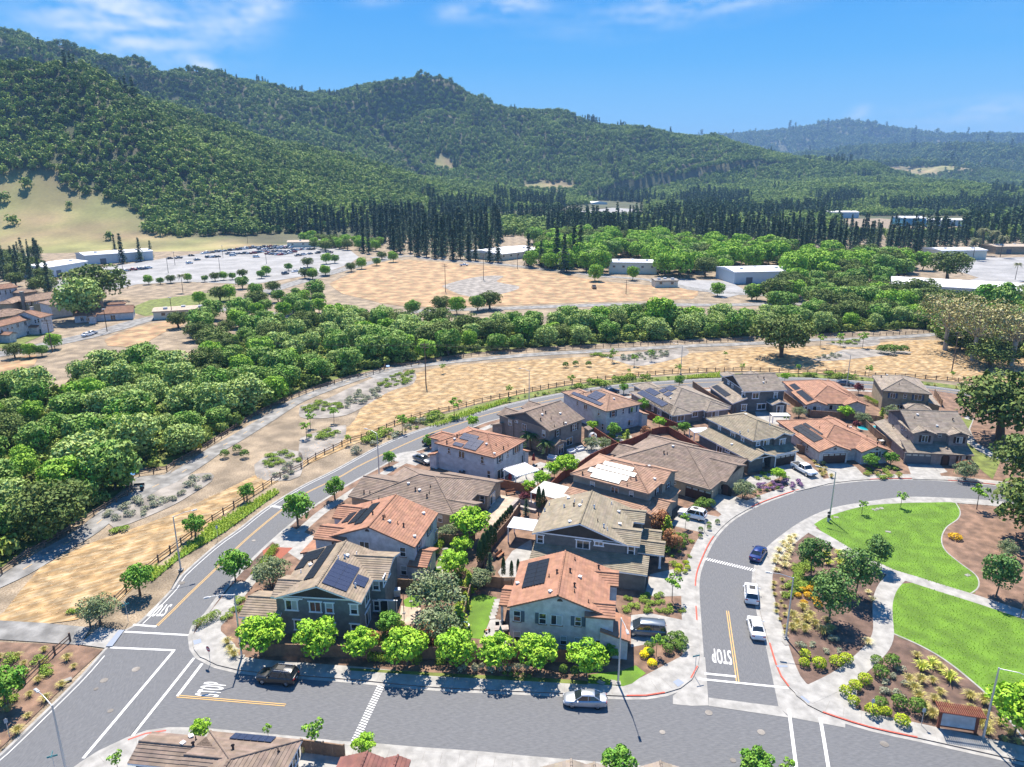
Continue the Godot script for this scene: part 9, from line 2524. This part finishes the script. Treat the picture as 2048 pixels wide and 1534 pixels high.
func woods() -> void:
	# trees that stand out
	for e in [[xyz([86.66,14.04,-221.92]), "oak_0", 10.0, 1.1, "broad solitary oak in the dry field beside the bike path"], [xyz([107.8,15.79,-147.04]), "oak_1", 10.0, 1.05, "great dark oak at the right beyond the mauve house"], [xyz([95.64,11.45,-119.94]), "oak_2", 10.0, 1.0, "dark oak at the right frame edge above the bend"], [xyz([83.07,10.81,-101.35]), "oak_0", 10.0, 1.0, "dark oak at the right frame edge beside the bark bed"], [xyz([145.09,20.17,-231.5]), "sycamore", 16.0, 1.0, "pale bare-limbed sycamore left of the right hand power pole"], [xyz([145.93,20.71,-218.04]), "sycamore", 16.0, 1.1, "pale bare-limbed sycamore behind the right hand power pole"], [xyz([153.64,20.22,-211.84]), "sycamore", 16.0, 1.1, "pale bare-limbed sycamore at the right edge of the dry field"], [xyz([150.12,6.82,-231.5]), "oak_1", 10.0, 1.4, "low dark bush oak under the sycamores"], [xyz([145.54,7.82,-208.86]), "oak_2", 10.0, 1.5, "second low dark bush oak under the sycamores"], [xyz([56.03,13.3,-263.67]), "bright_0", 11.0, 1.0, "tall bright cottonwood in the creek thicket before the far warehouse"], [xyz([114.7,8.22,-331.36]), "bright_1", 11.0, 1.1, "round bright tree by the grey warehouse"], [xyz([99.82,7.02,-342.94]), "bright_2", 11.0, 1.1, "round bright tree at the edge of the work yard"], [xyz([130.68,6.57,-331.36]), "bright_0", 11.0, 1.1, "round bright tree right of the small brown container"], [xyz([67.52,8.37,-398.15]), "bright_1", 11.0, 0.9, "green tree before the pale office"], [xyz([74.28,7.47,-430.33]), "oak_0", 10.0, 0.9, "dark tree in the play area of the work yard"], [xyz([46.07,9.91,-394.21]), "bright_2", 11.0, 1.0, "green tree left of the pale office"], [xyz([244.04,16.58,-398.15]), "oak_1", 10.0, 1.1, "broad grey-green oak before the pale yards at the right"], [xyz([194.53,16.18,-283.1]), "creek_1", 9.0, 1.0, "tall bright willow at the right edge"], [xyz([-189.85,18.27,-324.49]), "oak_2", 10.0, 1.2, "spreading dark oak at the near end of the parking lot"], [xyz([-173.88,17.18,-283.1]), "willow_0", 8.0, 1.1, "pale green round tree behind the townhouses"], [xyz([-208.45,9.56,-338.5]), "fir_1", 18.0, 1.0, "dark conifer before the line of cars at the near end of the parking lot"], [xyz([-312.51,12.35,-565.93]), "redwood_0", 24.0, 1.0, "single dark conifer before the long blue-grey shed"], [xyz([-259.04,19.92,-476.21]), "redwood_1", 24.0, 1.1, "tall dark conifer breaking the wall of the long shed"], [xyz([-253.16,16.08,-487.72]), "fir_2", 18.0, 1.1, "conifer right of the tallest one at the long shed"], [xyz([-253.05,13.1,-502.88]), "fir_0", 18.0, 1.1, "conifer at the right end of the long shed"]]:
		grow(e[1], e[0][0], e[2], e[4], "", e[3], 0.0)
	for p in xyz([345.12,19.87,-529.13,365.9,16.78,-546.93,348.85,15.79,-512.42,319.41,15.34,-496.71,281.87,9.71,-398.15,-164.6,9.21,-353.72]):
		grow("tall_palm", p, 13.0, "shaggy palm %s" % ("before the parking lot" if p.x < 0.0 else "among the trees at the right"), "shaggy palms")
	# the row of conifers before the dirt field, and the ones each side
	var k := 0
	for p in xyz([-113.08,18.62,-546.93,-107.49,18.03,-539.68,-89.27,19.97,-543.28,-83.81,20.22,-539.68,-68.45,19.62,-522.32,-61.5,19.02,-515.68,-54.38,16.98,-506.02,-49.43,18.03,-506.02,-40.92,22.06,-496.71,-36.15,18.22,-502.88,-30.17,19.37,-496.71,-25.17,17.28,-493.68,-15.24,18.62,-484.79,-9.48,20.57,-484.79,10.74,20.76,-465.22,18.78,16.58,-462.55,28.34,26.49,-454.71,31.4,23.7,-430.33,40.26,25.59,-467.92,44.52,26.24,-467.92]):
		grow(["redwood_%d", "fir_%d"][k % 2] % (k % 3), p, 24.0 if k % 2 == 0 else 18.0, "%s conifer in the row behind the dirt field, %s" % [["dark", "grey-green"][k % 2], ["left of the drive end", "beside the drive end", "before the tall stand", "left of the white pickup", "behind the white pickup", "right of the white pickup", "before the pale blue roof", "right of the pale blue roof", "left of the pale office", "nearest the pale office"][k / 2]], "conifers in the row behind the dirt field", 1.15, 0.0); k += 1
	# creek thicket
	var creek := xz([-75.45,-86.6,-76.18,-98.99,-74.63,-102.48,-73.41,-109.05,-72.44,-115.77,-72.46,-122.13,-76.62,-129.13,-74.13,-131.63,-69.89,-132.39,-67.59,-143.11,-64.46,-161.88,-57.5,-184.26,-49.94,-197.16,-42.6,-205.4,-39.3,-210.6,-27.6,-219.3,-16.1,-226.6,11.1,-236.6,37.3,-242.7,62.6,-248.2,87.1,-253.2,114.4,-258.3,158,-267.3,151.1,-238.8,176.7,-206,230.1,-273.1,177.3,-283.1,124.7,-283.1,96.4,-283.1,45.7,-283.1,14.6,-268.3,-4.5,-263.7,-23.1,-259.2,-38.6,-263.7,-51.6,-273.1,-65.6,-283.1,-76.4,-278,-89.3,-268.3,-96.7,-246.6,-99.5,-231.5,-96.3,-211.8,-104.3,-206,-110.4,-203.1,-117.8,-208.9,-120.8,-203.1,-121.69,-180.59,-133.29,-176.2,-134.77,-153.47])
	var hole := [xz([-88.93,-113.34,-93.2,-123.63,-91.26,-125.88,-86.89,-120.02,-84.48,-113.98,-80.69,-107.28,-81.24,-104.46])]
	grove(creek, 6.4, [["creek", 9.0, "green creek tree", 0.36], ["willow", 8.0, "pale green willow", 0.32], ["oak", 10.0, "dark green oak", 0.17], ["bright", 11.0, "bright green tree", 0.15]], 5.0, 10.0, "of the creek thicket", "trees of the creek thicket", hole)
	var shrubs := []
	var tints := []
	for q in scatter(creek, 2.6):
		if inside(q, hole) and rng.randf() < 0.7:
			continue
		var s := rng.randf_range(1.2, 2.4)
		shrubs.append(Transform3D(Basis(Vector3.UP, rng.randf() * TAU).scaled(Vector3(s * 1.2, s * 1.3, s * 1.2)), v3(q, -0.1)))
		tints.append(Color(0.8, 0.85, 0.7).lerp(Color(1.5, 1.35, 1.1), rng.randf()))
	many(shrub_loose(1.0, 1.2, 6, 260, 0.3, Color(0.07, 0.12, 0.025), Color(0.12, 0.17, 0.05))[0], mat("leaves"), shrubs, "undergrowth", "green undergrowth beneath the creek trees", "undergrowth", tints)
	sheet(creek, -0.02, "verge", "creek_floor", "shaded green ground under the creek trees")
	# trees beyond the creek
	var open := [xz([-244.9,-375.3,-271.2,-443,-258,-474.2,-246.3,-517.8,-228.6,-567.1,-214.4,-629.8,-188.9,-639.9,-127.1,-571.2,-105.1,-469.5,-111.3,-423,-139.3,-381.5,-177.1,-387.8,-201.3,-366.4,-221.4,-344.5]), xz([-101.1,-384.7,-92.3,-489.1,-57.3,-499.4,-15.9,-474.4,33,-430.9,74.8,-384.7,96.6,-378.5,84.7,-329.8,20.1,-318.3,-6.9,-311.8,-47.3,-303.5,-82.6,-344.6]), xz([79.1,-407.7,125,-400.2,119.5,-351.6,98.8,-330,69.2,-354.5]), xz([64.5,-496.7,95.7,-496.7,77.3,-398.2,52.1,-398.2]), xz([135.1,-442.2,169.2,-442.2,142.7,-370.3,114,-370.3]), xz([209,-398.2,259.5,-398.2,213.3,-324.5,171.9,-324.5]), xz([287.8,-500.4,362.3,-524.1,403.6,-536.7,288.7,-379.3,247,-360.4,219.3,-354.5,203.3,-348.7]), xz([-16.5,-608.1,25.7,-608.1,20,-467.9,-12.8,-467.9]), xz([477,-1059.4,662.4,-1059.4,442.1,-701.5,318.3,-701.5]), xz([-53.2,-1773.1,321.7,-1773.1,184.2,-1008.3,-30.5,-1008.3]), xz([-371.6,-565.9,-305.6,-608.1,-202.9,-398.2,-246.7,-370.3]), xz([333,-565.9,364.5,-565.9,311.9,-481.9,284.9,-481.9])]
	var dark := [["redwood", 24.0, "dark conifer", 0.7], ["fir", 18.0, "grey-green conifer", 0.3, 0.85]]
	var leafy := [["bright", 11.0, "bright green tree", 0.55], ["creek", 9.0, "green tree", 0.25, 0.9], ["oak", 10.0, "dark green tree", 0.2, 0.9]]
	grove(xz([-447.6,-844.8,-504.6,-1059.4,-334.1,-844.8,-232.9,-726.2,-177.5,-667.4,-162.6,-726.2,-114.7,-626.7,-85.3,-546.9,-55.7,-519,-14.4,-529.1,-10.9,-656.8,-22.7,-844.8,-101.5,-899.6,-174.6,-961.9,-293.8,-1059.4,-487.8,-1178.6,-576.8,-1162.3]), 10.5, dark, 20.0, 30.0, "of the tall stand", "conifers of the tall stand", open, 125)
	grove(xz([28.2,-667.4,127.6,-667.4,167.7,-565.9,199.8,-496.7,220.5,-473.4,327.1,-536.1,407.8,-565.9,502.7,-701.5,418.1,-689.8,322.7,-689.8,261.4,-796.1,163.9,-862.3,44.2,-844.8]), 11.5, dark, 16.0, 25.0, "of the dark band", "conifers of the dark band", open, 110)
	grove(xz([-9.4,-565.9,16.9,-430.3,58.3,-402.2,83.3,-414.7,125,-398.2,166.2,-382.8,179.1,-375.6,217.4,-398.2,265.3,-442.2,237,-473.4,211.1,-490.7,172.5,-543.3,118.2,-617.2,29.6,-646.4]), 9.5, leafy, 10.0, 17.0, "of the bright grove", "trees of the bright grove", open)
	grove(xz([108,-334.2,150.5,-370.3,206.2,-398.2,177.7,-331.4,209.9,-315.3,243.5,-331.4,217.8,-283.1,157.1,-283.1,113.2,-296.1]), 9.0, [["oak", 10.0, "dark round tree", 0.4], ["creek", 9.0, "green tree", 0.4], ["bright", 11.0, "bright green tree", 0.2]], 7.0, 12.0, "beyond the creek", "trees between creek and warehouses", open)
	grove(xz([-344.7,-496.7,-359.4,-546.9,-262.3,-398.2,-228.6,-353.7,-216,-331.4,-286.9,-398.2,-309.3,-398.2,-382.9,-496.7]), 8.0, [["fir", 18.0, "dark conifer", 0.7], ["oak", 10.0, "dark tree", 0.3, 0.6]], 11.0, 18.0, "behind the townhouses", "dark trees behind the townhouses", [])
	grove(xz([-416.5,-713.7,-525,-961.9,-453.1,-909.4,-342.5,-713.7,-343.1,-656.8]), 16.0, [["oak", 10.0, "broad oak", 1.0]], 9.0, 14.0, "on the grassy slope", "oaks on the grassy slope", [])
	grove(xz([-192.9,-656.8,-111.4,-608.1,-100.5,-546.9,-127.5,-565.9,-146.2,-546.9]), 9.0, leafy, 7.0, 10.0, "by the parking entrance", "trees at the entrance of the parking lot", [])
	k = 0
	for e in [[xz([-195.4,-381.5,-189,-381.5,-185.8,-386.6,-178.5,-391.1,-169.1,-391.1,-164.8,-394.4,-161.3,-397.8,-157.3,-399.8,-154.6,-408.2]), 5.0, "in the row at the near edge of the parking lot"], [xz([-143.3,-415.5,-137.4,-438.8,-130.5,-455.9,-123.1,-474.2,-118.6,-479,-112.5,-401.2,-108.9,-415.5,-142.6,-404.7]), 6.0, "round the front right of the parking lot"], [xz([-117.8,-404.8,-112.5,-401.3,-109.8,-419.3,-98.1,-434.9,-94.3,-447.3,-87.9,-465,-90.6,-499.4,-80.4,-484.1]), 6.5, "along the drive left of the dirt field"], [xz([-139.4,-366.4,-135.5,-327.3,-132.4,-329.7,-123,-339.4,-119,-352.4,-141.2,-318.2]), 7.0, "by the townhouse road"], [xz([-41.6,-293.7,-30,-299.5,-23.1,-295.6,-14.8,-303.5,-9.8,-307.6]), 8.0, "on the far bank before the dirt field"], [xz([-154.8,-221.3,-152.1,-223.2,-159.2,-220.6,-154,-232.9]), 5.0, "at the left along the townhouse road"]]:
		for q in e[0]:
			var s: float = e[1] * rng.randf_range(0.85, 1.15)
			plant(kinds[["bright_%d", "creek_%d", "oak_%d"][k % 3] % (k % 3)], v3(q, 0.0), Vector3.ONE * (s / 10.0), "round tree standing %s" % e[2], "round trees " + e[2]); k += 1
	grove(xz([-151.4,-273.1,-148.2,-299.5,-131.9,-317.9,-118.5,-331.4,-94,-346,-77.7,-283.1,-90.8,-273.1,-99.7,-254.9,-104.2,-238.8,-131.4,-263.7]), 8.5, [["creek", 9.0, "green tree", 0.5], ["bright", 11.0, "bright green tree", 0.25], ["oak", 10.0, "dark green tree", 0.25]], 5.0, 9.0, "by the townhouse road", "trees between townhouse road and creek", [xz([-153.9,-206,-176.6,-238.8,-163,-273.1,-158.1,-305.4,-145.2,-311.5,-128.3,-331.4,-130.9,-361.8,-115.9,-430.3,-107.6,-398.2,-116.1,-331.4,-115.3,-303,-129.5,-281,-139.3,-268.3,-142.1,-238.8]), xz([-145,-246.7,-146,-261.9,-143.5,-274.1,-135.1,-284,-128.8,-274.1,-129.9,-259,-128,-242.9,-131,-235.5,-139,-237.9])])
	# forest that reads as one mass: hillsides and the far valley floor
	for rk in rest:
		many((kinds[rk] as Node3D).get_child(0).mesh, mat("needles" if String(rk).get_slice("_", 0) in ["redwood", "fir"] else "leaves"), rest[rk], "farther_trees", "trees of the far stands behind those that stand out", "trees")
	forest(open)


func forest(open: Array) -> void:
	var a := []
	var ac := []
	var c := []
	var cc := []
	var shapes_ := []
	var patch := FastNoiseLite.new()
	patch.noise_type = FastNoiseLite.TYPE_SIMPLEX_SMOOTH; patch.frequency = 0.0035; patch.seed = 77
	var near_edge := PackedVector2Array(xz([-481.8,-565.9,-508.5,-961.9,-177.5,-667.4,-85.3,-546.9,-10.9,-656.8,136.2,-713.7,226.7,-565.9,437.3,-608.1,538.6,-608.1]))
	var z := -560.0
	while z > -7600.0:
		var gap := 8.0 if z > -1500.0 else (10.0 if z > -2700.0 else (24.0 if z > -5000.0 else 34.0))
		var x := z * 0.92
		while x < -z * 0.92:
			x += gap
			var q := Vector2(x + rng.randf_range(-0.5, 0.5) * gap, z + rng.randf_range(-0.5, 0.5) * gap)
			var y := hill(q.x, q.y) if q.x > -2600.0 else 0.0
			var big := gap / 8.0
			if y < 4.0:
				# valley floor: only beyond the trees that are placed singly
				if q.y > -700.0 + absf(q.x) * 0.1 or (q.y > -1050.0 and q.x < -80.0) or inside(q, open):
					continue
				if patch.get_noise_2d(q.x, q.y) < -0.42 or (q.y > -3000.0 and rng.randf() < 0.25):
					continue
			if meadow(q.x, q.y, y) > 0.4 and rng.randf() > 0.03:
				continue
			# the far side of a crest cannot be seen
			if y > 60.0 and hill(q.x * 0.985, q.y * 0.985) > y + 26.0 * big:
				continue
			var s := rng.randf_range(0.75, 1.3) * big
			var f := patch.get_noise_2d(q.x * 3.0, q.y * 3.0)
			var tone := Color(0.85, 1.0, 0.72).lerp(Color(1.9, 1.85, 1.3), clampf(f * 0.9 + rng.randf() * 0.75, 0.0, 1.0))
			if rng.randf() < 0.03:
				tone = Color(1.7, 1.6, 1.0)
			var cone := patch.get_noise_2d(q.x * 1.7 + 500.0, q.y * 1.7) > (0.15 if y < 12.0 else 0.5)
			var t := Transform3D(Basis(Vector3.UP, rng.randf() * TAU).scaled(Vector3(s * rng.randf_range(0.85, 1.2), s, s * rng.randf_range(0.85, 1.2))), Vector3(q.x, y - 0.6, q.y))
			if cone and rng.randf() < 0.85:
				c.append(t); cc.append(tone)
			else:
				a.append(t); ac.append(tone)
		z -= gap
	var half := a.size() / 2
	var b := Build.new()
	for g in 9:
		ball(b, Vector3(rng.randf_range(-2.6, 2.6), rng.randf_range(3.2, 6.8), rng.randf_range(-2.6, 2.6)), Vector3(2.6, 2.2, 2.6), 16, 1.7, Color(0.06, 0.105, 0.032).lerp(Color(0.1, 0.14, 0.045), rng.randf()), 0.25, -0.4)
	ball(b, Vector3(0, 2.2, 0), Vector3(3.4, 2.2, 3.4), 24, 2.0, Color(0.06, 0.1, 0.03))
	var b2 := Build.new()
	for g in 7:
		ball(b2, Vector3(rng.randf_range(-2.0, 2.0), rng.randf_range(3.0, 8.4), rng.randf_range(-2.0, 2.0)), Vector3(2.2, 2.4, 2.2), 18, 1.6, Color(0.05, 0.09, 0.035).lerp(Color(0.09, 0.12, 0.05), rng.randf()), 0.25, -0.4)
	ball(b2, Vector3(0, 2.0, 0), Vector3(3.0, 2.0, 3.0), 24, 2.0, Color(0.05, 0.09, 0.03))
	print("forest ", a.size(), " broad, ", c.size(), " conifers")
	many(b.mesh(), mat("leaves"), a.slice(0, half), "hillside_forest", "broadleaf forest covering the nearer hills", "forest", ac.slice(0, half))
	many(b2.mesh(), mat("leaves"), a.slice(half), "far_forest", "broadleaf forest covering the farther hills", "forest", ac.slice(half))
	many(conifer(19.0, 7.5, 0.5, 12, 6, 2.0, Color(0.028, 0.055, 0.03))[0], mat("needles"), c, "conifer_forest", "dark conifers of the valley and hills beyond counting", "forest", cc)
